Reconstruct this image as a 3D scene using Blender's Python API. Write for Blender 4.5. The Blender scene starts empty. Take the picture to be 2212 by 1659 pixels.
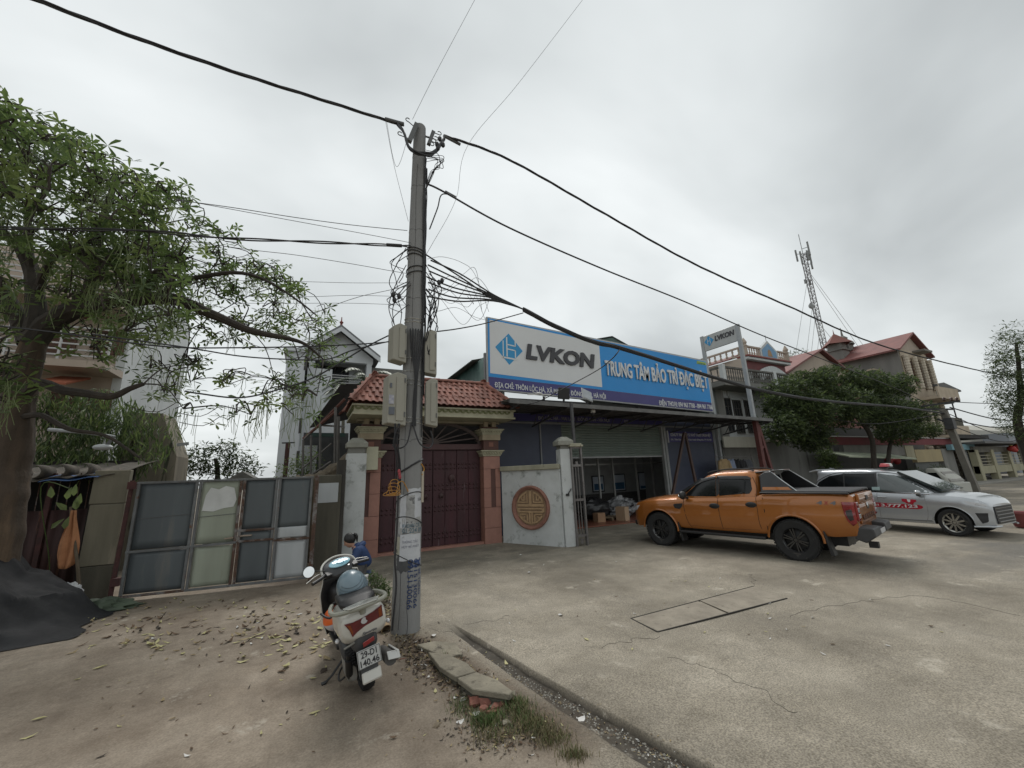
import bpy, bmesh, math, random
from mathutils import Vector, Matrix, noise as mn
random.seed(7)
R = math.radians
scene = bpy.context.scene
COL = scene.collection
# ------------------------------------------------------------------ camera
EYE = Vector((0, 0, 1.85))
FPX, PITCH, ROLL, YAW = 850.0, math.atan(197.5/850), R(2.2), R(-27)   # focal length in units of a 2212 wide frame
fw = Vector((math.sin(-YAW)*math.cos(PITCH), math.cos(-YAW)*math.cos(PITCH), math.sin(PITCH)))
r0 = Vector((math.cos(-YAW), -math.sin(-YAW), 0)); u0 = r0.cross(fw)
rt = r0*math.cos(ROLL)-u0*math.sin(ROLL); up = u0*math.cos(ROLL)+r0*math.sin(ROLL)
cam = bpy.data.cameras.new('camera'); camo = bpy.data.objects.new('camera', cam); COL.objects.link(camo)
cam.sensor_width = 36; cam.lens = 36*FPX/2212; cam.clip_start = .05; cam.clip_end = 3000
camo.matrix_world = Matrix.Translation(EYE) @ Matrix((rt, up, -fw)).transposed().to_4x4()
scene.camera = camo
# ------------------------------------------------------------------ overcast sky
SUN_EL, SUN_AZ = R(58), R(200)
w = bpy.data.worlds.new('World'); scene.world = w; w.use_nodes = True
N, L = w.node_tree.nodes, w.node_tree.links
bg = N['Background']; bg.inputs[1].default_value = .112
sky = N.new('ShaderNodeTexSky'); sky.sky_type = 'NISHITA'; sky.sun_disc = False
sky.sun_elevation = SUN_EL; sky.sun_rotation = SUN_AZ; sky.air_density = 1.5; sky.dust_density = 3
tc = N.new('ShaderNodeTexCoord'); sp = N.new('ShaderNodeSeparateXYZ'); L.new(tc.outputs['Generated'], sp.inputs[0])
def wm(op, a, b=None):
    n = N.new('ShaderNodeMath'); n.operation = op
    for i, q in enumerate((a, b)):
        if q is None: continue
        if isinstance(q, (int, float)): n.inputs[i].default_value = q
        else: L.new(q, n.inputs[i])
    return n.outputs[0]
zz = wm('ADD', wm('MAXIMUM', sp.outputs[2], 0), .42)
cb = N.new('ShaderNodeCombineXYZ'); L.new(wm('DIVIDE', sp.outputs[0], zz), cb.inputs[0]); L.new(wm('DIVIDE', sp.outputs[1], zz), cb.inputs[1])
n1 = N.new('ShaderNodeTexNoise'); n1.inputs['Scale'].default_value = 1.15; n1.inputs['Detail'].default_value = 5; n1.inputs['Roughness'].default_value = .45
n1.inputs['Distortion'].default_value = .25
mpw = N.new('ShaderNodeMapping'); mpw.inputs['Location'].default_value = (3.1, 5.4, 0); mpw.inputs['Rotation'].default_value = (0, 0, .5); mpw.inputs['Scale'].default_value = (1, 1.5, 1)
L.new(cb.outputs[0], mpw.inputs[0]); L.new(mpw.outputs[0], n1.inputs['Vector'])
cr = N.new('ShaderNodeValToRGB'); L.new(n1.outputs[0], cr.inputs[0])
e = cr.color_ramp.elements; e[0].position = .3; e[0].color = (.30, .318, .322, 1); e[1].position = .68; e[1].color = (.61, .635, .637, 1)
e2 = cr.color_ramp.elements.new(.5); e2.color = (.46, .485, .488, 1)
sc_ = N.new('ShaderNodeMixRGB'); sc_.blend_type = 'MULTIPLY'; sc_.inputs[0].default_value = 1; sc_.inputs[2].default_value = (10.0, 10.0, 10.0, 1); L.new(cr.outputs[0], sc_.inputs[1])
mxw = N.new('ShaderNodeMixRGB'); mxw.inputs[0].default_value = .96; L.new(sky.outputs[0], mxw.inputs[1]); L.new(sc_.outputs[0], mxw.inputs[2])
L.new(mxw.outputs[0], bg.inputs[0])
sl = bpy.data.lights.new('sun', 'SUN'); sl.energy = 1.5; sl.angle = R(25); sl.color = (1, .97, .93)
so = bpy.data.objects.new('sun', sl); COL.objects.link(so)
so.rotation_euler = (R(90)-SUN_EL, 0, R(180)-SUN_AZ+R(180)); so.location = (0, -10, 30)
scene.view_settings.view_transform = 'Standard'; scene.view_settings.look = 'None'
scene.view_settings.exposure = .46; scene.view_settings.gamma = 1; scene.view_settings.use_curve_mapping = False
# ------------------------------------------------------------------ survey helpers: sight lines from the eye point to real planes
def ray(x, y): return fw + rt*((x-1106)/FPX) - up*((y-829.5)/FPX)
def G(x, y, z=0.): d = ray(x, y); return EYE + d*((z-EYE.z)/d.z)
def A(x, y, Y): d = ray(x, y); return EYE + d*(Y/d.y)
def AX(x, y, X): d = ray(x, y); return EYE + d*(X/d.x)
def V(x, y, a, b):
    n = Vector((b[1]-a[1], a[0]-b[0], 0)); d = ray(x, y); return EYE + d*(n.dot(Vector(a)-EYE)/n.dot(d))
# ------------------------------------------------------------------ materials
MC = {}
def M(name, c, c2=None, sc=3, r=.8, b=.12, bs=60, metal=0, streak=0, rand=0, wear=None, wsc=5, wth=.6, alpha=None, coat=0, em=0, wstreak=None, spec=.5, wsoft=.06, tl=0):
    if name in MC: return MC[name]
    m = bpy.data.materials.new(name); m.use_nodes = True; MC[name] = m
    N, L = m.node_tree.nodes, m.node_tree.links; P = N['Principled BSDF']
    if c2 is None: c2 = tuple(q*.78 for q in c)
    tc = N.new('ShaderNodeTexCoord')
    def mp(s):
        k = N.new('ShaderNodeMapping'); k.inputs['Scale'].default_value = s; L.new(tc.outputs['Object'], k.inputs[0]); return k.outputs[0]
    def no(vec, s, d=6, ro=.6):
        k = N.new('ShaderNodeTexNoise'); k.inputs['Scale'].default_value = s; k.inputs['Detail'].default_value = d; k.inputs['Roughness'].default_value = ro; L.new(vec, k.inputs['Vector']); return k.outputs[0]
    def ramp(i, a, ca, bb, cb):
        k = N.new('ShaderNodeValToRGB'); e = k.color_ramp.elements; e[0].position = a; e[0].color = (*ca, 1); e[1].position = bb; e[1].color = (*cb, 1); L.new(i, k.inputs[0]); return k.outputs[0]
    base = mp((1, 1, .12 if streak else 1))
    col = ramp(no(base, sc), .3, c2, .7, c)
    if wear is not None:
        ws = mp((1, 1, .12 if wstreak else 1)) if wstreak is not None else base
        f = ramp(no(ws, wsc, 8, .68), wth, (0, 0, 0), wth+wsoft, (1, 1, 1))
        k = N.new('ShaderNodeMixRGB'); L.new(f, k.inputs[0]); L.new(col, k.inputs[1]); k.inputs[2].default_value = (*wear, 1); col = k.outputs[0]
    if rand:
        oi = N.new('ShaderNodeObjectInfo'); mr = N.new('ShaderNodeMapRange'); mr.inputs[3].default_value = 1-rand; mr.inputs[4].default_value = 1+rand; L.new(oi.outputs['Random'], mr.inputs[0])
        hs = N.new('ShaderNodeHueSaturation'); L.new(mr.outputs[0], hs.inputs['Value']); L.new(col, hs.inputs['Color']); col = hs.outputs[0]
    L.new(col, P.inputs['Base Color'])
    P.inputs['Metallic'].default_value = metal; P.inputs['Coat Weight'].default_value = coat
    P.inputs['Specular IOR Level'].default_value = spec
    rn = no(base, sc*3, 3); mr = N.new('ShaderNodeMapRange'); mr.inputs[3].default_value = max(0, r-.08); mr.inputs[4].default_value = min(1, r+.08); L.new(rn, mr.inputs[0]); L.new(mr.outputs[0], P.inputs['Roughness'])
    if b:
        bp = N.new('ShaderNodeBump'); bp.inputs['Strength'].default_value = b; bp.inputs['Distance'].default_value = .01
        L.new(no(mp((1, 1, 1)), bs, 4), bp.inputs['Height']); L.new(bp.outputs[0], P.inputs['Normal'])
    if tl:
        t = N.new('ShaderNodeBsdfTranslucent'); x = N.new('ShaderNodeMixShader'); x.inputs[0].default_value = tl; hs = N.new('ShaderNodeHueSaturation'); hs.inputs['Value'].default_value = 1.6; L.new(col, hs.inputs['Color']); L.new(hs.outputs[0], t.inputs[0]); L.new(P.outputs[0], x.inputs[1]); L.new(t.outputs[0], x.inputs[2]); L.new(x.outputs[0], N['Material Output'].inputs[0])
    if alpha is not None: P.inputs['Alpha'].default_value = alpha
    if em: P.inputs['Emission Color'].default_value = (*c, 1); P.inputs['Emission Strength'].default_value = em
    return m
# ------------------------------------------------------------------ things
ORG = {}
def tagit(o, label, cat, group=None):
    o['label'] = label; o['category'] = cat
    if group: o['group'] = group
    return o
def thing(name, label, cat, loc=(0, 0, 0), rz=0, group=None, local=False, rot=None):
    o = bpy.data.objects.new(name, None); COL.objects.link(o); o.location = loc; o.empty_display_size = .2
    o.rotation_euler = rot if rot else (0, 0, rz)
    ORG[o.name] = None if local else Vector(loc)
    return tagit(o, label, cat, group)
def kids(o): return [c for c in bpy.data.objects if c.parent == o]
def dup(o, parent=None, **kw):
    c = o.copy(); COL.objects.link(c); c.parent = parent
    for ch in kids(o): dup(ch, c)
    for k, q in kw.items(): setattr(c, k, q)
    return c
class MB:
    def __init__(s): s.v = []; s.f = []; s.m = []; s.T = None; s.sm = []
    def add(s, vs, fs, mi=0, smooth=False):
        o = len(s.v)
        s.v += [(s.T @ Vector(q)) if s.T else Vector(q) for q in vs]
        for f in fs: s.f.append([o+i for i in f]); s.m.append(mi); s.sm.append(smooth)
        return s
    def box(s, x0, x1, y0, y1, z0, z1, mi=0):
        return s.add([(x, y, z) for x in (x0, x1) for y in (y0, y1) for z in (z0, z1)],
                     [(0, 1, 3, 2), (4, 6, 7, 5), (0, 4, 5, 1), (2, 3, 7, 6), (0, 2, 6, 4), (1, 5, 7, 3)], mi)
    def cbox(s, c, d, mi=0, rz=0, rx=0, ry=0):
        mt = Matrix.Translation(c) @ Matrix.Rotation(rz, 4, 'Z') @ Matrix.Rotation(ry, 4, 'Y') @ Matrix.Rotation(rx, 4, 'X')
        a, b, e = d[0]/2, d[1]/2, d[2]/2
        return s.add([mt @ Vector((x, y, z)) for x in (-a, a) for y in (-b, b) for z in (-e, e)],
                     [(0, 1, 3, 2), (4, 6, 7, 5), (0, 4, 5, 1), (2, 3, 7, 6), (0, 2, 6, 4), (1, 5, 7, 3)], mi)
    def bar(s, a, b, w_, h_=None, mi=0, upv=(0, 0, 1)):
        a, b = Vector(a), Vector(b); h_ = h_ or w_; d = (b-a).normalized(); u = Vector(upv)
        if abs(d.dot(u)) > .95: u = Vector((0, 1, 0))
        x = d.cross(u).normalized(); y = x.cross(d).normalized()
        p = [q+x*i*w_/2+y*j*h_/2 for q in (a, b) for i, j in ((-1, -1), (1, -1), (1, 1), (-1, 1))]
        return s.add(p, [(3, 2, 1, 0), (4, 5, 6, 7), (0, 1, 5, 4), (1, 2, 6, 5), (2, 3, 7, 6), (3, 0, 4, 7)], mi)
    def tube(s, pts, r, n=6, mi=0, cap=True, smooth=True):
        pts = [Vector(p) for p in pts]; k = len(pts)
        rs = r if isinstance(r, (list, tuple)) else [r]*k
        t = (pts[1]-pts[0]).normalized(); ref = Vector((0, 0, 1)) if abs(t.z) < .9 else Vector((1, 0, 0))
        x = t.cross(ref).normalized(); vs = []
        for i, p in enumerate(pts):
            t = (pts[min(i+1, k-1)]-pts[max(i-1, 0)])
            if t.length < 1e-9: t = Vector((0, 0, 1))
            t.normalize(); x = (x-t*x.dot(t))
            if x.length < 1e-6: x = t.orthogonal()
            x.normalize(); y = t.cross(x)
            vs += [p+(x*math.cos(2*math.pi*j/n)+y*math.sin(2*math.pi*j/n))*rs[i] for j in range(n)]
        fs = [(i*n+j, i*n+(j+1) % n, (i+1)*n+(j+1) % n, (i+1)*n+j) for i in range(k-1) for j in range(n)]
        s.add(vs, fs, mi, smooth)
        if cap: s.add([vs[j] for j in range(n)], [tuple(reversed(range(n)))], mi); s.add(vs[-n:], [tuple(range(n))], mi)
        return s
    def lathe(s, prof, c=(0, 0, 0), n=16, mi=0, axis='z', smooth=True, arc=2*math.pi):
        c = Vector(c); vs = []
        full = abs(arc-2*math.pi) < 1e-6; nn = n if full else n+1
        for r_, z in prof:
            for j in range(nn):
                a = arc*j/n; x, y = r_*math.cos(a), r_*math.sin(a)
                vs.append(c+(Vector((x, y, z)) if axis == 'z' else Vector((z, x, y)) if axis == 'x' else Vector((y, z, x))))
        fs = []
        for i in range(len(prof)-1):
            for j in range(n if full else n):
                b_ = (j+1) % nn; fs.append((i*nn+j, i*nn+b_, (i+1)*nn+b_, (i+1)*nn+j))
        return s.add(vs, fs, mi, smooth)
    def prism(s, pts, vec, mi=0, mi2=None):
        pts = [Vector(p) for p in pts]; v = Vector(vec); n = len(pts)
        return s.add(pts+[p+v for p in pts], [tuple(reversed(range(n))), tuple(range(n, 2*n))]+[(i, (i+1) % n, n+(i+1) % n, n+i) for i in range(n)], mi)
    def grid(s, fn, nu, nv, mi=0, smooth=True, flip=False):
        vs = [fn(i/nu, j/nv) for i in range(nu+1) for j in range(nv+1)]
        fs = [(i*(nv+1)+j, (i+1)*(nv+1)+j, (i+1)*(nv+1)+j+1, i*(nv+1)+j+1) for i in range(nu) for j in range(nv)]
        if flip: fs = [tuple(reversed(f)) for f in fs]
        return s.add(vs, fs, mi, smooth)
    def ell(s, c, r, nu=12, nv=8, mi=0, cut=None):
        c = Vector(c)
        def fn(u, v):
            a = u*2*math.pi; b = -math.pi/2+v*math.pi
            if cut: b = cut[0]+v*(cut[1]-cut[0])
            return c+Vector((r[0]*math.cos(a)*math.cos(b), r[1]*math.sin(a)*math.cos(b), r[2]*math.sin(b)))
        return s.grid(fn, nu, nv, mi)
    def build(s, name, mat, parent=None, bevel=0, angle=35, label=None, solid=0, seg=1, fix=True):
        off = Vector((0, 0, 0)); root = parent
        while root is not None and root.parent is not None: root = root.parent
        if root is not None and ORG.get(root.name) is not None: off = ORG[root.name]
        me = bpy.data.meshes.new(name); me.from_pydata([tuple(v-off) for v in s.v], [], s.f)
        mats = mat if isinstance(mat, (list, tuple)) else [mat]
        for m in mats: me.materials.append(m)
        me.polygons.foreach_set('material_index', s.m)
        me.polygons.foreach_set('use_smooth', s.sm)
        if fix and len(s.v) < 60000:
            bm = bmesh.new(); bm.from_mesh(me); bmesh.ops.remove_doubles(bm, verts=bm.verts, dist=1e-5); bmesh.ops.recalc_face_normals(bm, faces=bm.faces); bm.to_mesh(me); bm.free()
        if any(s.sm): me.set_sharp_from_angle(angle=R(angle))
        me.update(); o = bpy.data.objects.new(name, me); COL.objects.link(o); o.parent = parent
        if solid: q = o.modifiers.new('s', 'SOLIDIFY'); q.thickness = solid; q.offset = 0
        if bevel: q = o.modifiers.new('b', 'BEVEL'); q.width = bevel; q.segments = seg; q.limit_method = 'ANGLE'; q.angle_limit = R(40)
        if label: o['label'] = label
        return o
def solo(mb, name, mat, label, cat, group=None, origin=None, **k):
    """a thing that is one mesh, its origin at its own place"""
    if origin is None:
        n = len(mb.v); origin = Vector((sum(v.x for v in mb.v)/n, sum(v.y for v in mb.v)/n, min(v.z for v in mb.v)))
    origin = Vector(origin); mb.v = [v-origin for v in mb.v]
    o = mb.build(name, mat, None, **k); o.location = origin
    return tagit(o, label, cat, group)
def struct(o): o['kind'] = 'structure'; return o
FONT = bpy.data.fonts.load('<builtin>') if False else None
def text(name, s, mat, parent, loc, rot, height, width=None, depth=.01, bold=0., shear=0., align='LEFT', spacing=1.):
    """lettering as a thin solid; loc in world or local space as the parent asks"""
    def tm(q, off_=bold):
        cu = bpy.data.curves.new(name, 'FONT'); cu.body = q; cu.extrude = depth/2; cu.offset = off_; cu.align_x = align; cu.resolution_u = 3; cu.shear = shear; cu.space_character = spacing
        o = bpy.data.objects.new(name, cu); COL.objects.link(o); bpy.context.view_layer.update()
        me = bpy.data.meshes.new_from_object(o.evaluated_get(bpy.context.evaluated_depsgraph_get())); bpy.data.objects.remove(o); return me
    dpos = [i for i, ch in enumerate(s) if ch == '\u0110']; s2 = s.replace('\u0110', 'D'); me = tm(s2)
    if dpos:   # the barred D is built as D plus its bar
        bm = bmesh.new(); bm.from_mesh(me); dm = tm('D'); dx = [v.co.x for v in dm.vertices]; dw = max(dx)-min(dx)
        for i in dpos:
            p = tm(s2[:i+1]); xr = max(v.co.x for v in p.vertices); xl = xr-dw
            r_ = bmesh.ops.create_cube(bm, size=1); 
            for v in r_['verts']: v.co = Vector((xl-.02+(v.co.x+.5)*dw*.62-.08, .345+v.co.y*(.10+bold), v.co.z*depth*.98))
        bm.to_mesh(me); bm.free()
    xs = [v.co.x for v in me.vertices]; ys = [v.co.y for v in me.vertices]
    if not xs: return None
    capbox = (max(xs)-min(xs)); sy = height/.70 if height > 0 else (-height)/(max(ys)-min(ys))
    sx = (width/capbox) if width else sy
    x0 = min(xs) if align == 'LEFT' else 0
    y0 = min(ys) if height < 0 else 0
    off = Vector((0, 0, 0)); root = parent
    while root is not None and root.parent is not None: root = root.parent
    if root is not None and ORG.get(root.name) is not None: off = ORG[root.name]
    mt = Matrix.Translation(Vector(loc)-off) @ (rot.to_4x4() if isinstance(rot, Matrix) else Matrix.Rotation(rot[2], 4, 'Z') @ Matrix.Rotation(rot[1], 4, 'Y') @ Matrix.Rotation(rot[0], 4, 'X'))
    for v in me.vertices: v.co = mt @ Vector(((v.co.x-x0)*sx, (v.co.y-y0)*sy, v.co.z))
    me.materials.clear(); me.materials.append(mat); me.name = name
    o = bpy.data.objects.new(name, me); COL.objects.link(o); o.parent = parent
    return o
def spline(pts, k=8):
    pts = [Vector(p) for p in pts]; out = []
    for i in range(len(pts)-1):
        p0, p1, p2, p3 = pts[max(i-1, 0)], pts[i], pts[i+1], pts[min(i+2, len(pts)-1)]
        for j in range(k):
            t = j/k; out.append(.5*((2*p1)+(p2-p0)*t+(2*p0-5*p1+4*p2-p3)*t*t+(3*p1-3*p2+p3-p0)*t**3))
    return out+[pts[-1]]
def nz(x, y, z=0, s=1): return mn.noise(Vector((x*s, y*s, z*s)))
def sm(a, b, x): t = max(0, min(1, (x-a)/(b-a))); return t*t*(3-2*t)
def inpoly(x, y, P):
    c = False; j = len(P)-1
    for i in range(len(P)):
        if (P[i][1] > y) != (P[j][1] > y) and x < (P[j][0]-P[i][0])*(y-P[i][1])/(P[j][1]-P[i][1])+P[i][0]: c = not c
        j = i
    return c
# ------------------------------------------------------------------ ground: one sheet to the horizon, dirt lot, concrete yard, drain channel
DRN = [(1.72, 5.5, .10), (1.80, 4.95, .14), (1.90, 4.2, .20), (2.02, 3.4, .24), (2.16, 2.6, .28), (2.30, 1.9, .30), (2.50, 1.0, .32), (2.7, 0, .34), (3.3, -3, .36)]
def dch(y):
    y = max(-3, min(5.5, y))
    for a, b in zip(DRN, DRN[1:]):
        if b[1] <= y <= a[1]: t = (a[1]-y)/(a[1]-b[1]); return a[0]+(b[0]-a[0])*t+.012*nz(3, y, 5, 3), (a[2]+(b[2]-a[2])*t)/2
def drain(x, y):
    if y > 5.5 or y < -3: return 9, 0
    c, h = dch(y); return (x-c)/h, sm(0, .5, 5.5-y)
def warp(s, y):   # grid lines follow the channel edges
    d = s-2.0
    if abs(d) > 1.3 or y > 8 or y < -8: return s
    c, h = dch(y); k = sm(8, 6, y)*sm(-8, -5, y); q = math.copysign(1, d)
    if abs(d) <= .16: x = c+d*h/.12
    else: a = c+q*.16*h/.12; x = a+(2.0+q*1.3-a)*(abs(d)-.16)/1.14
    return s+(x-s)*k
def edge_x(y):   # where the dirt lot meets the concrete
    P = [(-30, 4.5), (0, 2.6), (2.2, 1.75), (3.6, 1.55), (5.0, 1.2), (5.6, 1.1), (8.0, 1.0), (11, 1.2), (30, 1.2)]
    for a, b in zip(P, P[1:]):
        if a[0] <= y <= b[0]: return a[1]+(b[1]-a[1])*(y-a[0])/(b[0]-a[0])
    return 1.2
def gz(x, y):
    if abs(x) > 70 or abs(y) > 70: return 0
    d = sm(.25, -.25, x-edge_x(y)+nz(x, y, 3, 1.3)*.25)
    z = nz(x, y, 0, .5)*.02+nz(x, y, 9, 2.2)*.012*d+nz(x, y, 4, 9)*.004*d
    u, k = drain(x, y); z -= k*(.055*(1-sm(.90, 1.0, u)) if u > 0 else .055*(1-sm(.45, 1.25, -u)))*(1+.25*nz(x, y, 5, 5))
    # low heap of litter and soil beside the kerb
    h = math.exp(-((x-1.42-(4.2-y)*.22)**2/.07+(y-4.0)**2/1.6)); z += .05*h*(1+.6*nz(x, y, 7, 14))
    q = math.hypot(x-1.18, y-5.49); z += .03*math.exp(-(q/.4)**2)
    return z
def axis(lo, hi, segs):
    out = [-900, -400, -180, -90, -50, -30]; a = lo
    for b, s in segs:
        n = max(1, round((b-a)/s)); out += [a+(b-a)*i/n for i in range(n)]; a = b
    return [q for q in out if q <= lo or q in out]+[a, 40, 60, 100, 200, 400, 900]
XS = axis(-20, 30, [(-6, 1), (-3, .25), (.6, .07), (1.83, .05), (1.88, .025), (1.892, .012), (2.108, .036), (2.121, .013), (2.18, .03), (3.2, .05), (6, .12), (14, .3), (30, 1)])
YS = axis(-8, 30, [(0, .8), (1.4, .12), (6.0, .04), (10, .09), (14, .25), (30, 1)])
me = bpy.data.meshes.new('ground'); nx, ny = len(XS), len(YS)
vs = [(warp(x, y), y, gz(warp(x, y), y)) for x in XS for y in YS]
me.from_pydata(vs, [], [(i*ny+j, (i+1)*ny+j, (i+1)*ny+j+1, i*ny+j+1) for i in range(nx-1) for j in range(ny-1)])
me.polygons.foreach_set('use_smooth', [True]*len(me.polygons))
ca = me.color_attributes.new('zone', 'FLOAT_COLOR', 'POINT')
buf = []
for x, y, z in vs:
    near = abs(x) < 70 and abs(y) < 70
    d = sm(.18, -.18, x-edge_x(y)+nz(x, y, 3, 1.3)*.3+nz(x, y, 5, 6)*.1) if near else 0
    u, k = drain(x, y); wet = k*(1-sm(.92, 1.06, u) if u > 0 else 1-sm(.7, 1.3, -u+.3*nz(x, y, 5, 4)))
    # mossy damp concrete before the gate and the shed
    damp = max(sm(1.6, .2, abs(y-9.6-.25*nz(x, y, 2, .6))-.2)*sm(-.5, 1.5, x)*sm(15, 8, x), 0)*.9
    damp = max(damp, sm(.9, .1, abs(y-7.8-nz(x, y, 8, .4))-1)*.35*sm(1, 3, x))
    damp = max(damp, math.exp(-((x-2.1)**2/.3+(y-5.6)**2/.5))*.5)
    soil = math.exp(-(((x-1.40-(4.2-y)*.24)/.30)**2))*sm(5.4, 5.0, y)*sm(2.4, 3.0, y)
    soil = max(soil, math.exp(-((x-.9)/.35)**2)*sm(7.6, 7, y)*sm(5.2, 5.8, y)*.8)
    buf += [d, wet, damp*(.7+.6*nz(x, y, 6, 2)), max(0, min(1, soil))]
ca.data.foreach_set('color', buf)
m = bpy.data.materials.new('ground_surface'); m.use_nodes = True
N, L = m.node_tree.nodes, m.node_tree.links; P = N['Principled BSDF']; tc = N.new('ShaderNodeTexCoord')
def gno(s, d=6, ro=.6, sc=(1, 1, 1)):
    k = N.new('ShaderNodeTexNoise'); k.inputs['Scale'].default_value = s; k.inputs['Detail'].default_value = d; k.inputs['Roughness'].default_value = ro
    q = N.new('ShaderNodeMapping'); q.inputs['Scale'].default_value = sc; L.new(tc.outputs['Object'], q.inputs[0]); L.new(q.outputs[0], k.inputs['Vector']); return k.outputs[0]
def grp(i, *st):
    k = N.new('ShaderNodeValToRGB'); e = k.color_ramp.elements
    while len(e) < len(st): e.new(.5)
    for q, (p, c) in zip(e, st): q.position = p; q.color = (*c, 1)
    L.new(i, k.inputs[0]); return k.outputs[0]
def gmx(f, a, b, t='MIX'):
    k = N.new('ShaderNodeMixRGB'); k.blend_type = t
    for i, q in enumerate((f, a, b)):
        if isinstance(q, (int, float)): k.inputs[i].default_value = q
        elif isinstance(q, tuple): k.inputs[i].default_value = (*q, 1)
        else: L.new(q, k.inputs[i])
    return k.outputs[0]
at = N.new('ShaderNodeAttribute'); at.attribute_name = 'zone'; sx = N.new('ShaderNodeSeparateColor'); L.new(at.outputs['Color'], sx.inputs[0])
con = grp(gno(.55, 8), (.34, (.20, .179, .145)), (.5, (.292, .265, .218)), (.66, (.385, .352, .295)))
con = gmx(.55, con, grp(gno(3.2, 8, .7), (.32, (.62, .60, .56)), (.7, (1.12, 1.1, 1.06))), 'MULTIPLY')
agg = grp(gno(85, 3, .5), (.36, (.52, .5, .47)), (.5, (.95, .95, .95)), (.66, (1.35, 1.33, 1.28)))
con = gmx(.8, con, agg, 'MULTIPLY')
vo = N.new('ShaderNodeTexVoronoi'); vo.inputs['Scale'].default_value = 46; L.new(tc.outputs['Object'], vo.inputs['Vector'])
con = gmx(.55, con, grp(vo.outputs['Distance'], (.05, (1.45, 1.42, 1.35)), (.22, (.98, .98, .98)), (.6, (.8, .79, .77))), 'MULTIPLY')
dirt = grp(gno(.9, 8), (.34, (.17, .138, .106)), (.52, (.25, .212, .168)), (.7, (.335, .292, .238)))
dirt = gmx(.6, dirt, grp(gno(7, 8, .7), (.3, (.62, .58, .54)), (.7, (1.18, 1.15, 1.12))), 'MULTIPLY')
dirt = gmx(.6, dirt, grp(gno(60, 3), (.35, (.7, .68, .65)), (.65, (1.2, 1.2, 1.2))), 'MULTIPLY')
col = gmx(sx.outputs[0], con, dirt)
dmp = gmx(1, sx.outputs[2], grp(gno(1.3, 7, .65, (1, 2.2, 1)), (.38, (.15, .15, .15)), (.62, (1, 1, 1))), 'MULTIPLY')
col = gmx(dmp, col, (.105, .098, .078))
col = gmx(sx.outputs[1], col, grp(gno(9, 7, .7), (.35, (.028, .024, .018)), (.6, (.06, .052, .04)), (.74, (.16, .145, .12))))
at2 = N.new('ShaderNodeAttribute'); at2.attribute_name = 'zone'
col = gmx(at2.outputs['Alpha'], col, grp(gno(22, 7, .75), (.35, (.045, .032, .022)), (.6, (.115, .082, .055)), (.75, (.2, .16, .11))))
# darker strips of patched road toward the right
sepx = N.new('ShaderNodeSeparateXYZ'); L.new(tc.outputs['Object'], sepx.inputs[0])
rm = N.new('ShaderNodeMapRange'); rm.inputs[1].default_value = 7; rm.inputs[2].default_value = 13; L.new(sepx.outputs[0], rm.inputs[0])
pf = gmx(1, rm.outputs[0], grp(gno(.35, 6, .6, (.5, 1.5, 1)), (.46, (0, 0, 0)), (.6, (.75, .75, .75))), 'MULTIPLY')
col = gmx(pf, col, gmx(.5, (.12, .115, .105), agg, 'MULTIPLY'))
tyre = grp(gno(.8, 7, .65, (1, .28, 1)), (.5, (0, 0, 0)), (.7, (.42, .42, .42))); tyre = gmx(1, tyre, grp(gno(11, 6, .7), (.35, (.2,)*3), (.6, (1,)*3)), 'MULTIPLY')
col = gmx(tyre, col, (.115, .104, .085)); pl8 = grp(gno(1.6, 8, .75), (.60, (0, 0, 0)), (.66, (.55, .55, .55))); col = gmx(pl8, col, (.42, .385, .32))
L.new(col, P.inputs['Base Color'])
L.new(grp(gno(2.5, 6), (.3, (.72,)*3), (.7, (.95,)*3)), P.inputs['Roughness']); P.inputs['Specular IOR Level'].default_value = .35
bp = N.new('ShaderNodeBump'); bp.inputs['Strength'].default_value = .7; bp.inputs['Distance'].default_value = .015
L.new(gmx(.5, gno(70, 5, .7), gno(9, 6, .6)), bp.inputs['Height']); L.new(bp.outputs[0], P.inputs['Normal'])
me.materials.append(m); gr = bpy.data.objects.new('ground', me); COL.objects.link(gr); struct(gr)
# cut joint around the square access cover, as sunken dark strips with the lid between
c_joint = M('joint_dirt', (.03, .027, .022), r=.95)
c_lid = M('cover_concrete', (.30, .265, .21), (.19, .165, .13), sc=3, r=.9, b=.9, bs=90, wear=(.15, .13, .10), wsc=9, wth=.56, wsoft=.15)
a_, b_, c_, d_ = G(1363, 1337), G(1420, 1366), G(1700, 1293), G(1628, 1267)
cov = thing('access_cover', 'rectangular concrete access cover let into the yard with a dark joint around it', 'access cover', ((a_+c_)/2))
mb = MB()
for p, q in ((a_, b_), (b_, c_), (d_, a_)): mb.bar(p+Vector((0, 0, .002)), q+Vector((0, 0, .002)), .016, .014)
mb.build('joint', c_joint, cov)
def inset(p, k=.9): c = (a_+b_+c_+d_)/4; return c+(p-c)*k
md = (b_*.5+c_*.5); mu = (a_*.5+d_*.5)
for qs in ((a_, b_, md, mu), (mu, md, c_, d_)):
    cc = sum(qs, Vector())/4; mb = MB(); mb.prism([cc+(q-cc)*.965+Vector((0, 0, .006+gz(cc.x, cc.y))) for q in qs], (0, 0, .003)); mb.build('slab', c_lid, cov)
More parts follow.
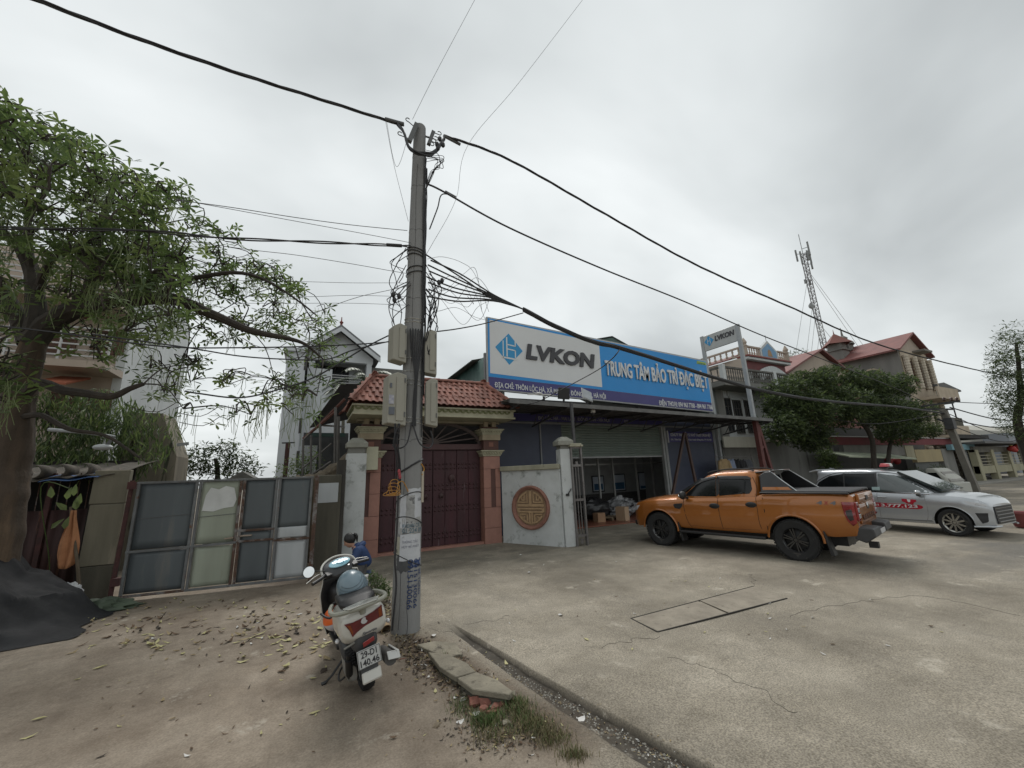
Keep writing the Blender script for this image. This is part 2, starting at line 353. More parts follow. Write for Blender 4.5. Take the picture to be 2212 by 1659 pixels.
# hairline cracks in the concrete as shallow dark slits
mb = MB()
for pts in ([(1000, 1350), (1040, 1345), (1075, 1338), (1100, 1330)], [(1290, 1400), (1360, 1385), (1430, 1376)], [(1628, 1267), (1625, 1250), (1610, 1240)], [(1440, 1420), (1520, 1440), (1620, 1480), (1720, 1540)], [(1700, 1330), (1850, 1300), (2000, 1290), (2200, 1330)], [(880, 1352), (900, 1362), (985, 1370)]):
    P3 = spline([G(*p) for p in pts], 12); P3 = [p+Vector((nz(p.x, p.y, 1, 9)*.09, nz(p.x, p.y, 2, 9)*.09, gz(p.x, p.y)+.0005)) for p in P3]
    mb.tube(P3, .0022, 4)
o = mb.build('ground_cracks', c_joint); struct(o)
# ------------------------------------------------------------------ foliage helpers
def leafquad(mb, p, d, nrm, ln, wd, fold=.25, mi=0):
    """one pointed leaf: 4 triangles folded about its midrib"""
    s_ = d.cross(nrm).normalized(); n = s_.cross(d).normalized()
    a = p; m1 = p+d*ln*.5; t = p+d*ln-n*ln*.18
    mb.add([a, m1+s_*wd/2+n*wd*fold, t, m1-s_*wd/2+n*wd*fold, m1], [(0, 1, 4), (1, 2, 4), (2, 3, 4), (3, 0, 4)], mi)
def broadleaf(mb, p, d, nrm, ln, wd, mi=0):
    s_ = d.cross(nrm).normalized(); n = s_.cross(d).normalized(); c = random.uniform(.05, .3); q = lambda t, w_: p+d*ln*t-n*ln*c*t*t+s_*w_*wd+n*abs(w_)*wd*.3
    mb.add([p, q(.35, .32), q(.35, 0), q(.35, -.32), q(.75, .5), q(.78, 0), q(.75, -.5), q(1, 0)], [(0, 1, 2), (0, 2, 3), (1, 4, 5, 2), (2, 5, 6, 3), (4, 7, 5), (5, 7, 6)], mi)
def rdir(up=.0):
    v = Vector((random.gauss(0, 1), random.gauss(0, 1), random.gauss(0, 1)+up)); return v.normalized()
def whorl(mb, p, ax, n, ln, wd, mis=(0,)):
    ax = ax.normalized(); x = ax.orthogonal().normalized(); y = ax.cross(x); a0 = random.random()*6
    mi = random.choice(mis)
    for k in range(n):
        a = a0+2*math.pi*k/n+random.uniform(-.2, .2); d = (x*math.cos(a)+y*math.sin(a)+ax*random.uniform(.1, .7)+Vector((0, 0, -.25))).normalized()
        broadleaf(mb, p, d, ax, ln*random.uniform(.6, 1.15), wd*random.uniform(.8, 1.15), mi)
def branch(mb, pts, r0_, r1_, n=7, jit=.03, k=5, mi=0):
    P3 = spline(pts, k); m = len(P3)
    P3 = [p+Vector((nz(p.x, p.z, 1, 2)*jit, nz(p.x, p.z, 2, 2)*jit, nz(p.x, p.y, 3, 2)*jit)) for p in P3]
    rs = [(r0_+(r1_-r0_)*(i/(m-1)))*(1+.08*nz(i*.7, 3, r0_*10)) for i in range(m)]
    mb.tube(P3, rs, n, mi); return P3
lf = [M('leaf_deep', (.065, .098, .034), (.045, .072, .025), sc=8, r=.5, b=0, rand=.1, tl=.4), M('leaf_mid', (.10, .145, .045), (.07, .105, .034), sc=8, r=.5, b=0, tl=.4), M('leaf_light', (.155, .20, .065), (.11, .15, .05), sc=8, r=.5, b=0, tl=.4)]
lfd = [M('leaf_dark_a', (.045, .065, .026), (.03, .046, .02), sc=6, r=.6, b=0, tl=.35), M('leaf_dark_b', (.07, .10, .035), (.05, .072, .027), sc=6, r=.6, b=0, tl=.35), M('leaf_dark_c', (.105, .14, .045), (.075, .105, .035), sc=6, r=.6, b=0, tl=.35)]
bark = M('bark_dark', (.055, .045, .036), (.028, .023, .019), sc=9, r=.95, b=.8, bs=30, streak=1)
bark_b = M('bark_brown', (.13, .085, .052), (.05, .038, .028), sc=5, r=.95, b=1, bs=18, streak=1, wear=(.20, .15, .095), wsc=4, wth=.55, wsoft=.15)
bark_m = M('bark_blend', (.085, .06, .042), (.036, .028, .021), sc=7, r=.95, b=1, bs=26, streak=1, wear=(.16, .105, .062), wsc=2.2, wth=.5, wsoft=.2)
# ------------------------------------------------------------------ the big tree on the left
T0 = A(14, 1200, 8.8); base = Vector((T0.x-.02, 8.8, 0))
tr = thing('whorl_leaf_tree', 'tall leaning tree with whorled leaves and hanging pods in front of the dark red shack', 'tree', base)
mb = MB(); yt = 8.8
pt = lambda x, y, Y=yt: A(x, y, Y)
P3 = spline([pt(-30, 1320), pt(-14, 1204), pt(6, 1100), pt(20, 1016), pt(31, 941), pt(41, 850), pt(64, 775), pt(82, 716)], 9); rs_ = [.27-.13*(i/(len(P3)-1))**1.3+.02*nz(i*.5, 1, 1) for i in range(len(P3))]; P3[0].z = -.05
mb.tube([p+Vector((.04*nz(p.z*2, 1), .04*nz(p.z*2, 5), 0)) for p in P3], rs_, 44)
for v in mb.v: k_ = Vector((v.x-A(30, 900, 8.8).x, v.y-8.8, 0)).normalized(); v += k_*(.022*nz(v.x*9, v.y*9, v.z*2.2)+.02*nz(v.x*3, v.y*3, v.z*2))
mb.build('trunk', bark_m, tr, fix=False); mb = MB()
L1 = branch(mb, [pt(66, 745), pt(105, 700), pt(170, 668, 8.6), pt(250, 650, 8.4), pt(330, 642, 8.2), pt(400, 655, 8.0), pt(470, 682, 7.9), pt(540, 715, 7.8), pt(610, 728, 7.8), pt(660, 745, 7.8), pt(700, 775, 7.8)], .175, .012, 9)
L2 = branch(mb, [pt(72, 720), pt(78, 650, 9.1), pt(70, 590, 9.3), pt(40, 530, 9.4), pt(0, 500, 9.5), pt(-60, 460, 9.6)], .14, .07, 8)
L3 = branch(mb, [pt(60, 740), pt(20, 655, 9.2), pt(-30, 600, 9.3), pt(-90, 570, 9.4)], .12, .07, 8)
L4 = branch(mb, [pt(150, 672, 8.65), pt(190, 630, 8.4), pt(205, 560, 8.2), pt(215, 500, 8), pt(235, 430, 7.8), pt(250, 380, 7.6)], .10, .03, 7)
L5 = branch(mb, [pt(45, 862), pt(80, 830, 8.5), pt(150, 845, 8.2), pt(230, 855, 8), pt(280, 838, 7.9), pt(310, 830, 7.9)], .085, .03, 7)
L6 = branch(mb, [pt(80, 640, 9.1), pt(110, 560, 8.6), pt(160, 540, 8.2), pt(290, 545, 7.7), pt(400, 560, 7.4)], .06, .02, 6)
L7 = branch(mb, [pt(70, 600, 9.3), pt(60, 480, 9), pt(95, 420, 8.6), pt(120, 350, 8.2)], .06, .02, 6)
L8 = branch(mb, [pt(40, 900, 8.75), pt(90, 900, 8.5), pt(160, 930, 8.3), pt(240, 945, 8.2), pt(300, 990, 8.1)], .05, .015, 6)
L9 = branch(mb, [pt(330, 642, 8.2), pt(420, 600, 7.8), pt(520, 590, 7.5), pt(600, 620, 7.4), pt(680, 680, 7.3)], .05, .012, 6)
mb.build('limbs', bark, tr, fix=False)
crown = [(-60, 190), (20, 215), (70, 250), (165, 285), (250, 345), (330, 385), (415, 410), (400, 470), (470, 495), (545, 530), (590, 570), (650, 600), (665, 640), (725, 690), (700, 740), (745, 800), (690, 850), (640, 880), (590, 840), (530, 870), (470, 830), (400, 860), (330, 850), (300, 800), (200, 780), (160, 720), (100, 740), (-60, 760)]
nodes = [p for LL in (L1, L2, L4, L5, L6, L7, L9, L3, L8) for p in LL[6:]]
mbL, mbT, mbP = MB(), MB(), MB(); cnt = 0
rs = random.Random(11)
holes = [((60, 600), 42), ((25, 470), 30), ((130, 590), 30), ((590, 760), 30), ((500, 770), 28), ((430, 740), 30), ((330, 755), 22), ((170, 610), 18), ((240, 600), 22), ((30, 700), 50), ((640, 800), 24), ((110, 680), 45), ((150, 760), 22), ((430, 690), 16), ((60, 640), 30), ((15, 560), 30), ((300, 600), 14), ((370, 520), 14), ((180, 480), 16), ((90, 520), 22), ((560, 800), 30), ((450, 800), 24), ((330, 490), 14)]
def addwhorls(poly, n, ymin, ymax, ln=.17, dens=None, pods=.16, seed=1):
    rr = random.Random(seed); xs = [p[0] for p in poly]; ys = [p[1] for p in poly]; out = []
    while len(out) < n:
        x, y = rr.uniform(min(xs), max(xs)), rr.uniform(min(ys), max(ys))
        if not inpoly(x, y, poly): continue
        if mn.noise(Vector((x/52, y/52, 3))) < (-.30 if y < 640 else -.08) and rr.random() < .75: continue
        if any(math.hypot(x-h[0][0], y-h[0][1]) < h[1] for h in holes) and rr.random() < .88: continue
        if y > 640 and rr.random() < .28: continue
        Y = rr.uniform(ymin, ymax) if y < 520 or ymax < 9 else rr.uniform(8.3, 10.4); p = A(x, y, Y); out.append(p)
        q = min(nodes, key=lambda m: (m-p).length_squared); nodes.append(p)
        if (q-p).length < 2.6:
            mid = (p+q)/2+Vector((rr.uniform(-.15, .15), rr.uniform(-.15, .15), .12)); mbT.tube(spline([q, mid, p], 3), [.014, .013, .012, .011, .010, .009, .008][:7], 3, cap=False)
        for j in range(rr.choice((1, 2, 2, 3))):
            pp = p+Vector((rr.gauss(0, .13), rr.gauss(0, .13), rr.gauss(0, .1)))
            mi = 0 if rr.random() < .3 else 1 if rr.random() < .6 else 2
            whorl(mbL, pp, Vector((rr.gauss(0, .5), rr.gauss(0, .5), 1)), rr.choice((4, 5, 6, 7)), ln*rr.uniform(.75, 1.15), ln*.26, (mi,))
        if rr.random() < pods:
            for j in range(rr.randint(3, 8)):
                a = p+Vector((rr.gauss(0, .06), rr.gauss(0, .06), 0)); l = rr.uniform(.25, .6)
                mbP.tube([a, a+Vector((rr.gauss(0, .03), rr.gauss(0, .03), -l*.6)), a+Vector((rr.gauss(0, .05), rr.gauss(0, .05), -l))], .0035, 3, cap=False)
    return out
addwhorls(crown, 860, 6.2, 9.3); addwhorls([(90, 500), (340, 500), (440, 640), (330, 720), (250, 720), (120, 640)], 110, 6.6, 7.8, pods=.5, seed=6)
addwhorls([(-40, 600), (60, 620), (60, 700), (10, 900), (-40, 900)], 40, 7, 8, seed=9)
addwhorls([(300, 860), (400, 880), (520, 870), (600, 850), (700, 850), (640, 910), (560, 900), (470, 900), (380, 900)], 14, 7, 8, pods=.9, seed=3)
for x, y in ((160, 290), (185, 300), (235, 335), (405, 400), (410, 425), (375, 400), (545, 545), (690, 690), (715, 690), (720, 730), (20, 215), (35, 235), (700, 745), (640, 620), (620, 740), (735, 745), (380, 870), (610, 590), (470, 880), (475, 900)):
    p = A(x, y, 7.6); whorl(mbL, p, Vector((.3, 0, 1)), 7, .18, .05, (1,)); mbT.tube(spline([p, p+Vector((-.2, 0, -.15)), p+Vector((-.5, 0, -.1))], 3), .006, 3, cap=False)
o = mbL.build('crown', lf, tr, fix=False); o['kind'] = 'stuff'
o = mbT.build('twigs', bark, tr, fix=False); o['kind'] = 'stuff'
o = mbP.build('seed_pods', M('pod_green', (.17, .22, .08), (.12, .15, .06), r=.6, b=0), tr, fix=False); o['kind'] = 'stuff'
# ------------------------------------------------------------------ sheet metal gate
g0, g1 = Vector((-2.83, 9.68, 0)), Vector((.10, 9.26, 0)); gl = (g1-g0).length; gu = (g1-g0)/gl; gn = Vector((gu.y, -gu.x, 0))
steel = M('gate_frame_steel', (.16, .168, .172), (.10, .10, .10), sc=6, r=.7, b=.2, wear=(.13, .065, .035), wsc=5, wth=.6)
rust = M('rusty_steel', (.11, .062, .042), (.06, .038, .03), sc=9, r=.9, b=.5, wear=(.2, .19, .185), wsc=5, wth=.5, wsoft=.12)
sheet = M('slate_sheet', (.105, .122, .13), (.066, .076, .082), sc=1.2, r=.55, b=.1, streak=1, wear=(.15, .145, .135), wsc=2.5, wth=.58, wsoft=.15)
pale = M('pale_sheet', (.34, .37, .30), (.23, .25, .195), sc=1.5, r=.6, b=.1, streak=1, wear=(.20, .19, .14), wsc=2, wth=.62, wsoft=.12)
whitesh = M('white_sheet', (.48, .50, .51), (.34, .36, .37), sc=1.5, r=.6, b=.1, streak=1)
redpost = M('dark_red_post', (.085, .03, .028), (.04, .02, .018), sc=8, r=.8, b=.3, wear=(.15, .08, .05), wsc=9, wth=.62)
def gp(u, z, n=0): return g0+gu*u+Vector((0, 0, z))+gn*n
gate = thing('sheet_metal_gate', 'long patched gate of grey and pale metal sheets in rusty frames across the dirt lot', 'gate', g0)
def gbar(a, b, wd, mat_, nm='frame_bar', n=.025, dp=.04):
    mb = MB(); mb.bar(gp(a[0], a[1], n), gp(b[0], b[1], n), wd, dp, upv=(0, 0, 1) if abs(a[1]-b[1]) < .3 else gn); mb.build(nm, mat_, gate, bevel=.004)
def gpanel(u0, u1, z0_, z1_, mat_, nm='sheet_panel', bow=.012, n=0):
    mb = MB(); mb.grid(lambda a, b: gp(u0+(u1-u0)*a, z0_+(z1_-z0_)*b, n+bow*math.sin(a*math.pi)*math.sin(b*math.pi)+.003*nz(a*3, b*3, u0)), 8, 8); o = mb.build(nm, mat_, gate, solid=.004); return o
US = [0.03, .97, 1.69, 2.30, 2.93]; top = 1.99
for i in range(4):
    a, b = US[i], US[i+1]
    gbar((a+.03, .06), (a+.03, top), .042, steel if i < 2 else rust if i == 2 else steel); gbar((b-.03, .06), (b-.03, top), .042, steel if i != 1 else rust)
    gbar((a, top-.02), (b, top-.02), .042, steel, n=.028); gbar((a, .07), (b, .07), .042, steel if i else rust, n=.028)
gbar((US[0], .79), (US[1], .80), .042, steel, n=.03); gbar((US[1], .80), (US[2], .82), .042, steel, n=.03)
gbar((US[2], 1.02), (US[3], 1.02), .04, rust, n=.03); gbar((US[2], .83), (US[3], .83), .04, rust, n=.03); gbar((US[3], .80), (US[4], .80), .045, rust, n=.03)
gpanel(US[0]+.05, US[1]-.05, .82, 1.96, sheet); gpanel(US[0]+.05, US[1]-.05, .1, .77, sheet)
gpanel(US[1]+.05, US[2]-.05, .83, 1.96, pale); gpanel(US[1]+.05, US[2]-.05, .1, .78, pale)
gpanel(US[2]+.05, US[3]-.05, 1.04, 1.96, sheet); gpanel(US[2]+.05, US[3]-.05, .1, 1.0, sheet)
gpanel(US[3]+.05, US[4]-.05, 1.02, 1.96, sheet); gpanel(US[3]+.05, US[4]-.05, .83, 1.03, whitesh, n=.006); gpanel(US[3]+.05, US[4]-.05, .1, .77, whitesh)
mb = MB(); mb.bar(gp(US[0]+.08, 1.34, .02), gp(US[1]-.08, 1.38, .02), .008); mb.bar(gp(US[1]+.06, 1.31, .02), gp(US[2]-.07, 1.34, .02), .008); mb.build('seam', steel, gate)
mb = MB(); mb.prism([gp(US[1]+.08+q[0], q[1], .019) for q in ((.02, 1.42), (.20, 1.40), (.36, 1.45), (.52, 1.47), (.56, 1.6), (.5, 1.82), (.36, 1.86), (.25, 1.80), (.12, 1.84), (.05, 1.7))], gn*.002); mb.build('paint_smudge', M('paint_smudge', (.62, .63, .62), (.5, .51, .5), sc=4, b=0), gate)
mb = MB(); mb.bar(gp(US[2]-.19, .90, .03), gp(US[2]-.05, .91, .03), .10, .02); mb.build('latch_plate', M('latch_tan', (.35, .28, .22), b=.1), gate)
mb = MB(); mb.bar(gp(US[2]+.06, .93, .03), gp(US[2]+.24, .93, .03), .12, .02); mb.build('lock_plate', M('latch_tan', (.35, .28, .22)), gate)
mb = MB(); mb.tube([gp(-.09, .0), gp(-.06, 2.02)], .035, 8); mb.build('hinge_post', redpost, gate)
mb = MB(); mb.bar(gp(2.99, 0), gp(2.99, 2.0), .07, .06, upv=gn); mb.build('hinge_post', rust, gate)
for z in (.32, 1.93): mb = MB(); mb.cbox(gp(-.04, z, .02), (.12, .10, .13)); mb.build('hinge', redpost, gate)
# wall right of the gate: mossy stub with a whitewashed patch, dark narrow post, spoil
moss = M('mossy_render', (.115, .105, .08), (.055, .052, .04), sc=3, r=.95, b=.5, streak=1, wear=(.19, .18, .15), wsc=3, wth=.62)
conc = M('weathered_concrete', (.235, .215, .16), (.14, .128, .095), sc=2.5, r=.95, b=.4, bs=40, streak=1, wear=(.28, .25, .19), wsc=4, wth=.6)
a, b = A(676, 1200, 10.0), A(722, 1200, 10.0)
mwl = thing('mossy_wall_stub', 'mossy rendered wall stub with a white painted rectangle beside the patched gate', 'wall', (a.x, 10, 0))
mb = MB(); mb.box(a.x-.05, b.x+.06, 9.98, 10.2, -.05, 2.02); mb.build('wall', moss, mwl, bevel=.02)
mb = MB(); mb.box(a.x, b.x+.0, 9.972, 9.98, 1.42, 1.84); mb.build('whitewash_patch', whitesh, mwl)
p = A(733, 1100, 10.1); mb = MB(); mb.box(p.x-.10, p.x+.09, 10.05, 10.25, -.05, 2.35); solo(mb, 'wooden_post', M('old_timber', (.075, .07, .06), (.035, .032, .028), sc=5, streak=1, r=.95, b=.6), 'old dark grey timber post between mossy wall and white pillar', 'post')
# concrete block wall at left of the gate
p0, p1 = A(186, 1150, 9.9), A(262, 1150, 9.9)
cw = thing('concrete_wall_panel', 'stained upright concrete wall panel standing between the shack and the patched gate', 'wall', (p0.x, 9.9, 0))
for i, (z0_, z1_) in enumerate(((-.05, .58), (.588, 1.62), (1.628, 2.22))):
    mb = MB(); mb.box(p0.x-.02*i, p1.x-.02, 9.88+.006*i, 10.05, z0_, z1_); mb.build('concrete_slab', conc if i else moss, cw, bevel=.012)
# ------------------------------------------------------------------ shack
sx0, sx1, sy = -7.4, A(176, 1250, 10.3).x, 10.3
sh = thing('tin_shack', 'dark red corrugated tin shack with a sagging tiled sheet roof under the tree', 'shack', (sx1, sy, 0))
dkred = M('dark_red_tin', (.055, .022, .02), (.022, .012, .011), sc=5, r=.75, b=.2, streak=1, wear=(.1, .045, .03), wsc=8, wth=.6, wstreak=1)
mb = MB(); mb.grid(lambda u, v: Vector((sx0+(sx1-sx0)*u, sy+.018*math.cos(u*150*1.0), v*1.55)), 200, 1); mb.build('front_sheet', dkred, sh, solid=.002)
blk = M('shade_dark_timber', (.03, .026, .023), (.014, .012, .011), sc=6, r=.95, b=.4)  # shack interior shade put into the timber colour; front corner post shares it
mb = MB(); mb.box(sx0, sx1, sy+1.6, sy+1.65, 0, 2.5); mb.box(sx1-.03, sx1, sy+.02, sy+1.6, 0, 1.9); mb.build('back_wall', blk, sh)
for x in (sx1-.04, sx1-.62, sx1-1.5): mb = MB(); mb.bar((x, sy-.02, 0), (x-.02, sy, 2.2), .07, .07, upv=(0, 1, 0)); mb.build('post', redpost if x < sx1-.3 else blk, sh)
for k in range(7):
    mb = MB(); x = sx1-.15-.13*k; mb.bar((x, sy+.03, 1.5), (x-.01, sy+.03, 2.2), .012); mb.build('grille_bar', rust, sh)
rf = M('old_roof_sheet', (.11, .095, .078), (.05, .045, .038), sc=5, r=.95, b=.5, wear=(.17, .12, .10), wsc=7, wth=.6)
mb = MB(); mb.grid(lambda u, v: Vector((sx0+(sx1+.32-sx0)*u, sy-.45+2.3*v, 2.12+.34*v+.045*abs(math.sin(u*33))+.05*nz(u*4, v*2)-.10*math.sin(u*3)*(1-v))), 120, 8); mb.build('roof', rf, sh, solid=.015)
mb = MB(); mb.grid(lambda u, v: Vector((sx1-.62+.75*u, sy-.5+.35*v, 2.04+.10*v+.05*u+.02*math.sin(u*9))), 10, 4); mb.build('blue_sheet_edge', M('blue_tarp', (.05, .12, .28), (.03, .07, .18), r=.5, b=.1), sh, solid=.004)
for k in range(5):
    mb = MB(); mb.lathe([(.11, 0), (.12, .25), (.10, .5)], (sx1-1.25+.30*k-.1, sy-.42, 2.2+.01*k), 10, axis='y', arc=math.pi); mb.build('ridge_tile', rf, sh, solid=.012)
# odds and ends hanging before the shack
cl = M('orange_cloth', (.50, .235, .115), (.34, .15, .07), sc=5, r=.9, b=.3, bs=25)
q = A(155, 1100, 9.6); mb = MB()
def clothf(u, v):
    wdt = .035+.095*sm(0, .7, v)*(1-.3*sm(.8, 1, v)); a_ = (u-.5)*2
    return Vector((q.x+a_*wdt+.02+v*.035, q.y+.03*math.sin(u*13+v*2)+.02*math.cos(u*7), q.z-.02-v*.86-.07*math.sin(u*3.0)*v))
mb.grid(clothf, 28, 16); cloth = solo(mb, 'orange_cloth', cl, 'orange cloth hung on a stick in front of the shack', 'cloth', solid=.006)
mb = MB(); mb.tube([G(174, 1308)+Vector((0, 0, 0)), A(168, 1225, 9.58), A(152, 1095, 9.66)], [.03, .024, .018], 7); solo(mb, 'wooden_stick', M('stick_wood', (.16, .125, .085), (.09, .07, .05), sc=8), 'leaning wooden stick carrying the orange cloth', 'stick')
def crumple(nm, c, rad, mat_, label, cat, sd=0, f=7, am=.28, nu=40, nv=26):
    mb = MB()
    def fn(u, v):
        a = u*2*math.pi; b = -math.pi/2+v*math.pi; d = Vector((math.cos(a)*math.cos(b), math.sin(a)*math.cos(b), math.sin(b)))
        k = 1+am*(abs(mn.noise(d*2.2+Vector((sd, 0, 0))))*1.6-.4)+am*.5*mn.noise(d*f+Vector((sd, 4, 0)))
        p = Vector((d.x*rad[0], d.y*rad[1], d.z*rad[2]))*k+Vector(c); p.z = max(p.z, .002); return p
    mb.grid(fn, nu, nv); return solo(mb, nm, mat_, label, cat, angle=50)
b1 = A(128, 1310, 9.2)
crumple('plastic_bag', (b1.x+.05, 9.2, .20), (.21, .17, .24), M('white_plastic', (.55, .56, .57), (.38, .39, .4), r=.3, b=.3, bs=20), 'crumpled white plastic bag of rubbish beside the grey tarpaulin', 'bag', 1)
crumple('plastic_bag', (b1.x-.13, 9.05, .22), (.15, .13, .18), M('yellow_plastic', (.45, .37, .06), (.3, .25, .05), r=.35, b=.3, bs=20), 'crumpled yellow plastic bag in front of the white bag', 'bag', 5)
gt = M('green_tarp', (.075, .10, .065), (.04, .055, .038), r=.6, b=.3, bs=18)
c0 = G(205, 1325); crumple('green_tarpaulin', (c0.x-.1, c0.y+.1, .02), (.55, .25, .16), gt, 'crumpled dark green tarpaulin lying at the foot of the concrete panel', 'tarpaulin', 9, 5, .4)
# grey tarpaulin over a low heap
tpm = M('grey_tarp', (.026, .027, .029), (.014, .0145, .016), sc=3, r=.78, b=.5, bs=14, spec=.22)
mb = MB()
def tarp(u, v):
    x = -5.6+2.95*u; y = 9.05-1.75*v+.35*u*v
    h = 1.22*(1-sm(.40, 1.02, u))*(1-sm(.45, 1.0, v)*.96)
    f = .16*(abs(math.sin(u*8+v*4+2*nz(u*2, v*2, 4)))-.5)*(1-v*.3)+.06*(abs(nz(u*7, v*9, 5)))+.05*(1-abs(math.sin(u*17+v*6+3*nz(u*3, v*3, 7))))**2+.06*nz(u*5, v*5, 2)+.05*math.sin(u*21-v*9)*sm(.3, .8, v)
    k = sm(0, .25, h)
    return Vector((x+.09*nz(u*3, v*6, 8)+.06*math.sin(v*9), y+.07*nz(u*6, v*3, 9), max(.012+.015*abs(nz(u*9, v*9)), h+f*k)))
mb.grid(tarp, 90, 60); solo(mb, 'grey_tarpaulin', tpm, 'dark grey tarpaulin draped over a low heap at the foot of the tree', 'tarpaulin')
# hanging creepers and shrubs behind the shack
def cloud(nm, blobs, n, ln, wd, mats, mb=None, up_=.3, seed=3, flat=.0, thr=-.15, nfr=1.2):
    rr = random.Random(seed); mb = mb or MB(); tot = sum(b[3]*b[4]*b[5] for b in blobs)
    for b in blobs:
        k = int(n*b[3]*b[4]*b[5]/tot)
        for _ in range(k):
            d = Vector((rr.gauss(0, 1), rr.gauss(0, 1), rr.gauss(0, 1))).normalized(); t = rr.random()**.38
            p = Vector((b[0]+d.x*b[3]*t, b[1]+d.y*b[4]*t, b[2]+d.z*b[5]*t))
            if mn.noise(p*nfr) < thr and rr.random() < .85: continue
            mi = min(len(mats)-1, int(rr.random()**1.5*len(mats)))
            dd = Vector((rr.gauss(0, 1), rr.gauss(0, 1), rr.gauss(0, .6)+up_)).normalized(); s_ = rr.uniform(.7, 1.25)
            leafquad(mb, p, dd, Vector((rr.gauss(0, .5), rr.gauss(0, .5), 1)).normalized(), ln*s_, wd*s_, mi=mi)
    return mb
def at_(x, y, Y): q = A(x, y, Y); return (q.x, q.y, q.z)
sb = thing('creeper_thicket', 'green hanging creeper thicket spilling down behind the shack roof', 'creeper', (at_(180, 1000, 12.4)[0], 12.4, 0))
mb = cloud('x', [(*at_(110, 930, 12.4), 1.0, .6, .9), (*at_(200, 925, 12.4), 1.1, .6, 1.0), (*at_(290, 950, 12.2), .8, .5, .9), (*at_(60, 900, 12.6), 1.2, .6, .8), (*at_(330, 990, 12), .45, .4, .5), (*at_(240, 1000, 12.), .9, .5, .35), (*at_(130, 990, 12.), .9, .5, .35)], 5200, .24, .035, lf, up_=-1.6, seed=21, thr=-.25)
o = mb.build('leaves', lf, sb, fix=False); o['kind'] = 'stuff'
mb = MB()
for x, y0_, y1_ in ((100, 850, 1010), (190, 850, 1010), (280, 900, 1020)): branch(mb, [A(x, 1040, 12.5), A(x+8, (y0_+y1_)/2, 12.5), A(x-5, y0_+30, 12.4)], .05, .02, 5)
mb.build('stems', bark, sb, fix=False)
# outstretched lamp pipe
mb = MB(); mb.tube([A(105, 928, 11), A(180, 934, 10.9), A(248, 943, 10.8)], [.035, .03, .028], 8)
lp = thing('lamp_arm', 'pale metal lamp arm sticking out from the tree over the shack', 'lamp', A(105, 928, 11)); mb.build('arm', M('pale_pipe', (.38, .40, .41), (.26, .27, .28), r=.5), lp)
mb = MB(); mb.ell(A(222, 966, 10.8), (.16, .10, .06), 12, 8); mb.build('lamp_head', whitesh, lp); mb = MB(); mb.bar(A(246, 943, 10.8), A(230, 963, 10.8), .05); mb.build('lamp_bracket', steel, lp)
# climbing seedling at the shack door
sd = thing('young_papaya_shoot', 'young broad leaved green shoot growing beside the trunk before the shack', 'plant', G(95, 1320))
mb = MB(); s0 = G(95, 1320); S = spline([s0, s0+Vector((-.05, 0, .7)), A(160, 1040+10, 9.6)+Vector((-.4, 0, 0)), A(150, 1055, 9.5)], 6); mb.tube(S, .008, 5); mb.build('stem', lf[1], sd)
for k, (x, y) in enumerate(((155, 1052), (165, 1075), (120, 1085), (150, 1115), (175, 1065), (110, 1050), (140, 1120), (165, 1045))):
    mb = MB(); broadleaf(mb, A(x, y, 9.5), Vector((rs.uniform(-1, 1), -.2, -.6)).normalized(), Vector((0, -.8, .6)), .2, .09); mb.build('leaf', lf[2], sd)
# ------------------------------------------------------------------ villa gate: pillars, double door, fan light, tiled canopy
pink = M('pink_granite_tile', (.34, .17, .13), (.27, .135, .105), sc=6, r=.6, b=.1, bs=90, rand=.05)
beige = M('beige_stucco', (.36, .30, .21), (.27, .225, .155), sc=4, r=.85, b=.2)
cream = M('cream_fascia', (.42, .40, .29), (.29, .28, .2), sc=3, r=.85, b=.2, streak=1)
white_w = M('white_limewash', (.56, .58, .58), (.41, .425, .415), sc=1.6, r=.9, b=.4, bs=30, wear=(.21, .22, .205), wsc=2.6, wth=.55, wsoft=.12)
mould = M('mouldy_cream', (.40, .38, .29), (.25, .24, .18), sc=3, r=.95, b=.4, streak=1, wear=(.10, .09, .065), wsc=6, wth=.6)
def cap_(parent, x0, x1, y0, y1, z, nm='capital', sc_=1.0, mat_=None):
    mb = MB()
    for k, (e, a, b) in enumerate(((.03, 0, .05), (.06, .05, .085), (.10, .12, .16), (.135, .16, .20))): mb.box(x0-e*sc_, x1+e*sc_, y0-e*sc_, y1+e*sc_, z+a*sc_, z+b*sc_)
    for i in range(7):
        x = x0-.04+(x1-x0+.08)*(i+.5)/7; mb.box(x-.02, x+.02, y0-.10*sc_, y0-.0, z+.085*sc_, z+.12*sc_)
    for i in range(6):
        y = y0-.04+(y1-y0+.08)*(i+.5)/6; mb.box(x0-.10*sc_, x0, y-.02, y+.02, z+.085*sc_, z+.12*sc_); mb.box(x1, x1+.10*sc_, y-.02, y+.02, z+.085*sc_, z+.12*sc_)
    mb.box(x0-.05, x1+.05, y0-.05, y1+.05, z+.06*sc_, z+.14*sc_)
    mb.build(nm, mat_ or cream, parent, bevel=.006)
GY = 10.85
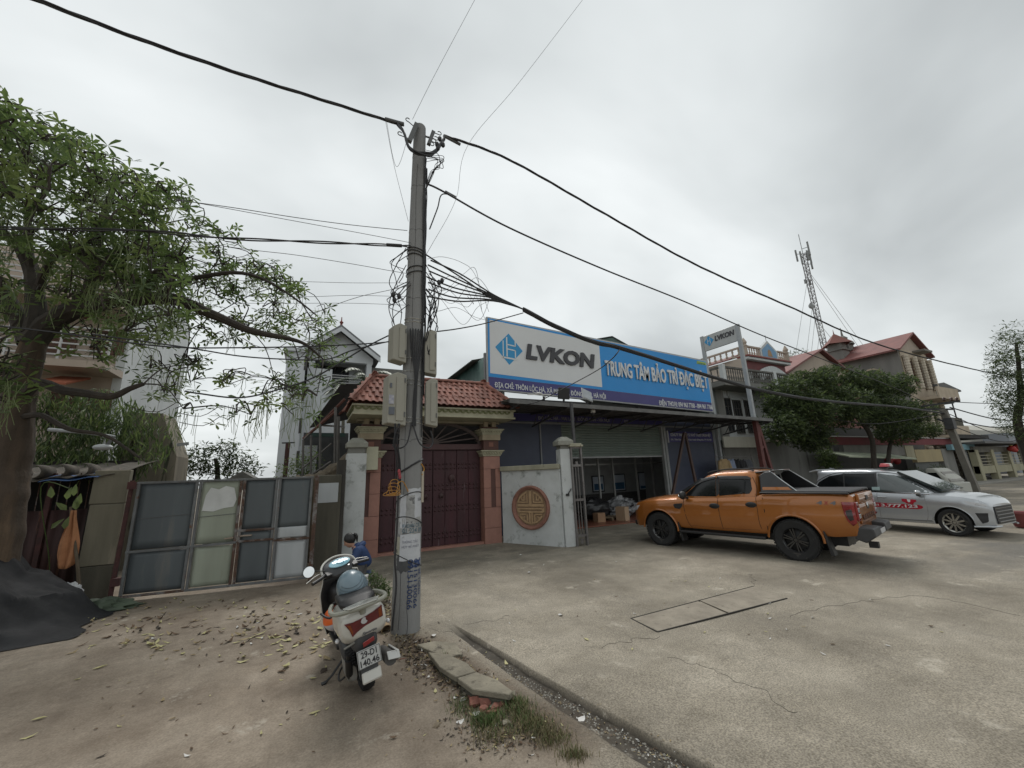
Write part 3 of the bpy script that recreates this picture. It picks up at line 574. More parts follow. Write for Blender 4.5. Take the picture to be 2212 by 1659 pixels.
def pink_pillar(x0, x1, label, slot):
    y0, y1 = GY, GY+.5
    t = thing('pink_gate_pillar', label, 'pillar', ((x0+x1)/2, (y0+y1)/2, 0), group='pink tiled pillars of the villa gate')
    mb = MB(); mb.box(x0+.02, x1-.02, y0+.02, y1-.02, -.05, 3.3); mb.build('core', M('grout_dark', (.12, .06, .05)), t)
    zs = [-.05, .42, .98, 1.52, 2.06, 2.43]
    for i in range(5):
        za, zb = zs[i]+.004, zs[i+1]-.004
        if i in (2, 3):   # split round the recessed slot
            for a, b in ((x0, slot), (slot+.15, x1)): mb = MB(); mb.box(a, b, y0, y0+.10, za, zb); mb.build('granite_tile', pink, t, bevel=.003)
            mb = MB(); mb.box(x0, x0+.019, y0+.101, y1, za, zb); mb.build('granite_tile', pink, t); mb = MB(); mb.box(x1-.019, x1, y0+.101, y1, za, zb); mb.build('granite_tile', pink, t)
        else:
            mb = MB(); mb.box(x0, x1, y0, y1, za, zb); mb.build('granite_tile', pink, t, bevel=.003)
    mb = MB(); mb.box(slot, slot+.15, y0+.04, y0+.06, .99, 2.05); mb.build('slot_back', M('pink_granite_slot', (.26, .12, .09)), t)
    cap_(t, x0, x1, y0, y1, 2.43, 'lower_capital', .85)
    z = 2.60; mb = MB(); c = (x0+x1)/2
    mb.box(x0+.03, x1-.03, y0+.03, y1-.03, z+.0, z+.30); mb.build('neck', pink, t, bevel=.004)
    mb = MB(); mb.box(c-.07, c+.07, y0+.015, y0+.029, z+.11, z+.24); mb.build('square_recess', M('pink_granite_slot', (.26, .12, .09)), t)
    mb = MB(); mb.box(x0-.03, x1+.03, y0-.03, y1+.03, z+.30, z+.46); mb.build('block', beige, t, bevel=.006)
    cap_(t, x0-.01, x1+.01, y0-.01, y1+.01, z+.46, 'upper_capital', .85)
    for dx in (-.13, .13): mb = MB(); mb.box(c+dx-.07, c+dx+.07, y0+.06, y1-.06, z+.66, z+.95); mb.build('stub_column', beige, t, bevel=.01)
    mb = MB(); mb.box(x0-.12, x1+.12, y0-.08, y1+.1, z+.86, z+.93); mb.build('collar', beige, t, bevel=.01)
    return t
pink_pillar(1.10, 1.62, 'pink granite tiled gate pillar half hidden by the white pillar, left of the double door', 1.21)
pink_pillar(4.50, 5.02, 'pink granite tiled gate pillar right of the double door, beside the round medallion wall', 4.72)
# white pillar on the left
wp = thing('white_pillar', 'narrow whitewashed pillar with a stepped grey cap left of the pink gate', 'pillar', (.85, 10.6, 0))
q = A(740, 1150, 10.45).x; q1 = A(785, 1150, 10.45).x
mb = MB(); mb.box(q, q1, 10.45, 10.83, -.05, 2.52); mb.build('shaft', white_w, wp, bevel=.01)
capm = M('grey_cap', (.32, .32, .28), (.2, .2, .17), sc=4, r=.95, b=.4)
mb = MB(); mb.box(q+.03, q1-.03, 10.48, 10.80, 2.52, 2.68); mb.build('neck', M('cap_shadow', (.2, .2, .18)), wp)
def pcap(x0, x1, y0, y1, z, nm, par, e=.05, h1=.12, h2=.14):
    mb = MB(); mb.box(x0-e, x1+e, y0-e, y1+e, z, z+h1); c = ((x0+x1)/2, (y0+y1)/2)
    a = [(x0-e, y0-e, z+h1), (x1+e, y0-e, z+h1), (x1+e, y1+e, z+h1), (x0-e, y1+e, z+h1)]; b = [(c[0]+(p[0]-c[0])*.45, c[1]+(p[1]-c[1])*.45, z+h1+h2) for p in a]
    mb.add(a+b, [(0, 1, 5, 4), (1, 2, 6, 5), (2, 3, 7, 6), (3, 0, 4, 7), (4, 5, 6, 7)]); return mb.build(nm, capm, par, bevel=.012)
pcap(q, q1, 10.45, 10.83, 2.66, 'cap', wp, .02, .12, .13)
mb = MB(); bx = A(800, 963, 10.7); mb.box(q1+.002, q1+.30, 10.66, 10.80, 2.12, 2.70); solo(mb, 'wall_box', M('cream_box', (.47, .46, .34), (.38, .37, .28)), 'cream electrical box fixed beside the cap of the white pillar', 'box', bevel=.008)
# door
drm = M('maroon_door_paint', (.058, .014, .02), (.032, .011, .014), sc=3, r=.6, b=.35, bs=50, streak=1, wear=(.13, .095, .10), wsc=9, wth=.63, wstreak=1)
drs = M('door_iron', (.07, .03, .032), (.04, .02, .02), r=.6, b=.1)
door = thing('double_door', 'tall maroon panelled double gate door with rows of round studs', 'door', (3.06, 11.12, 0))
studs = []
for i, (a, b) in enumerate(((1.66, 3.055), (3.065, 4.46))):
    n = 4; wd = (b-a)/n
    fr = None
    for k in range(n):
        mb = MB(); mb.box(a+k*wd+.006, a+(k+1)*wd-.006, 11.10+.004*(k % 2), 11.15, .07, 2.62); mb.build('door_plank', drm, door, bevel=.004)
    for zr in (.28, .98, 1.55, 2.12):
        for dz in (0, .115):
            for k in range(12): studs.append((a+.07+k*(b-a-.14)/11, zr+dz))
proto = None
for x, z in studs:
    if proto is None:
        mb = MB(); mb.lathe([(.032, 0), (.030, .01), (.018, .024), (.001, .03)], (0, 0, 0), 8, axis='y'); mb.v = [Vector((v.x, -v.y, v.z)) for v in mb.v]
        ORGs = ORG[door.name]; ORG[door.name] = None; proto = mb.build('stud', drs, door); ORG[door.name] = ORGs; o = proto
    else: o = proto.copy(); COL.objects.link(o); o.parent = door
    o.location = Vector((x, 11.096, z))-ORG[door.name]
for x, z, s_ in ((3.62, 1.85, 1.3), (3.30, 1.38, .9), (2.86, 1.38, .9)):
    mb = MB(); mb.ell((x, 11.08, z), (.085*s_, .05, .09*s_), 12, 8); mb.lathe([(.04*s_, -.01), (.055*s_, -.01), (.055*s_, .01), (.04*s_, .01), (.04*s_, -.01)], (x, 11.03, z-.05*s_), 12, axis='y'); mb.build('knocker', drs, door)
mb = MB(); mb.box(1.60, 4.52, 11.04, 11.22, 2.64, 2.80); mb.build('lintel', M('lintel_maroon', (.09, .04, .042), (.06, .03, .03), r=.6), door, bevel=.006)
mb = MB(); mb.box(1.62, 4.50, 10.93, 11.25, -.04, .065); mb.build('sill', pink, door, bevel=.004)
ft = thing('fan_light', 'dark arched sunburst fan of wooden spokes over the maroon double door', 'fan light', (3.06, 11.15, 2.8))
dk = M('fan_timber', (.10, .075, .07), (.06, .045, .042), r=.7, b=.1)
mb = MB(); pts = [Vector((3.06-1.42*math.cos(math.pi*i/16), 11.14, 2.80+.62*math.sin(math.pi*i/16))) for i in range(17)]
for a, b in zip(pts, pts[1:]): mb.bar(a, b, .09, .07, upv=(0, 1, 0))
mb.build('arch', dk, ft)
for k in range(1, 10):
    t = math.pi*k/10; mb = MB(); mb.bar((3.06-.16*math.cos(t), 11.14, 2.80+.14*math.sin(t)), (3.06-1.4*math.cos(t), 11.14, 2.80+.60*math.sin(t)), .035, .04, upv=(0, 1, 0)); mb.build('spoke', dk, ft)
mb = MB(); mb.lathe([(.0, -.03), (.18, -.03), (.18, .03), (0, .03)], (3.06, 11.14, 2.80), 16, axis='y'); mb.build('hub', dk, ft)
mb = MB(); mb.box(1.60, 4.52, 11.151, 11.19, 0, 2.64); mb.build('back_plate', drs, door)
mb = MB(); mb.box(.95, 5.15, 12.3, 12.5, 0, 3.9); solo(mb, 'dark_backing_wall', M('backing_shade', (.035, .032, .032), (.02, .019, .02), r=.9), 'dark porch wall behind the fan light of the villa gate', 'wall')  # backing wall added, its colour darkened to give shade behind the fan light
# canopy roof
FL, FR = A(757, 862, 10.15), A(1119, 887, 10.15); ez = (FL.z+FR.z)/2; x0, x1 = FL.x, FR.x; yb = 12.0
RLx, RRx, RY, RZ = A(806, 815, 11.05).x, A(1046, 830, 11.05).x, 11.05, A(925, 822, 11.05).z
cn = thing('tiled_canopy', 'red clay tiled hipped canopy over the villa gate with a swagged cream fascia', 'roof', ((x0+x1)/2, 11, ez))
mb = MB(); mb.box(x0+.10, x1-.10, 10.25, yb-.1, ez-.27, ez-.08); mb.box(x0+.05, x1-.05, 10.20, yb-.05, ez-.08, ez-.03); mb.box(x0+.06, x1-.06, 10.21, yb-.06, ez-.30, ez-.25); mb.build('fascia', cream, cn, bevel=.008)
mb = MB(); mb.box(1.0, 5.1, 10.95, 11.3, ez-.36, ez-.301); mb.build('soffit_beam', M('soffit_cream', (.32, .29, .22), (.22, .2, .15), streak=1), cn, bevel=.01)
swag = M('swag_moss', (.17, .18, .08), (.11, .12, .05), r=.9, b=.2); k = int((x1-x0-.24)/.17); pr = None
ORGs = ORG[cn.name]
def place(proto_, nm, mb_, mat_, par, loc, rot=None, **kw):
    if proto_ is None:
        s_ = ORG[par.name]; ORG[par.name] = None; o = mb_.build(nm, mat_, par, **kw); ORG[par.name] = s_
    else: o = proto_.copy(); COL.objects.link(o); o.parent = par
    o.location = Vector(loc)-(ORG[par.name] or Vector())
    if rot is not None: o.rotation_euler = rot
    return o
mbs = MB(); mbs.lathe([(.070, -.03), (.086, -.03), (.086, 0), (.070, 0), (.070, -.03)], (0, 0, 0), 10, axis='y', arc=math.pi, smooth=False); mbs.lathe([(.045, -.02), (.055, -.02), (.055, 0), (.045, 0), (.045, -.02)], (0, 0, 0), 8, axis='y', arc=math.pi, smooth=False)
mbs.v = [Vector((v.z if False else v.x, v.y, v.z)) for v in mbs.v]
mbs.v = [Matrix.Rotation(math.pi/2, 3, 'Y') @ v for v in mbs.v]
for i in range(k):
    o = place(pr, 'swag', mbs, swag, cn, (x0+.2+.17*i, 10.249, ez-.085)); pr = pr or o
for i in range(9): place(pr, 'swag', mbs, swag, cn, (x0+.098, 10.35+.17*i, ez-.085), (0, 0, -math.pi/2))
tile = M('clay_roof_tile', (.27, .105, .072), (.16, .068, .052), sc=5, r=.8, b=.3, bs=40, rand=.3, wear=(.10, .06, .045), wsc=9, wth=.66)
mb = MB(); mb.add([(x0+.1, 10.2, ez-.02), (x1-.1, 10.2, ez-.02), (x1-.1, yb, ez-.02), (x0+.1, yb, ez-.02), (RLx, RY, RZ-.05), (RRx, RY, RZ-.05)], [(0, 1, 5, 4), (1, 2, 5), (2, 3, 4, 5), (3, 0, 4)]); mb.build('roof_deck', M('deck_dark', (.08, .035, .025)), cn)
# S profiled tile, 0.19 wide, lower lip at local y=0
def tilemesh():
    mb = MB(); f = lambda u, v: Vector(((u-.5)*.185, v*.30, .018*math.sin(u*2*math.pi)+.012+.022*(1-v)))
    mb.grid(f, 6, 2); mb.grid(lambda u, v: f(u, 0)+Vector((0, 0, -.014*v)), 6, 1, flip=True); return mb
tp = None; tm = tilemesh(); rr = random.Random(5)
def slope(PL, PR, QL, QR, rows, wd=.165):
    global tp
    PL, PR, QL, QR = map(Vector, (PL, PR, QL, QR)); e = (PR-PL).normalized(); mid = ((QL+QR)-(PL+PR))/2; upd = (mid-e*mid.dot(e)).normalized(); nn = e.cross(upd)
    H = abs(((QL-PL)).dot(upd)); q = Matrix((e, upd, nn)).transposed().to_euler()
    for r_ in range(rows):
        t = r_/rows; a = PL+(QL-PL)*t; b = PR+(QR-PR)*t; L_ = (b-a).length; n = max(1, int(L_/wd+.5))
        for i in range(n):
            o = place(tp, 'roof_tile', tm, tile, cn, a+(b-a)*((i+.5)/n)+nn*rr.uniform(-.004, .014), (q.x+rr.uniform(-.02, .02), q.y+rr.uniform(-.07, .07), q.z+rr.uniform(-.05, .05))); tp = tp or o
slope((x0, 10.12, ez), (x1, 10.12, ez), (RLx, RY, RZ), (RRx, RY, RZ), 6)
slope((x0, yb, ez), (x0, 10.12, ez), (RLx, RY+.02, RZ), (RLx, RY, RZ), 6, .175)
rm = tile; rp = None; mbr = MB(); mbr.lathe([(.075, 0), (.085, .30), (.09, .30), (.078, 0)], (0, 0, 0), 10, arc=math.pi, smooth=True)
def ridge(a, b):
    global rp
    a, b = Vector(a), Vector(b); d = (b-a).normalized(); n = int((b-a).length/.27)
    x_ = d.cross(Vector((0, 0, 1))).normalized(); y_ = x_.cross(d).normalized()
    if y_.z < 0: y_ = -y_
    x_ = y_.cross(d); q = Matrix((x_, y_, d)).transposed().to_euler()
    for i in range(n+1): 
        o = place(rp, 'ridge_tile', mbr, tile, cn, a+(b-a)*(i/(n+.6)), q); rp = rp or o
ridge((RLx, RY, RZ+.0), (RRx, RY, RZ+.0)); ridge((x0, 10.12, ez+.02), (RLx, RY, RZ)); ridge((x1, 10.12, ez+.02), (RRx, RY, RZ)); ridge((x0, yb, ez+.02), (RLx, RY, RZ)); ridge((x1, yb, ez+.02), (RRx, RY, RZ))
# ------------------------------------------------------------------ medallion wall (set at an angle) and right pillar
w0, w1 = Vector((5.03, 10.78, 0)), G(1219, 1181); w1.z = 0; wu = (w1-w0).normalized(); wn = Vector((wu.y, -wu.x, 0)); wl = (w1-w0).length
if wn.y > 0: wn = -wn
def wpnt(u, z, n=0.): return w0+wu*u+wn*n+Vector((0, 0, z))
mw = thing('medallion_wall', 'short whitewashed wall with mould stains and a cream coping between pink gate and right white pillar', 'wall', w0)
zt = V(1150, 1003, w0, w1).z
mb = MB(); mb.add([wpnt(u, z, n) for u in (0, wl) for n in (0, -.22) for z in (-.05, zt-.16)], [(0, 1, 3, 2), (4, 6, 7, 5), (0, 4, 5, 1), (2, 3, 7, 6), (0, 2, 6, 4), (1, 5, 7, 3)]); mb.build('wall', white_w, mw)
mb = MB(); mb.add([wpnt(u, z, n) for u in (-.02, wl) for n in (.07, -.29) for z in (zt-.158, zt-.02)], [(0, 1, 3, 2), (4, 6, 7, 5), (0, 4, 5, 1), (2, 3, 7, 6), (0, 2, 6, 4), (1, 5, 7, 3)]); mb.build('coping', mould, mw, bevel=.015)
pc = V(1147, 1096, w0, w1); uc = (pc-w0).dot(wu); zc = pc.z; Rm = abs(V(1147, 1048, w0, w1).z-V(1147, 1144, w0, w1).z)/2
md = thing('round_medallion', 'round terracotta rimmed stone medallion with a square fret relief set in the white wall', 'medallion', wpnt(uc, zc))
MT = Matrix((wu, Vector((0, 0, 1)), wn)).transposed().to_4x4(); MT.translation = wpnt(uc, zc)
mb = MB(); mb.T = MT; mb.lathe([(Rm*.80, .0), (Rm*.82, .035), (Rm*.86, .05), (Rm*.93, .085), (Rm*.99, .07), (Rm, .0)], n=48, axis='z'); mb.build('rim', M('terracotta_rim', (.30, .145, .105), (.2, .1, .075), sc=6, r=.8, b=.2), md)
fs = M('relief_stone', (.44, .30, .17), (.33, .22, .125), sc=7, r=.85, b=.25); fb = M('relief_ground', (.31, .21, .13), (.23, .155, .095), sc=7, r=.85, b=.25)
mb = MB(); mb.T = MT; mb.lathe([(.0, .006), (Rm*.82, .006)], n=48); mb.build('disc', fb, md)
def rel(x0, x1, y0, y1, h=.035):
    mb = MB(); mb.T = MT; mb.box(x0*Rm, x1*Rm, y0*Rm, y1*Rm, .005, h); mb.build('relief', fs, md, bevel=.006)
def arcrel(r_, a0, a1, wd=.05, h=.035):
    mb = MB(); mb.T = MT; n = 8; P_ = []
    for i in range(n):
        a, b = R(a0+(a1-a0)*i/n), R(a0+(a1-a0)*(i+1)/n)
        mb.bar((Rm*r_*math.cos(a), Rm*r_*math.sin(a), h/2), (Rm*r_*math.cos(b), Rm*r_*math.sin(b), h/2), wd*Rm*1.5, h, upv=(0, 0, 1))
    mb.build('relief', fs, md)
rel(-.07, .07, .06, .74); rel(-.70, .70, .03, .15, .033); rel(-.72, .72, -.10, -.03, .03); rel(-.68, .68, -.24, -.17, .033); rel(-.10, -.015, -.74, -.17); rel(.015, .10, -.74, -.17)
for s_ in (-1, 1):
    def rr_(a, b, c, d): rel(min(a*s_, b*s_), max(a*s_, b*s_), c, d)
    arcrel(.70, 90-s_*12, 90-s_*72); arcrel(.70, -90+s_*10, -90+s_*58)
    rr_(.14, .20, .22, .70); rr_(.14, .62, .20, .26); rr_(.30, .36, .34, .56); rr_(.30, .48, .30, .36); rr_(.44, .50, .36, .46)
    rr_(.17, .23, -.66, -.28); rr_(.17, .60, -.34, -.28); rr_(.33, .39, -.54, -.40); rr_(.33, .50, -.50, -.44); rr_(.60, .72, -.20, -.03)
# right white pillar, slightly turned
ca, sa = math.cos(R(-14)), math.sin(R(-14)); pb = G(1223, 1181); pb.z = 0
rp_ = thing('white_pillar', 'whitewashed pillar with a pyramid cap right of the medallion, carrying a small black hook', 'pillar', pb)
PT = Matrix.Translation(pb) @ Matrix.Rotation(R(-14), 4, 'Z')
hz = V(1212, 970, pb, pb+Vector((1, -.25, 0))).z
mb = MB(); mb.T = PT; mb.box(0, .33, 0, .36, -.05, hz); mb.build('shaft', white_w, rp_, bevel=.01)
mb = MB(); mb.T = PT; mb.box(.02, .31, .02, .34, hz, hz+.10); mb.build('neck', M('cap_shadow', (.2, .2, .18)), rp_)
mb = MB(); mb.T = PT; mb.box(-.06, .39, -.06, .42, hz+.1, hz+.22); a = [(-.06, -.06), (.39, -.06), (.39, .42), (-.06, .42)]
mb.add([(x, y, hz+.22) for x, y in a]+[(.165+(x-.165)*.4, .18+(y-.18)*.4, hz+.34) for x, y in a], [(0, 1, 5, 4), (1, 2, 6, 5), (2, 3, 7, 6), (3, 0, 4, 7), (4, 5, 6, 7)]); mb.build('cap', capm, rp_, bevel=.012)
bm_ = M('black_paint', (.018, .018, .018), r=.5, b=0)
mb = MB(); mb.T = PT; mb.bar((.14, -.02, 1.31), (.24, -.03, 1.45), .035, .02); mb.cbox((.13, -.015, 1.29), (.09, .03, .06)); mb.build('hook', bm_, rp_)
# folded lattice gate post with a little stone cap
lp0 = G(1247, 1180); lp0.z = 0; LT = Matrix.Translation(lp0) @ Matrix.Rotation(R(-8), 4, 'Z')
lt = thing('lattice_gate_post', 'narrow grey steel lattice gate post standing by the shed driveway', 'gate post', lp0)
stl = M('dull_steel', (.20, .19, .185), (.12, .11, .105), sc=6, r=.5, b=.1, metal=.4, wear=(.16, .10, .07), wsc=6, wth=.63); ztp = V(1250, 965, lp0, lp0+Vector((1, 0, 0))).z
for x in (0, .30): mb = MB(); mb.T = LT; mb.box(x, x+.045, 0, .09, -.02, ztp); mb.build('upright', stl, lt)
for z in (.22, 1.12, 2.02, ztp-.05): mb = MB(); mb.T = LT; mb.box(.046, .299, .01, .08, z, z+.06); mb.build('cross_bar', stl, lt)
for x in (.12, .20): mb = MB(); mb.T = LT; mb.box(x, x+.02, .03, .06, .28, 2.02); mb.build('inner_bar', stl, lt)
for z in (.12, 2.12): mb = MB(); mb.T = LT; mb.box(.14, .21, .03, .06, z-.08, z+.04); mb.build('inner_plate', stl, lt)
mb = MB(); mb.T = LT; mb.box(-.03, .375, -.05, .14, ztp, ztp+.05); mb.box(0, .345, -.02, .11, ztp+.05, ztp+.09); mb.build('cap', mould, lt, bevel=.01)
# ------------------------------------------------------------------ workshop shed behind: walls, shutter, interior, awning, billboard
WY = 12.0
navy = M('slate_blue_panel', (.052, .064, .105), (.038, .046, .078), sc=2, r=.5, b=.05)
grn = M('green_sheet', (.05, .10, .085), (.03, .06, .052), sc=3, r=.5, b=.05)
dsteel = M('dark_truss_steel', (.075, .075, .078), (.045, .045, .048), sc=5, r=.6, b=.1)
xL, xR = 5.15, A(1543, 950, WY).x
sx_a, sx_b = A(1214, 950, WY).x, A(1434, 1000, WY).x
shd = thing('workshop_shed', 'large corrugated workshop shed with slate blue front panels and an open roller shutter', 'building', ((xL+xR)/2, WY, 0))
sy1 = WY+7.5
e0 = A(1052, 770, WY+.1).z
def corr(p, q, z0_, z1_, nm, mat_, pitch=.14, amp=.018, zt2=None):
    p, q = Vector(p), Vector(q); L_ = (q-p).length; d = (q-p)/L_; n = Vector((d.y, -d.x, 0)); k = int(L_/pitch*6); mb = MB()
    mb.grid(lambda u, v: p+d*L_*u+n*amp*max(-.4, math.cos(u*L_/pitch*2*math.pi))+Vector((0, 0, z0_+((z1_+((zt2 or z1_)-z1_)*u)-z0_)*v)), k, 1); return mb.build(nm, mat_, shd, solid=.003)
corr((xL, WY+.1, 0), (xL, sy1, 0), 0, e0, 'side_wall', grn)
corr((xR, WY+.1, 0), (xR, sy1, 0), 0, e0, 'side_wall', grn)
mb = MB(); mb.box(xL-.05, xL+.12, WY+.02, WY+.12, 0, e0+.1); mb.box(xR-.12, xR+.02, WY-.04, WY+.06, 0, e0); mb.build('corner_post', M('grey_steel', (.24, .25, .26), (.16, .165, .17), r=.6), shd)
pk = A(1318, 729, WY+.9); px_ = pk.x
rfm = M('grey_roof_sheet', (.10, .12, .115), (.07, .08, .078), sc=2, r=.6, b=.1)
for s_, xe in ((-1, xL-.25), (1, xR+.3)):
    mb = MB(); L_ = math.hypot(px_-xe, 2); mb.grid(lambda u, v: Vector((xe+(px_-xe)*u, WY+.75+(sy1-WY)*v, e0+(pk.z-e0)*u+.02*math.cos(v*320))), 2, 330); mb.build('roof', rfm, shd, solid=.01)
mb = MB(); mb.prism([(xL, WY+.78, e0-.3), (xR, WY+.78, e0-.3), (xR, WY+.78, e0), (px_, WY+.78, pk.z-.05), (xL, WY+.78, e0)], (0, .05, 0)); mb.build('gable', grn, shd)
ztop = 3.95
def panel(a, b, z0_, z1_, mat_=navy, nm='front_panel'):
    mb = MB(); mb.box(a, b, WY, WY+.06, z0_, z1_); return mb.build(nm, mat_, shd, bevel=.004)
panel(xL+.13, A(1166, 950, WY).x-.01, 0, ztop); panel(A(1166, 950, WY).x+.05, sx_a, 0, ztop-.32)
mb = MB(); mb.box(A(1166, 950, WY).x-.008, A(1166, 950, WY).x+.045, WY-.04, WY+.05, 0, ztop-.3); mb.build('trim_post', M('grey_steel', (.24, .25, .26)), shd)
panel(sx_b+.30, xR-.13, 0, ztop)
mb = MB(); mb.box(sx_a-.1, sx_b+.3, WY-.01, WY+.1, 3.62, ztop); mb.build('header_panel', M('header_grey', (.13, .135, .13), (.09, .09, .09), sc=3), shd)
mb = MB(); mb.box(xL+.2, xR, WY-.06, WY-.012, ztop-.36, ztop-.30); mb.build('gutter_rail', M('grey_steel', (.24, .25, .26)), shd)
for x, wd in ((sx_b, .10), (sx_b+.14, .12)): mb = MB(); mb.box(x, x+wd, WY-.07, WY+.08, 0, 3.6); mb.build('jamb', M('jamb_steel', (.34, .35, .35), (.24, .25, .25), r=.5), shd, bevel=.005)
# roller shutter, slats modelled one by one down to z 2.63
zsh = A(1340, 985, WY).z; shm = M('shutter_green_grey', (.155, .19, .165), (.12, .15, .13), sc=2, r=.5, b=.05); k = 0; z = zsh; pr = None
while z < 3.60:
    mb = MB(); n_ = 5; hw_ = sx_b-sx_a; mb.grid(lambda u, v: Vector((u*hw_, -.022*math.sin(v*math.pi), v*.092)), 1, n_); mb.box(0, hw_, .002, .012, 0, .095)
    o = place(pr, 'shutter_slat', mb, shm, shd, (sx_a, WY+.05, z)); pr = pr or o; z += .098
mb = MB(); mb.box(sx_a, sx_b, WY+.03, WY+.07, zsh-.06, zsh); mb.build('shutter_bottom_bar', M('jamb_steel', (.34, .35, .35)), shd)
# interior
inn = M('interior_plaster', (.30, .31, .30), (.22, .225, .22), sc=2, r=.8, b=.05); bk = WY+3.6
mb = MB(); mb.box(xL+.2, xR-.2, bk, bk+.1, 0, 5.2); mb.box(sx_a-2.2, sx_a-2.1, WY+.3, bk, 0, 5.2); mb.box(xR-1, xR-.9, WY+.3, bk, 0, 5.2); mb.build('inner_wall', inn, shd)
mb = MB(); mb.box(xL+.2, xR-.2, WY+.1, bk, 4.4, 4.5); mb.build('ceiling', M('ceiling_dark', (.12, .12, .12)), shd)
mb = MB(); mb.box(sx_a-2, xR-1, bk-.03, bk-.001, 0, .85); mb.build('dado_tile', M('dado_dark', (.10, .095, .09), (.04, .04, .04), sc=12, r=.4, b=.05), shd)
mb = MB(); fl0, fl1 = G(1268, 1140), G(1390, 1130); mb.prism([(fl0.x-1.6, WY+.1, .0), (fl0.x-.4, fl0.y, 0), (14.5, fl0.y-.35, 0), (15.5, WY+.1, 0), (15.5, bk, 0), (fl0.x-1.6, bk, 0)], (0, 0, .035)); mb.build('tile_floor', M('red_tile_floor', (.26, .10, .065), (.2, .075, .05), sc=3, r=.3, b=.05), shd)
def at2(x, y, Y): return A(x, y, Y)
alu = M('aluminium_frame', (.42, .42, .40), (.32, .32, .31), r=.4, metal=.3, b=0)
gy = WY+1.9
for x in (1291, 1322, 1372, 1407, 1500): q = at2(x, 1000, gy).x; mb = MB(); mb.box(q, q+.07, gy, gy+.06, .03, 3.3); mb.build('partition_post', alu, shd)
mb = MB(); qa, qb = at2(1265, 1000, gy).x, 16.2
for z in (2.15, 2.75): mb.box(qa, qb, gy+.061, gy+.1, z, z+.06)
mb.build('partition_rail', alu, shd)
wdk = M('picture_frame_dark', (.03, .03, .035), r=.4, b=0)
for i, (xa, xb, ya, yb_) in enumerate(((1278, 1307, 1028, 1062), (1323, 1353, 1024, 1060), (1377, 1410, 1020, 1058))):
    a, b = at2(xa, ya, bk-.06), at2(xb, yb_, bk-.06)
    pc_ = thing('framed_poster', ['framed blue poster on the inner wall, leftmost of the three', 'framed blue poster on the inner wall, middle of the three', 'framed pale poster on the inner wall, rightmost of the three'][i], 'picture', (a.x, bk-.06, b.z), group='posters inside the workshop')
    mb = MB(); mb.box(a.x, b.x, bk-.06, bk-.035, b.z, a.z); mb.build('frame', wdk, pc_)
    mb = MB(); mb.box(a.x+.05, b.x-.05, bk-.064, bk-.061, b.z+.05, a.z-.05); mb.build('print', M('poster_pale', (.48, .52, .56), (.35, .4, .46), sc=3), pc_)
    mb = MB(); mb.box(a.x+.1, b.x-.1, bk-.068, bk-.065, b.z+.1, b.z+(a.z-b.z)*(.5 if i < 2 else .25)); mb.build('print', M('poster_blue', (.04, .12, .22), (.03, .08, .14), sc=5), pc_)
# goods on the floor: wrapped machine on a pallet, cartons
plm = M('clear_wrap', (.40, .41, .42), (.16, .16, .165), sc=5, r=.25, b=.5, bs=14, wear=(.05, .05, .055), wsc=3, wth=.55)
m0 = G(1345, 1127)
crumple('wrapped_machine', (m0.x+.9, m0.y+1.05, .42), (.75, .55, .40), plm, 'bulky machine wrapped in clear crumpled plastic inside the workshop', 'machine', 12, 6, .35)
crumple('wrapped_roll', (m0.x-.55, m0.y+1.05, .47), (.8, .5, .42), M('black_wrap', (.03, .03, .032), (.015, .015, .016), r=.3, b=.4, bs=16), 'black plastic wrapped roll lying on the workshop pallet', 'roll', 15, 4, .18)
pl = thing('wooden_pallet', 'low wooden pallet under the wrapped roll in the workshop', 'pallet', m0+Vector((0, .3, 0)))
wd_ = M('pallet_wood', (.30, .23, .15), (.2, .15, .10), sc=6, streak=0, r=.9)
for k in range(5): mb = MB(); mb.box(m0.x-.75, m0.x+.35, m0.y+.30+.15*k, m0.y+.41+.15*k, .14, .16); mb.build('board', wd_, pl)
for x in (-.75, -.25, .27): mb = MB(); mb.box(m0.x+x, m0.x+x+.09, m0.y+.28, m0.y+1.0, .04, .138); mb.build('bearer', wd_, pl)
ctn = M('carton', (.40, .25, .15), (.33, .2, .12), sc=4, r=.85)
q = G(1322, 1129); mb = MB(); mb.box(q.x-.55, q.x-.2, q.y+.1, q.y+.4, .036, .36); solo(mb, 'carton', ctn, 'small brown carton at the left end of the workshop pallet', 'box', bevel=.004)
q = G(1352, 1128); mb = MB(); mb.cbox((q.x+.05, q.y+.2, .29), (.30, .4, .50), rz=.3); solo(mb, 'carton', M('carton_pale', (.50, .36, .24), (.42, .3, .2)), 'open pale carton standing upright in front of the wrapped machine', 'box', bevel=.004)
# ------------------------------------------------------------------ awning
y0, y1 = 9.65, WY-.1
ax0, ax1 = A(1100, 872, y0).x, A(1668, 910, y0).x
zf0, zf1 = A(1108, 869, y0).z, A(1664, 909, y0).z
def az(x, y): return (zf0+(zf1-zf0)*(x-ax0)/(ax1-ax0))+(y-y0)*.06-.02
aw = thing('steel_awning', 'wide dark steel framed awning sheet roof projecting under the blue billboard', 'awning', ((ax0+ax1)/2, y0, zf0))
aws = M('awning_sheet', (.21, .215, .21), (.11, .115, .11), sc=2.5, r=.5, b=.1, wear=(.06, .06, .058), wsc=2.5, wth=.55)
mb = MB(); mb.grid(lambda u, v: Vector((ax0+(ax1-ax0)*u, y0+(y1-y0)*v, az(ax0+(ax1-ax0)*u, y0+(y1-y0)*v)+.10+.015*math.cos(u*(ax1-ax0)/.2*6.283))), 330, 2); mb.build('roof_sheet', aws, aw, solid=.004)
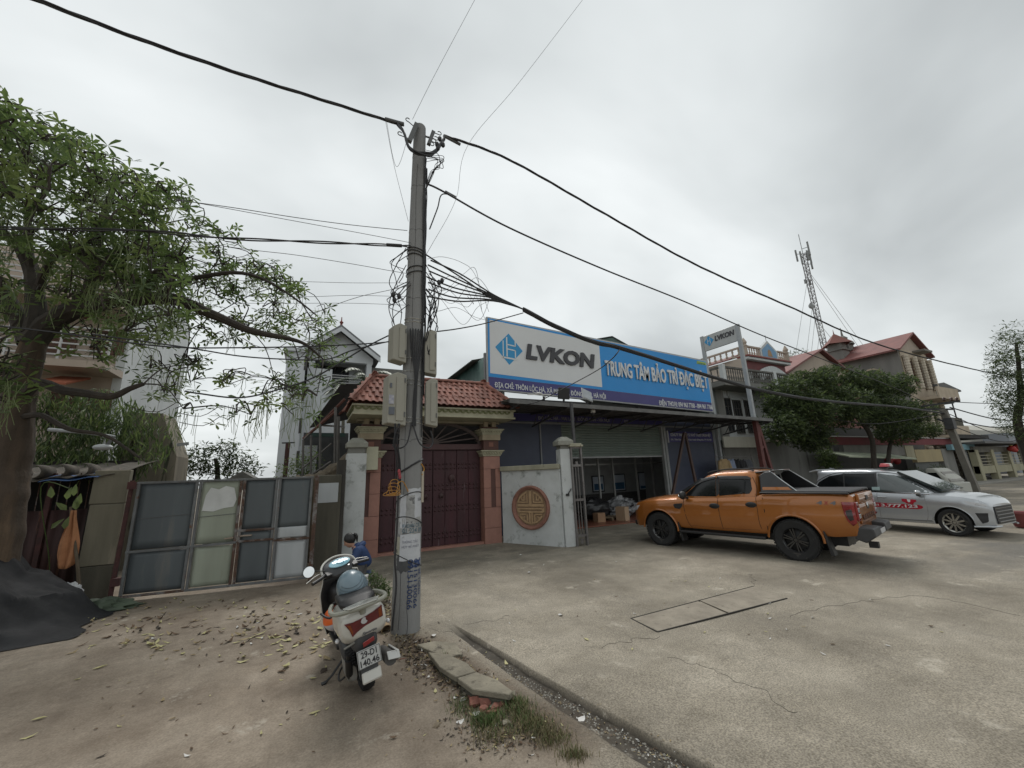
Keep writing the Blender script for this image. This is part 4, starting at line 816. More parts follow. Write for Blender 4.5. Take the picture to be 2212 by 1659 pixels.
for k in range(6):
    y = y0+.06+(y1-y0-.12)*k/5; mb = MB(); mb.bar((ax0, y, az(ax0, y)+.05), (ax1, y, az(ax1, y)+.05), .05, .06); mb.build('purlin', dsteel, aw)
x = ax0+.3
while x < ax1+.01:
    mb = MB(); za, zb = az(x, y0), az(x, y1); mb.bar((x, y0, za), (x, y1, zb), .05, .07); mb.bar((x, y0+.05, za-.02), (x, y1, zb-.45), .04, .05)
    for j in range(4): ya = y0+(y1-y0)*(j+.6)/4.4; f = (ya-y0)/(y1-y0); mb.bar((x, ya, az(x, ya)), (x, ya+.28, az(x, ya)-.45*f-.03), .025)
    mb.build('truss', dsteel, aw); x += (ax1-ax0-.35)/7
mb = MB(); mb.box(ax0, ax1, y0-.04, y0-.005, zf0-.14, zf0-.08); mb = MB(); mb.bar((ax0, y0-.03, az(ax0, y0)+.05), (ax1, y0-.03, az(ax1, y0)+.05), .03, .12); mb.build('edge_angle', M('edge_grey', (.16, .16, .155), (.1, .1, .1)), aw)
rb = M('red_oxide_steel', (.13, .04, .035), (.08, .028, .025), sc=5, r=.7, b=.15)
mb = MB(); mb.bar((lp0.x+.17, lp0.y+.05, ztp+.08), (lp0.x+.17, lp0.y+.05, az(lp0.x, y0)), .07, upv=(0, 1, 0)); mb.build('post', dsteel, aw)
qx = A(1640, 960, 9.9); mb = MB(); mb.bar((qx.x, 9.9, -.02), (qx.x, 9.9, az(qx.x, 9.9)), .18, .16, upv=(0, 1, 0)); mb.build('post', rb, aw)
qb_ = A(1672, 1020, 9.9); tp_ = A(1650, 930, 9.9); mb = MB(); sl_ = (qb_-tp_)/(tp_.z-qb_.z); mb.bar((qx.x+.12, 9.9, az(qx.x, 9.9)-.15), (tp_+sl_*(tp_.z)), .13, .13, upv=(0, 1, 0)); mb.bar((qx.x+.05, 9.9, 2.6), (qx.x+.36, 9.9, 2.6), .10, .10); mb.build('brace', rb, aw)
# slanting brown struts in front of the right panels
for (xa, ya, xb, yb_) in ((1478, 935, 1462, 1020), (1480, 935, 1500, 1030)):
    a, b = A(xa, ya, 11.2), A(xb, yb_, 11.2); b = a+(b-a)*(a.z/(a.z-b.z)); mb = MB(); mb.bar(a, b, .09, upv=(0, 1, 0)); mb.build('strut', M('brown_steel', (.085, .05, .042), (.06, .035, .03), r=.6), aw)
# camera, floodlight and solar panel on the awning edge
cm = thing('dome_camera', 'white dome security camera hanging under the awning edge', 'camera', A(1281, 888, 9.9))
c_ = A(1281, 889, 9.9); mb = MB(); mb.lathe([(.0, .09), (.075, .09), (.08, .04), (.07, 0), (0, 0)], c_+Vector((0, 0, -.04)), 14); mb.build('housing', M('camera_white', (.6, .6, .58), r=.4, b=0), cm)
mb = MB(); mb.ell(c_+Vector((0, 0, -.05)), (.06, .06, .06), 12, 8); mb.build('dome', M('smoked_dome', (.05, .05, .055), r=.15, b=0), cm); mb = MB(); mb.bar(c_+Vector((0, 0, .04)), c_+Vector((-.1, .05, .2)), .03); mb.build('bracket', M('camera_white', (.6, .6, .58)), cm)
fl = thing('floodlight', 'black square floodlight standing on the awning before the billboard', 'light', A(1218, 862, 10))
p = A(1218, 850, 10); mb = MB(); mb.cbox(p, (.40, .08, .36), rx=.2); mb.build('body', bm_, fl, bevel=.01); mb = MB(); mb.bar(p+Vector((0, .02, -.15)), p+Vector((0, .05, -.35)), .05); mb.build('bracket', bm_, fl)
p = A(1268, 853, 10); spn = thing('solar_panel', 'small tilted pale solar panel standing on the awning before the billboard', 'solar panel', p)
mb = MB(); mb.cbox(p, (.36, .04, .40), rx=-.5, ry=.35); mb.build('panel', M('solar_pale', (.36, .38, .40), (.25, .27, .29), r=.3, b=0), spn); mb = MB(); mb.cbox(p+Vector((0, .005, 0)), (.40, .02, .44), rx=-.5, ry=.35); mb.build('frame', M('camera_white', (.6, .6, .58)), spn)
mb = MB(); mb.bar(p, p+Vector((.05, .1, -.35)), .03); mb.build('stand', dsteel, spn)
mb = MB(); pp = [A(1140, 852, 9.7), A(1165, 850, 9.7), A(1190, 852, 9.7), A(1205, 850, 9.7)]; mb.bar(pp[0], pp[2], .03); mb.bar(A(1150, 846, 9.7), A(1180, 858, 9.7), .02); mb.ell(pp[1], (.12, .05, .04), 8, 6); solo(mb, 'street_lamp_head', M('camera_white', (.6, .6, .58)), 'slim white lamp head on the left of the awning roof', 'light')
# ------------------------------------------------------------------ billboard
def zb1(x, y, off=0.): return A((1780+x*.434)/1.73597, (1150+y*.434)/1.73597, BY-off)
BY = WY-.25
bb = thing('billboard', 'long blue and white company billboard above the workshop awning', 'billboard', A(1058, 842, BY))
c4 = [zb1(103, 85), zb1(2003, 465), zb1(2066, 912), zb1(117, 716)]
mb = MB(); mb.prism([c+Vector((0, .12, 0)) for c in c4], (0, -.115, 0)); mb.build('case', M('board_edge', (.42, .43, .43), r=.6), bb)
blue = M('board_blue', (.012, .25, .62), (.010, .22, .55), sc=.8, r=.45, b=.02)
purp = M('board_purple', (.045, .04, .17), (.038, .033, .145), sc=.8, r=.45, b=.02)
wht = M('board_white', (.63, .64, .64), (.56, .57, .57), sc=.6, r=.45, b=.02)
def bpoly(pts, mat_, off, nm='print', th=.004): mb = MB(); mb.prism([zb1(x, y, off) for x, y in pts], (0, -th, 0)); return mb.build(nm, mat_, bb)
bpoly([(110, 95), (1998, 472), (2058, 905), (122, 708)], M('board_trim', (.60, .61, .61), b=0), .0, 'trim')
bpoly([(112, 98), (1997, 475), (2045, 829), (119, 603)], blue, .005, 'blue_field')
bpoly([(119, 604), (2045, 830), (2057, 903), (123, 705)], purp, .006, 'purple_band')
bpoly([(127, 112), (1073, 312), (1102, 696), (134, 574)], wht, .010, 'white_field')
cy = M('logo_blue', (.025, .26, .52), (.022, .24, .48), b=0, r=.5)
bpoly([(292, 232), (415, 385), (300, 503), (177, 348)], cy, .015, 'logo_diamond')
for pts in ([(241, 290), (249, 292), (252, 440), (244, 438)], [(270, 262), (281, 262), (286, 432), (275, 430)], [(284, 322), (353, 338), (353, 348), (284, 332)], [(284, 360), (352, 376), (352, 386), (284, 370)], [(345, 300), (354, 302), (356, 348), (346, 346)], [(346, 378), (356, 380), (358, 444), (348, 442)], [(238, 428), (370, 452), (372, 466), (236, 440)]): bpoly(pts, wht, .020, 'logo_stroke', .003)
def btext(s, xa, ya, xb, yb_, hpx, mat_, dep=.02, bold=.0, shear=0, off=.015, nm='lettering', back=None):
    a, b = zb1(xa, ya, off), zb1(xb, yb_, off); h = zb1(xa, ya-hpx, off).z-a.z; d = b-a; ang = math.atan2(d.z, d.x)
    rot = Matrix.Rotation(-ang, 3, 'Y') @ Matrix.Rotation(math.pi/2, 3, 'X')
    if back: text(nm, s, back, bb, a+Vector((.035, .012, -.035)), rot, h, d.length, .01, bold, shear)
    return text(nm, s, mat_, bb, a+Vector((0, -dep/2, 0)), rot, h, d.length, dep, bold, shear)
dg = M('letter_charcoal', (.045, .045, .05), r=.5, b=0); lw = M('letter_white', (.66, .67, .67), r=.5, b=0); ls = M('letter_shadow_grey', (.10, .11, .14), r=.6, b=0)
btext('LVKON', 441, 443, 1038, 530, 118, dg, .05, .045, .12)
btext('TRUNG TÂM BẢO TRÌ ĐẶC BIỆT', 1128, 588, 2012, 706, 122, lw, .05, .022, 0, back=ls)
btext('ĐỊA CHỈ: THÔN LỘC HÀ, XÃ MAI LÂM, ĐÔNG ANH, HÀ NỘI', 172, 694, 1133, 797, 43, lw, .01, .02)
btext('ĐIỆN THOẠI: 094 963 7768 - 094 961 7766', 1594, 850, 2056, 888, 40, lw, .01, .02)
bpoly([(1920, 468), (1996, 484), (1999, 507), (1918, 493)], M('sticker_yellow', (.45, .55, .12), b=0), .012, 'sticker')
btext('LVKON.VN', 1926, 492, 1992, 504, 13, M('sticker_green', (.05, .25, .2), b=0), .004, .01, 0, .018)
mb = MB()
for x in (200, 600, 1000, 1400, 1800): a = zb1(x, 560, -.13); mb = MB(); mb.bar((a.x, WY+.0, 3.9), (a.x, WY+.0, a.z+.3), .06, upv=(0, 1, 0)); mb.build('rear_post', dsteel, bb)
# fascia sign strips under the awning
ss = thing('fascia_sign', 'dark navy sign strip with white address lettering under the awning', 'sign', (xL+.6, WY-.03, 3.6))
q0, q1 = A(1106, 912, WY-.1), A(1290, 925, WY-.1); q2 = A(1429, 935, WY-.1)
mb = MB(); mb.box(xL+.3, sx_b+.1, WY-.09, WY-.065, 3.68, 3.93); mb.build('board', purp, ss)
RX = Matrix.Rotation(math.pi/2, 3, 'X')
text('lettering', 'ĐC: LỘC HÀ - MAI LÂM - ĐÔNG ANH - HÀ NỘI', M('letter_dim', (.35, .35, .36), b=0), ss, (A(1160, 915, WY).x, WY-.095, 3.74), RX, .12, 3.2, .006, .012)
text('lettering', 'ĐT', M('letter_dim', (.35, .35, .36), b=0), ss, (A(1345, 915, WY).x, WY-.095, 3.74), RX, .09, .2, .006, .012)
s2 = thing('company_sign', 'small navy company sign board on the slate blue panel behind the pickup', 'sign', A(1442, 950, WY-.05))
a, b = A(1442, 932, WY-.03), A(1535, 962, WY-.03); zt_, zb_ = A(1490, 933, WY).z, A(1490, 955, WY).z
mb = MB(); mb.box(a.x, xR-.16, WY-.05, WY-.004, zb_, zt_); mb.build('board', purp, s2)
mb = MB(); mb.box(a.x-.05, a.x-.002, WY-.055, WY-.004, zb_-.03, zt_+.03); mb.build('edge', M('board_trim', (.60, .61, .61)), s2)
wdt = xR-.3-a.x; hh = zt_-zb_
text('lettering', 'CÔNG TY TNHH ĐẦU TƯ VÀ KỸ THUẬT LVKON VIỆT', lw, s2, (a.x+.12, WY-.054, zb_+hh*.55), RX, hh*.26, wdt-.1, .006, .014)
text('lettering', 'ĐC: Thôn Lộc Hà, xã Mai Lâm, huyện Đông Anh, TP. Hà Nội', lw, s2, (a.x+.12, WY-.054, zb_+hh*.16), RX, hh*.15, wdt-.1, .006, .01)
# ------------------------------------------------------------------ small double post sign seen edge on
sn = thing('post_sign', 'small two legged company sign high beside the billboard, facing the road', 'sign', (16.5, 10.2, 0))
gs = M('galvanised_leg', (.36, .38, .39), (.28, .295, .30), r=.5, b=.05)
SX = 16.5
t0, t1, bo0, bo1 = AX(1511, 728, SX), AX(1594, 699, SX), AX(1519, 757, SX), AX(1597, 738, SX)
mb = MB(); zt_ = t1.z; mb.box(SX, SX+.12, t1.y, t1.y+.16, 0, zt_); mb.build('leg', gs, sn, bevel=.01); mb = MB(); mb.box(SX, SX+.12, t0.y-.16, t0.y, 0, t0.z); mb.build('leg', gs, sn, bevel=.01)
mb = MB(); mb.box(SX+.02, SX+.10, t1.y+.161, t0.y-.161, (bo0.z+bo1.z)/2, (t0.z+t1.z)/2-.02); mb.build('board', M('sign_pale_grey', (.42, .43, .42), (.36, .37, .36), b=.02, r=.4), sn, bevel=.01)
ry = Matrix((Vector((0, -1, 0)), Vector((0, 0, 1)), Vector((-1, 0, 0)))).transposed()
c_ = AX(1540, 747, SX); l0 = AX(1553, 742, SX); l1 = AX(1589, 729, SX); hL = l0.z-AX(1553, 752, SX).z
zc_ = (bo0.z+t0.z)/2; mb = MB(); d_ = .25; yy = t0.y-.45
mb.prism([(SX+.018, yy, zc_+d_), (SX+.018, yy-d_, zc_), (SX+.018, yy, zc_-d_), (SX+.018, yy+d_, zc_)], (-.01, 0, 0)); mb.build('logo_diamond', cy, sn)
mb = MB()
for dy in (-.07, .07): mb.box(SX+.004, SX+.007, yy+dy-.012, yy+dy+.012, zc_-.14, zc_+.14)
mb.box(SX+.004, SX+.007, yy-.07, yy+.07, zc_-.012, zc_+.012); mb.build('logo_stroke', lw, sn)
text('lettering', 'LVKON', dg, sn, (SX+.01, yy-.30, zc_-.10), ry, .22, (yy-.30)-(t1.y+.24), .02, .04, .15)
# ------------------------------------------------------------------ helpers for houses
wglass = M('window_dark', (.03, .034, .038), (.02, .022, .025), sc=2, r=.2, b=0)
wframe = M('window_frame_dark', (.07, .065, .06), r=.7, b=0)
def window(par, x0, x1, z0, z1, y, fm=wframe, gm=wglass, nx=2, nz_=2, proud=.03, shut=False, ax='y'):
    """frame with glass and glazing bars, facing -Y (ax y) or -X (ax x, x0..x1 then run along Y)"""
    def bx(mb, a, b, c, d, n0, n1):
        if ax == 'y': mb.box(a, b, y-n1, y-n0, c, d)
        else: mb.box(y-n1, y-n0, a, b, c, d)
    mb = MB(); f = .05
    bx(mb, x0, x1, z1-f, z1, 0, proud); bx(mb, x0, x1, z0, z0+f, 0, proud); bx(mb, x0, x0+f, z0+f, z1-f, 0, proud); bx(mb, x1-f, x1, z0+f, z1-f, 0, proud)
    for i in range(1, nx): x = x0+(x1-x0)*i/nx; bx(mb, x-.02, x+.02, z0+f, z1-f, 0, proud*.9)
    for i in range(1, nz_): z = z0+(z1-z0)*i/nz_; bx(mb, x0+f, x1-f, z-.015, z+.015, 0, proud*.8)
    o = mb.build('window', fm, par); mb = MB(); bx(mb, x0+f, x1-f, z0+f, z1-f, -.03, proud*.3); mb.build('pane', gm, o); return o
def hbox(par, nm, m_, *b, bevel=0): mb = MB(); mb.box(*b); return mb.build(nm, m_, par, bevel=bevel)
def balustrade(par, p, q, z0, h, m_, n=None, r=.045):
    p, q = Vector(p), Vector(q); L_ = (q-p).length; n = n or max(2, int(L_/.24)); pr = None
    for i in range(n):
        mb = MB(); mb.lathe([(r*.6, 0), (r*1.1, h*.25), (r*.5, h*.5), (r*.9, h*.72), (r*.5, h)], n=7)
        c = p+(q-p)*(i+.5)/n; o = place(pr, 'baluster', mb, m_, par, (c.x, c.y, z0)); pr = pr or o
    mb = MB(); mb.bar(Vector((p.x, p.y, z0+h+.04)), Vector((q.x, q.y, z0+h+.04)), .14, .09); mb.bar(Vector((p.x, p.y, z0-.03)), Vector((q.x, q.y, z0-.03)), .14, .07); mb.build('rail', m_, par)
white_h = M('house_white', (.58, .60, .60), (.44, .46, .46), sc=1.2, r=.9, b=.1, streak=1, wear=(.27, .27, .26), wsc=2.5, wth=.6)
grey_h = M('house_grey_render', (.21, .205, .19), (.13, .13, .12), sc=1, r=.95, b=.2, streak=1, wear=(.3, .29, .26), wsc=2, wth=.62)
beige_h = M('house_beige', (.42, .35, .29), (.34, .285, .235), sc=1.5, r=.9, b=.1, streak=1, wear=(.24, .21, .16), wsc=3, wth=.6)
brown_sh = M('brown_shutter', (.12, .06, .04), (.08, .045, .03), sc=4, r=.7)
redroof = M('red_roof', (.20, .068, .058), (.13, .05, .045), sc=1.5, r=.7, b=.3, bs=12)
railw = M('rail_white', (.5, .5, .5), r=.6, b=0)
# ------------------------------------------------------------------ left house behind the tree
HY = 14.5; c0 = A(250, 891, HY); X1 = c0.x; X0 = X1-4.6; rear = AX(386, 880, X1).y
hl = thing('narrow_villa', 'tall beige villa with brown shutters and white railings half hidden by the tree', 'house', ((X0+X1)/2, HY, 0))
zt = A(190, 520, HY).z
hbox(hl, 'side_wall', white_h, X1-.2, X1, HY, rear, 0, A(250, 560, HY).z)
hbox(hl, 'wall', beige_h, X0, X1-.201, HY+.02, rear-.02, 0, A(250, 560, HY).z-.05)
for (xa, xb, ya, yb_) in ((177, 238, 846, 888), (205, 266, 712, 768), (110, 160, 846, 888), (95, 160, 712, 768), (160, 195, 640, 690), (215, 260, 625, 680)):
    a, b = A(xa, ya, HY), A(xb, yb_, HY); window(hl, a.x, b.x, b.z, a.z, HY+.01, brown_sh, M('brown_shutter', (.12, .06, .04)), nx=2, nz_=3, proud=.05)
for zc, yy in ((A(200, 800, HY).z, .9), (A(200, 668, HY).z, .9)):
    hbox(hl, 'balcony_slab', beige_h, X0, X1, HY-1.1, HY-.002, zc-.18, zc)
    for k in range(6): z = zc+.12+k*.15; mb = MB(); mb.bar((X0, HY-1.06, z), (X1, HY-1.06, z), .035); mb.build('rail', railw, hl)
    for k in range(6): x = X0+(X1-X0)*k/5; mb = MB(); mb.bar((x, HY-1.06, zc), (x, HY-1.06, zc+.9), .04); mb.build('rail_post', railw, hl)
a, b = A(72, 806, HY-1.3), A(142, 831, HY-1.3); mb = MB(); mb.prism([(a.x, HY-1.3, b.z), (b.x, HY-1.3, b.z), (b.x, HY-.2, a.z+.15), (a.x, HY-.2, a.z+.15)], (0, 0, .05)); mb.build('awning', M('orange_tiles', (.33, .10, .05), (.26, .08, .04), sc=4, b=.3, bs=14), hl)
# moss stained annex with a sloping edge
an = thing('stained_annex', 'mould streaked concrete annex with a sloping roof edge before the beige villa', 'building', A(320, 1030, 13.2))
P_ = [A(250, 1040, 13.2), A(382, 1040, 13.2), A(381, 985, 13.2), A(352, 893, 13.2), A(270, 890, 13.2)]; mb = MB(); mb.prism([(P_[0].x, 13.2, 0), (P_[1].x, 13.2, 0)]+P_[2:], (0, 1.2, 0)); mb.build('wall', M('mould_streaked', (.24, .21, .16), (.11, .10, .075), sc=3, r=.95, streak=1, wear=(.05, .055, .035), wsc=5, wth=.55), an)
mb = MB(); mb.bar(A(382, 961, 13.4), A(408, 958, 13.4), .03, .08); mb.build('gutter_spout', M('pale_pipe', (.38, .40, .41)), an)
# dark little trees behind the patched gate
def ftree(nm, label, base, blobs, n, ln, wd, mats, trunks, seed, cat='tree', up_=.2, thr=-.15, nfr=1.2, bk_=bark):
    t = thing(nm, label, cat, base); mb = cloud('x', blobs, n, ln, wd, mats, up_=up_, seed=seed, thr=thr, nfr=nfr); o = mb.build('crown', mats, t, fix=False); o['kind'] = 'stuff'
    for P3, r0_, r1_ in trunks: mb = MB(); branch(mb, P3, r0_, r1_, 7); mb.build('trunk' if r0_ > .1 else 'limb', bk_, t, fix=False)
    return t
TY = 17
ftree('feathery_tree', 'dark feathery tree showing above the patched gate left of the white house', (A(470, 1000, TY).x, TY, 0), [(*at_(410, 1005, TY), .7, .6, .5), (*at_(455, 990, TY), .9, .6, .6), (*at_(500, 985, TY), .8, .6, .5), (*at_(485, 965, TY), .5, .5, .35), (*at_(530, 1010, TY), .7, .5, .5), (*at_(460, 1030, TY), 1.4, .6, .5)], 3000, .17, .05, lfd, [([(A(470, 1000, TY).x, TY, 0), A(470, 1040, TY), A(465, 990, TY)], .12, .05)], 31, thr=-.1, nfr=2.2)
a = A(523, 1018, 15); gr_ = thing('grey_shed_roof', 'small grey pitched shed roof just above the patched gate', 'roof', (a.x, 15, a.z-.5))
mb = MB(); q0, q1 = A(487, 1037, 15), A(557, 1037, 15); mb.prism([q0-Vector((0, 0, .3)), q1-Vector((0, 0, .3)), q1, a, q0], (0, 1.5, 0)); mb.build('roof', M('old_grey_sheet', (.17, .165, .15), (.10, .10, .09), sc=4), gr_)
# ------------------------------------------------------------------ white gabled house in the middle
CY = 21.0; cxa, cxm, cxb = A(604, 950, CY).x, A(655, 850, CY).x, A(814, 790, CY).x
apx = A(736, 714, CY); ev = A(812, 779, CY).z; ch = thing('white_gabled_house', 'tall white house with a gabled roof and a recessed balcony behind the lean-to', 'house', ((cxa+cxb)/2, CY, 0))
wl2 = M('house_white_cool', (.60, .62, .64), (.52, .54, .555), sc=1, r=.9, b=.05)
tz = A(625, 765, CY).z
hbox(ch, 'stair_tower', wl2, cxa, cxm, CY-.5, CY+6, 0, tz); hbox(ch, 'tower_cornice', wl2, cxa-.15, cxm+.1, CY-.65, CY+6.1, tz, tz+.15)
for k in range(4): x = cxa+.25; z = 2.6+1.5*k; window(ch, x+.5, x+.62, z, z+.7, CY-.49, nx=1, nz_=1)
zf = A(730, 838, CY).z; zl = A(730, 822, CY).z; zs = A(760, 783, CY).z
hbox(ch, 'wall', wl2, cxm+.001, cxb-.25, CY+1.5, CY+9, 0, zs+.6); hbox(ch, 'front_wall', wl2, cxm+.001, cxb-.25, CY, CY+1.49, 0, zf+.9*0)
for x in (cxm+.15, cxb-.5): hbox(ch, 'pier', wl2, x, x+.25, CY, CY+1.49, zf, zs)
mb = MB(); mb.prism([(cxm-.1, CY-.01, zs), (cxb-.2, CY-.01, zs), (cxb-.2, CY-.01, ev+.05), (apx.x, CY-.01, apx.z-.1), (cxm-.1, CY-.01, ev+.15)], (0, .3, 0)); mb.build('gable', wl2, ch)
xl = apx.x-(cxb-apx.x)
rg = M('roof_grey_tile', (.20, .205, .21), (.15, .155, .16), sc=3, r=.8, b=.2)
for xe in (xl, cxb+.1):
    s_ = 1 if xe > apx.x else -1
    mb = MB(); mb.prism([(apx.x, CY-.5, apx.z), (xe, CY-.5, ev-.02), (xe, CY-.5, ev+.13), (apx.x, CY-.5, apx.z+.15)], (0, 9, 0)); mb.build('roof', rg, ch)
    mb = MB(); mb.prism([(apx.x, CY-.56, apx.z-.22), (xe, CY-.56, ev-.24), (xe, CY-.56, ev-.01), (apx.x, CY-.56, apx.z+.01)], (0, .055, 0)); mb.build('bargeboard', wl2, ch)
mb = MB(); mb.lathe([(.02, .5), (.03, .3), (.1, .22), (.05, .12), (.08, 0)], apx+Vector((0, -.3, .12)), 8); mb.build('finial', M('finial_red', (.2, .05, .04), b=0), ch)
a, b = A(693, 790, CY+1.5), A(753, 818, CY+1.5); window(ch, a.x, b.x, zf+.1, a.z, CY+1.49, M('window_frame_dark', (.07, .065, .06)), wglass, nx=4, nz_=2, proud=.06)
for k in range(5): mb = MB(); z = zf+.15+k*.13; mb.bar((A(716, 830, CY).x, CY+.03, z), (cxb-.5, CY+.03, z), .03); mb.build('rail', railw, ch)
hbox(ch, 'parapet', wl2, cxm+.1, A(716, 830, CY).x, CY-.002, CY+.1, zf+.001, zl+.55)
mb = MB(); mb.box(cxb-.2, cxb+2.6, CY+1, CY+5, 0, A(830, 796, CY+1).z); solo(mb, 'grey_roofed_house', grey_h, 'plain grey house block right of the white gabled house', 'house')
# palms before the white house
pm = M('palm_green', (.065, .10, .035), (.04, .065, .025), sc=5, r=.5, b=0)
def palm(base, h, n, ln, label, seed):
    rr = random.Random(seed); t = thing('areca_palm', label, 'palm', base); b = Vector(base)
    mb = MB(); mb.tube([b, b+Vector((.05, 0, h*.5)), b+Vector((.0, 0, h))], [.07, .06, .05], 8); mb.build('trunk', M('palm_trunk', (.16, .15, .11), (.1, .09, .07), sc=5), t)
    for i in range(n):
        a = rr.uniform(0, 6.28); e_ = rr.uniform(.5, 1.25); L_ = ln*rr.uniform(.7, 1.05); mb = MB(); P3 = []
        for k in range(9):
            s_ = k/8; P3.append(b+Vector((math.cos(a)*L_*s_*math.cos(e_*.7), math.sin(a)*L_*s_*math.cos(e_*.7), h+L_*(s_*math.sin(e_)-.75*s_*s_))))
        mb.tube(P3, [.015, .013, .012, .010, .009, .007, .006, .004, .003], 4, cap=False)
        for k in range(2, 30):
            s_ = k/30*8; j = min(7, int(s_)); p = P3[j].lerp(P3[j+1], s_-j); d = (P3[j+1]-P3[j]).normalized(); sd = d.cross(Vector((0, 0, 1))).normalized()
            for q_ in (-1, 1): leafquad(mb, p, (sd*q_*.8+d*.55+Vector((0, 0, -.25))).normalized(), Vector((0, 0, 1)), .42*L_/1.6*(1-.5*abs(k/15-1)), .035, 0)
        mb.build('frond', pm, t, fix=False)
p = A(790, 800, 17); palm((p.x, 17, 0), p.z-.5, 12, 1.7, 'green areca palm before the white gabled house', 4)
p = A(815, 815, 18); palm((p.x, 18, 0), p.z-.4, 10, 1.6, 'areca palm just right of the taller palm, behind the tiled canopy', 9)
p = A(745, 828, 15); palm((p.x, 15, 0), p.z-.4, 8, 1.2, 'dark low areca palm above the edge of the lean-to roof', 14)
# ------------------------------------------------------------------ lean-to with pipe scaffold and spoil heap
ln_ = thing('pipe_lean_to', 'ramshackle lean-to with a dark sheet roof on grey pipe posts behind the mossy wall', 'lean-to', A(700, 1040, 12.6))
dr = M('dark_sheet_roof', (.035, .033, .03), (.02, .019, .018), sc=3, r=.9, b=.2)
q = [A(737, 829, 12.4), A(775, 829, 12.4), A(757, 905, 12.6), A(668, 925, 13.0), A(660, 932, 13.0)]
mb = MB(); mb.prism([q[0], q[1], q[2], q[3]], (0, .25, .05)); mb.build('roof_sheet', dr, ln_)
pipe = M('grey_pipe', (.17, .16, .15), (.10, .095, .09), sc=6, r=.7); rp2 = M('rusty_red_pipe', (.15, .06, .045), (.09, .04, .03), sc=6, r=.8)
for (xa, ya, xb, yb_, Y_, r_, m_) in ((655, 950, 652, 1100, 12.6, .03, pipe), (672, 940, 671, 1100, 12.5, .03, pipe), (692, 915, 690, 1100, 12.5, .035, pipe), (725, 880, 722, 1100, 12.3, .04, pipe), (731, 900, 729, 1100, 12.1, .045, pipe), (655, 1010, 716, 958, 12.5, .025, pipe), (660, 1034, 715, 997, 12.4, .025, pipe), (655, 950, 670, 935, 12.6, .02, pipe)):
    a, b = A(xa, ya, Y_), A(xb, yb_, Y_); mb = MB()
    if yb_ == 1100: b = a+(b-a)*(a.z/(a.z-b.z))
    mb.tube([a, b], r_, 7); mb.build('pipe', m_, ln_)
for (xa, ya, xb, yb_) in ((745, 862, 688, 920), (724, 890, 655, 948), (760, 868, 733, 895)): mb = MB(); mb.tube([A(xa, ya, 12.35), A(xb, yb_, 12.7)], .04, 6); mb.build('rusty_pipe', rp2, ln_)
mb = MB(); a, b = A(668, 930, 13.6), A(745, 950, 13.6); mb.box(a.x, b.x, 13.5, 13.6, A(700, 944, 13.6).z, A(700, 936, 13.6).z); mb.build('green_beam', grn, ln_)
mb = MB(); a, b = A(655, 950, 13.8), A(750, 990, 13.8); mb.box(a.x, b.x, 13.8, 13.9, 0, A(700, 935, 13.8).z); mb.build('back_panel', M('dim_grey_panel', (.085, .088, .09), (.05, .052, .053), sc=3), ln_)
mb = MB(); a, b = A(656, 962, 13.7), A(684, 990, 13.7); mb.box(a.x, b.x, 13.74, 13.79, 0, a.z); mb.build('pale_panel', whitesh, ln_)
mb = MB(); a, b = A(682, 918, 13.0), A(745, 922, 13.0); mb.bar(a, b, .05, .05); mb.build('tube_light', railw, ln_)
th = M('dry_thatch', (.15, .12, .08), (.07, .055, .04), sc=12, r=.95, b=.8, bs=30)
def heap(u, v):
    x = A(640, 1030, 11.8).x+(A(748, 1000, 11.8).x-A(640, 1030, 11.8).x)*u; return Vector((x, 11.2+1.2*v, (2.02+.62*u*u)*math.sin(math.pi*min(1, .25+v*.8))**.4+.1*nz(u*7, v*6)))
mb = MB(); mb.grid(heap, 30, 12); mb.add([heap(0, 0), heap(1, 0), (heap(1, 0).x, 11.2, 0), (heap(0, 0).x, 11.2, 0)], [(0, 1, 2, 3)]); solo(mb, 'spoil_heap', th, 'brown heap of thatch and spoil piled behind the mossy wall stub', 'heap')
q = A(622, 958, 14); rpst = thing('red_cable_post', 'thin dark red cable post with a short crossbar behind the patched gate', 'post', (q.x, 14, 0))
mb = MB(); mb.box(q.x-.06, q.x+.06, 13.95, 14.05, 0, q.z); mb.build('post', redpost, rpst); mb = MB(); mb.bar(A(609, 957, 14), A(637, 956, 14), .04); mb.build('crossbar', dsteel, rpst)
sb2 = ftree('scrub_bush', 'thin pale scrub bush growing left of the spoil heap', (A(640, 1020, 12.9).x, 12.9, 0), [(*at_(640, 1015, 12.9), .55, .3, .35), (*at_(665, 1000, 12.9), .4, .3, .5)], 500, .12, .04, [lf[1], lf[2]], [([(A(645, 1040, 12.9).x, 12.9, 0), A(650, 1040, 12.9), A(655, 985, 12.9)], .04, .01)], 8, cat='bush')
# ------------------------------------------------------------------ balcony house right of the billboard
FY = 13.0
def d5(x, y): return ((2580+.5696*x)/1.73597, (1150+.5696*y)/1.73597)
def d6(x, y): return ((2580+.226*x)/1.73597, (1200+.226*y)/1.73597)
hr = thing('balcony_house', 'old white house with a mossy balustraded balcony and a blue painted pediment', 'house', (21.5, FY, 0))
hbox(hr, 'wall', white_h, 18.35, 24.9, FY, FY+9, 0, 5.95)
hbox(hr, 'pier', grey_h, 18.2, 18.75, FY-.12, FY-.002, 0, 5.95)
for (xa, xb, y_) in ((520, 680, 1290), (725, 850, 1330), (912, 1010, 1335)):
    a, b = A(*d6(xa, y_), FY), A(*d6(xb, y_), FY); window(hr, a.x, b.x, a.z-1.75, a.z, FY-.002, wframe, wglass, nx=3, nz_=4, proud=.06)
    mb = MB(); mb.box(a.x-.08, b.x+.08, FY-.05, FY-.002, a.z+.02, a.z+.12); mb.build('window_head', white_h, hr)
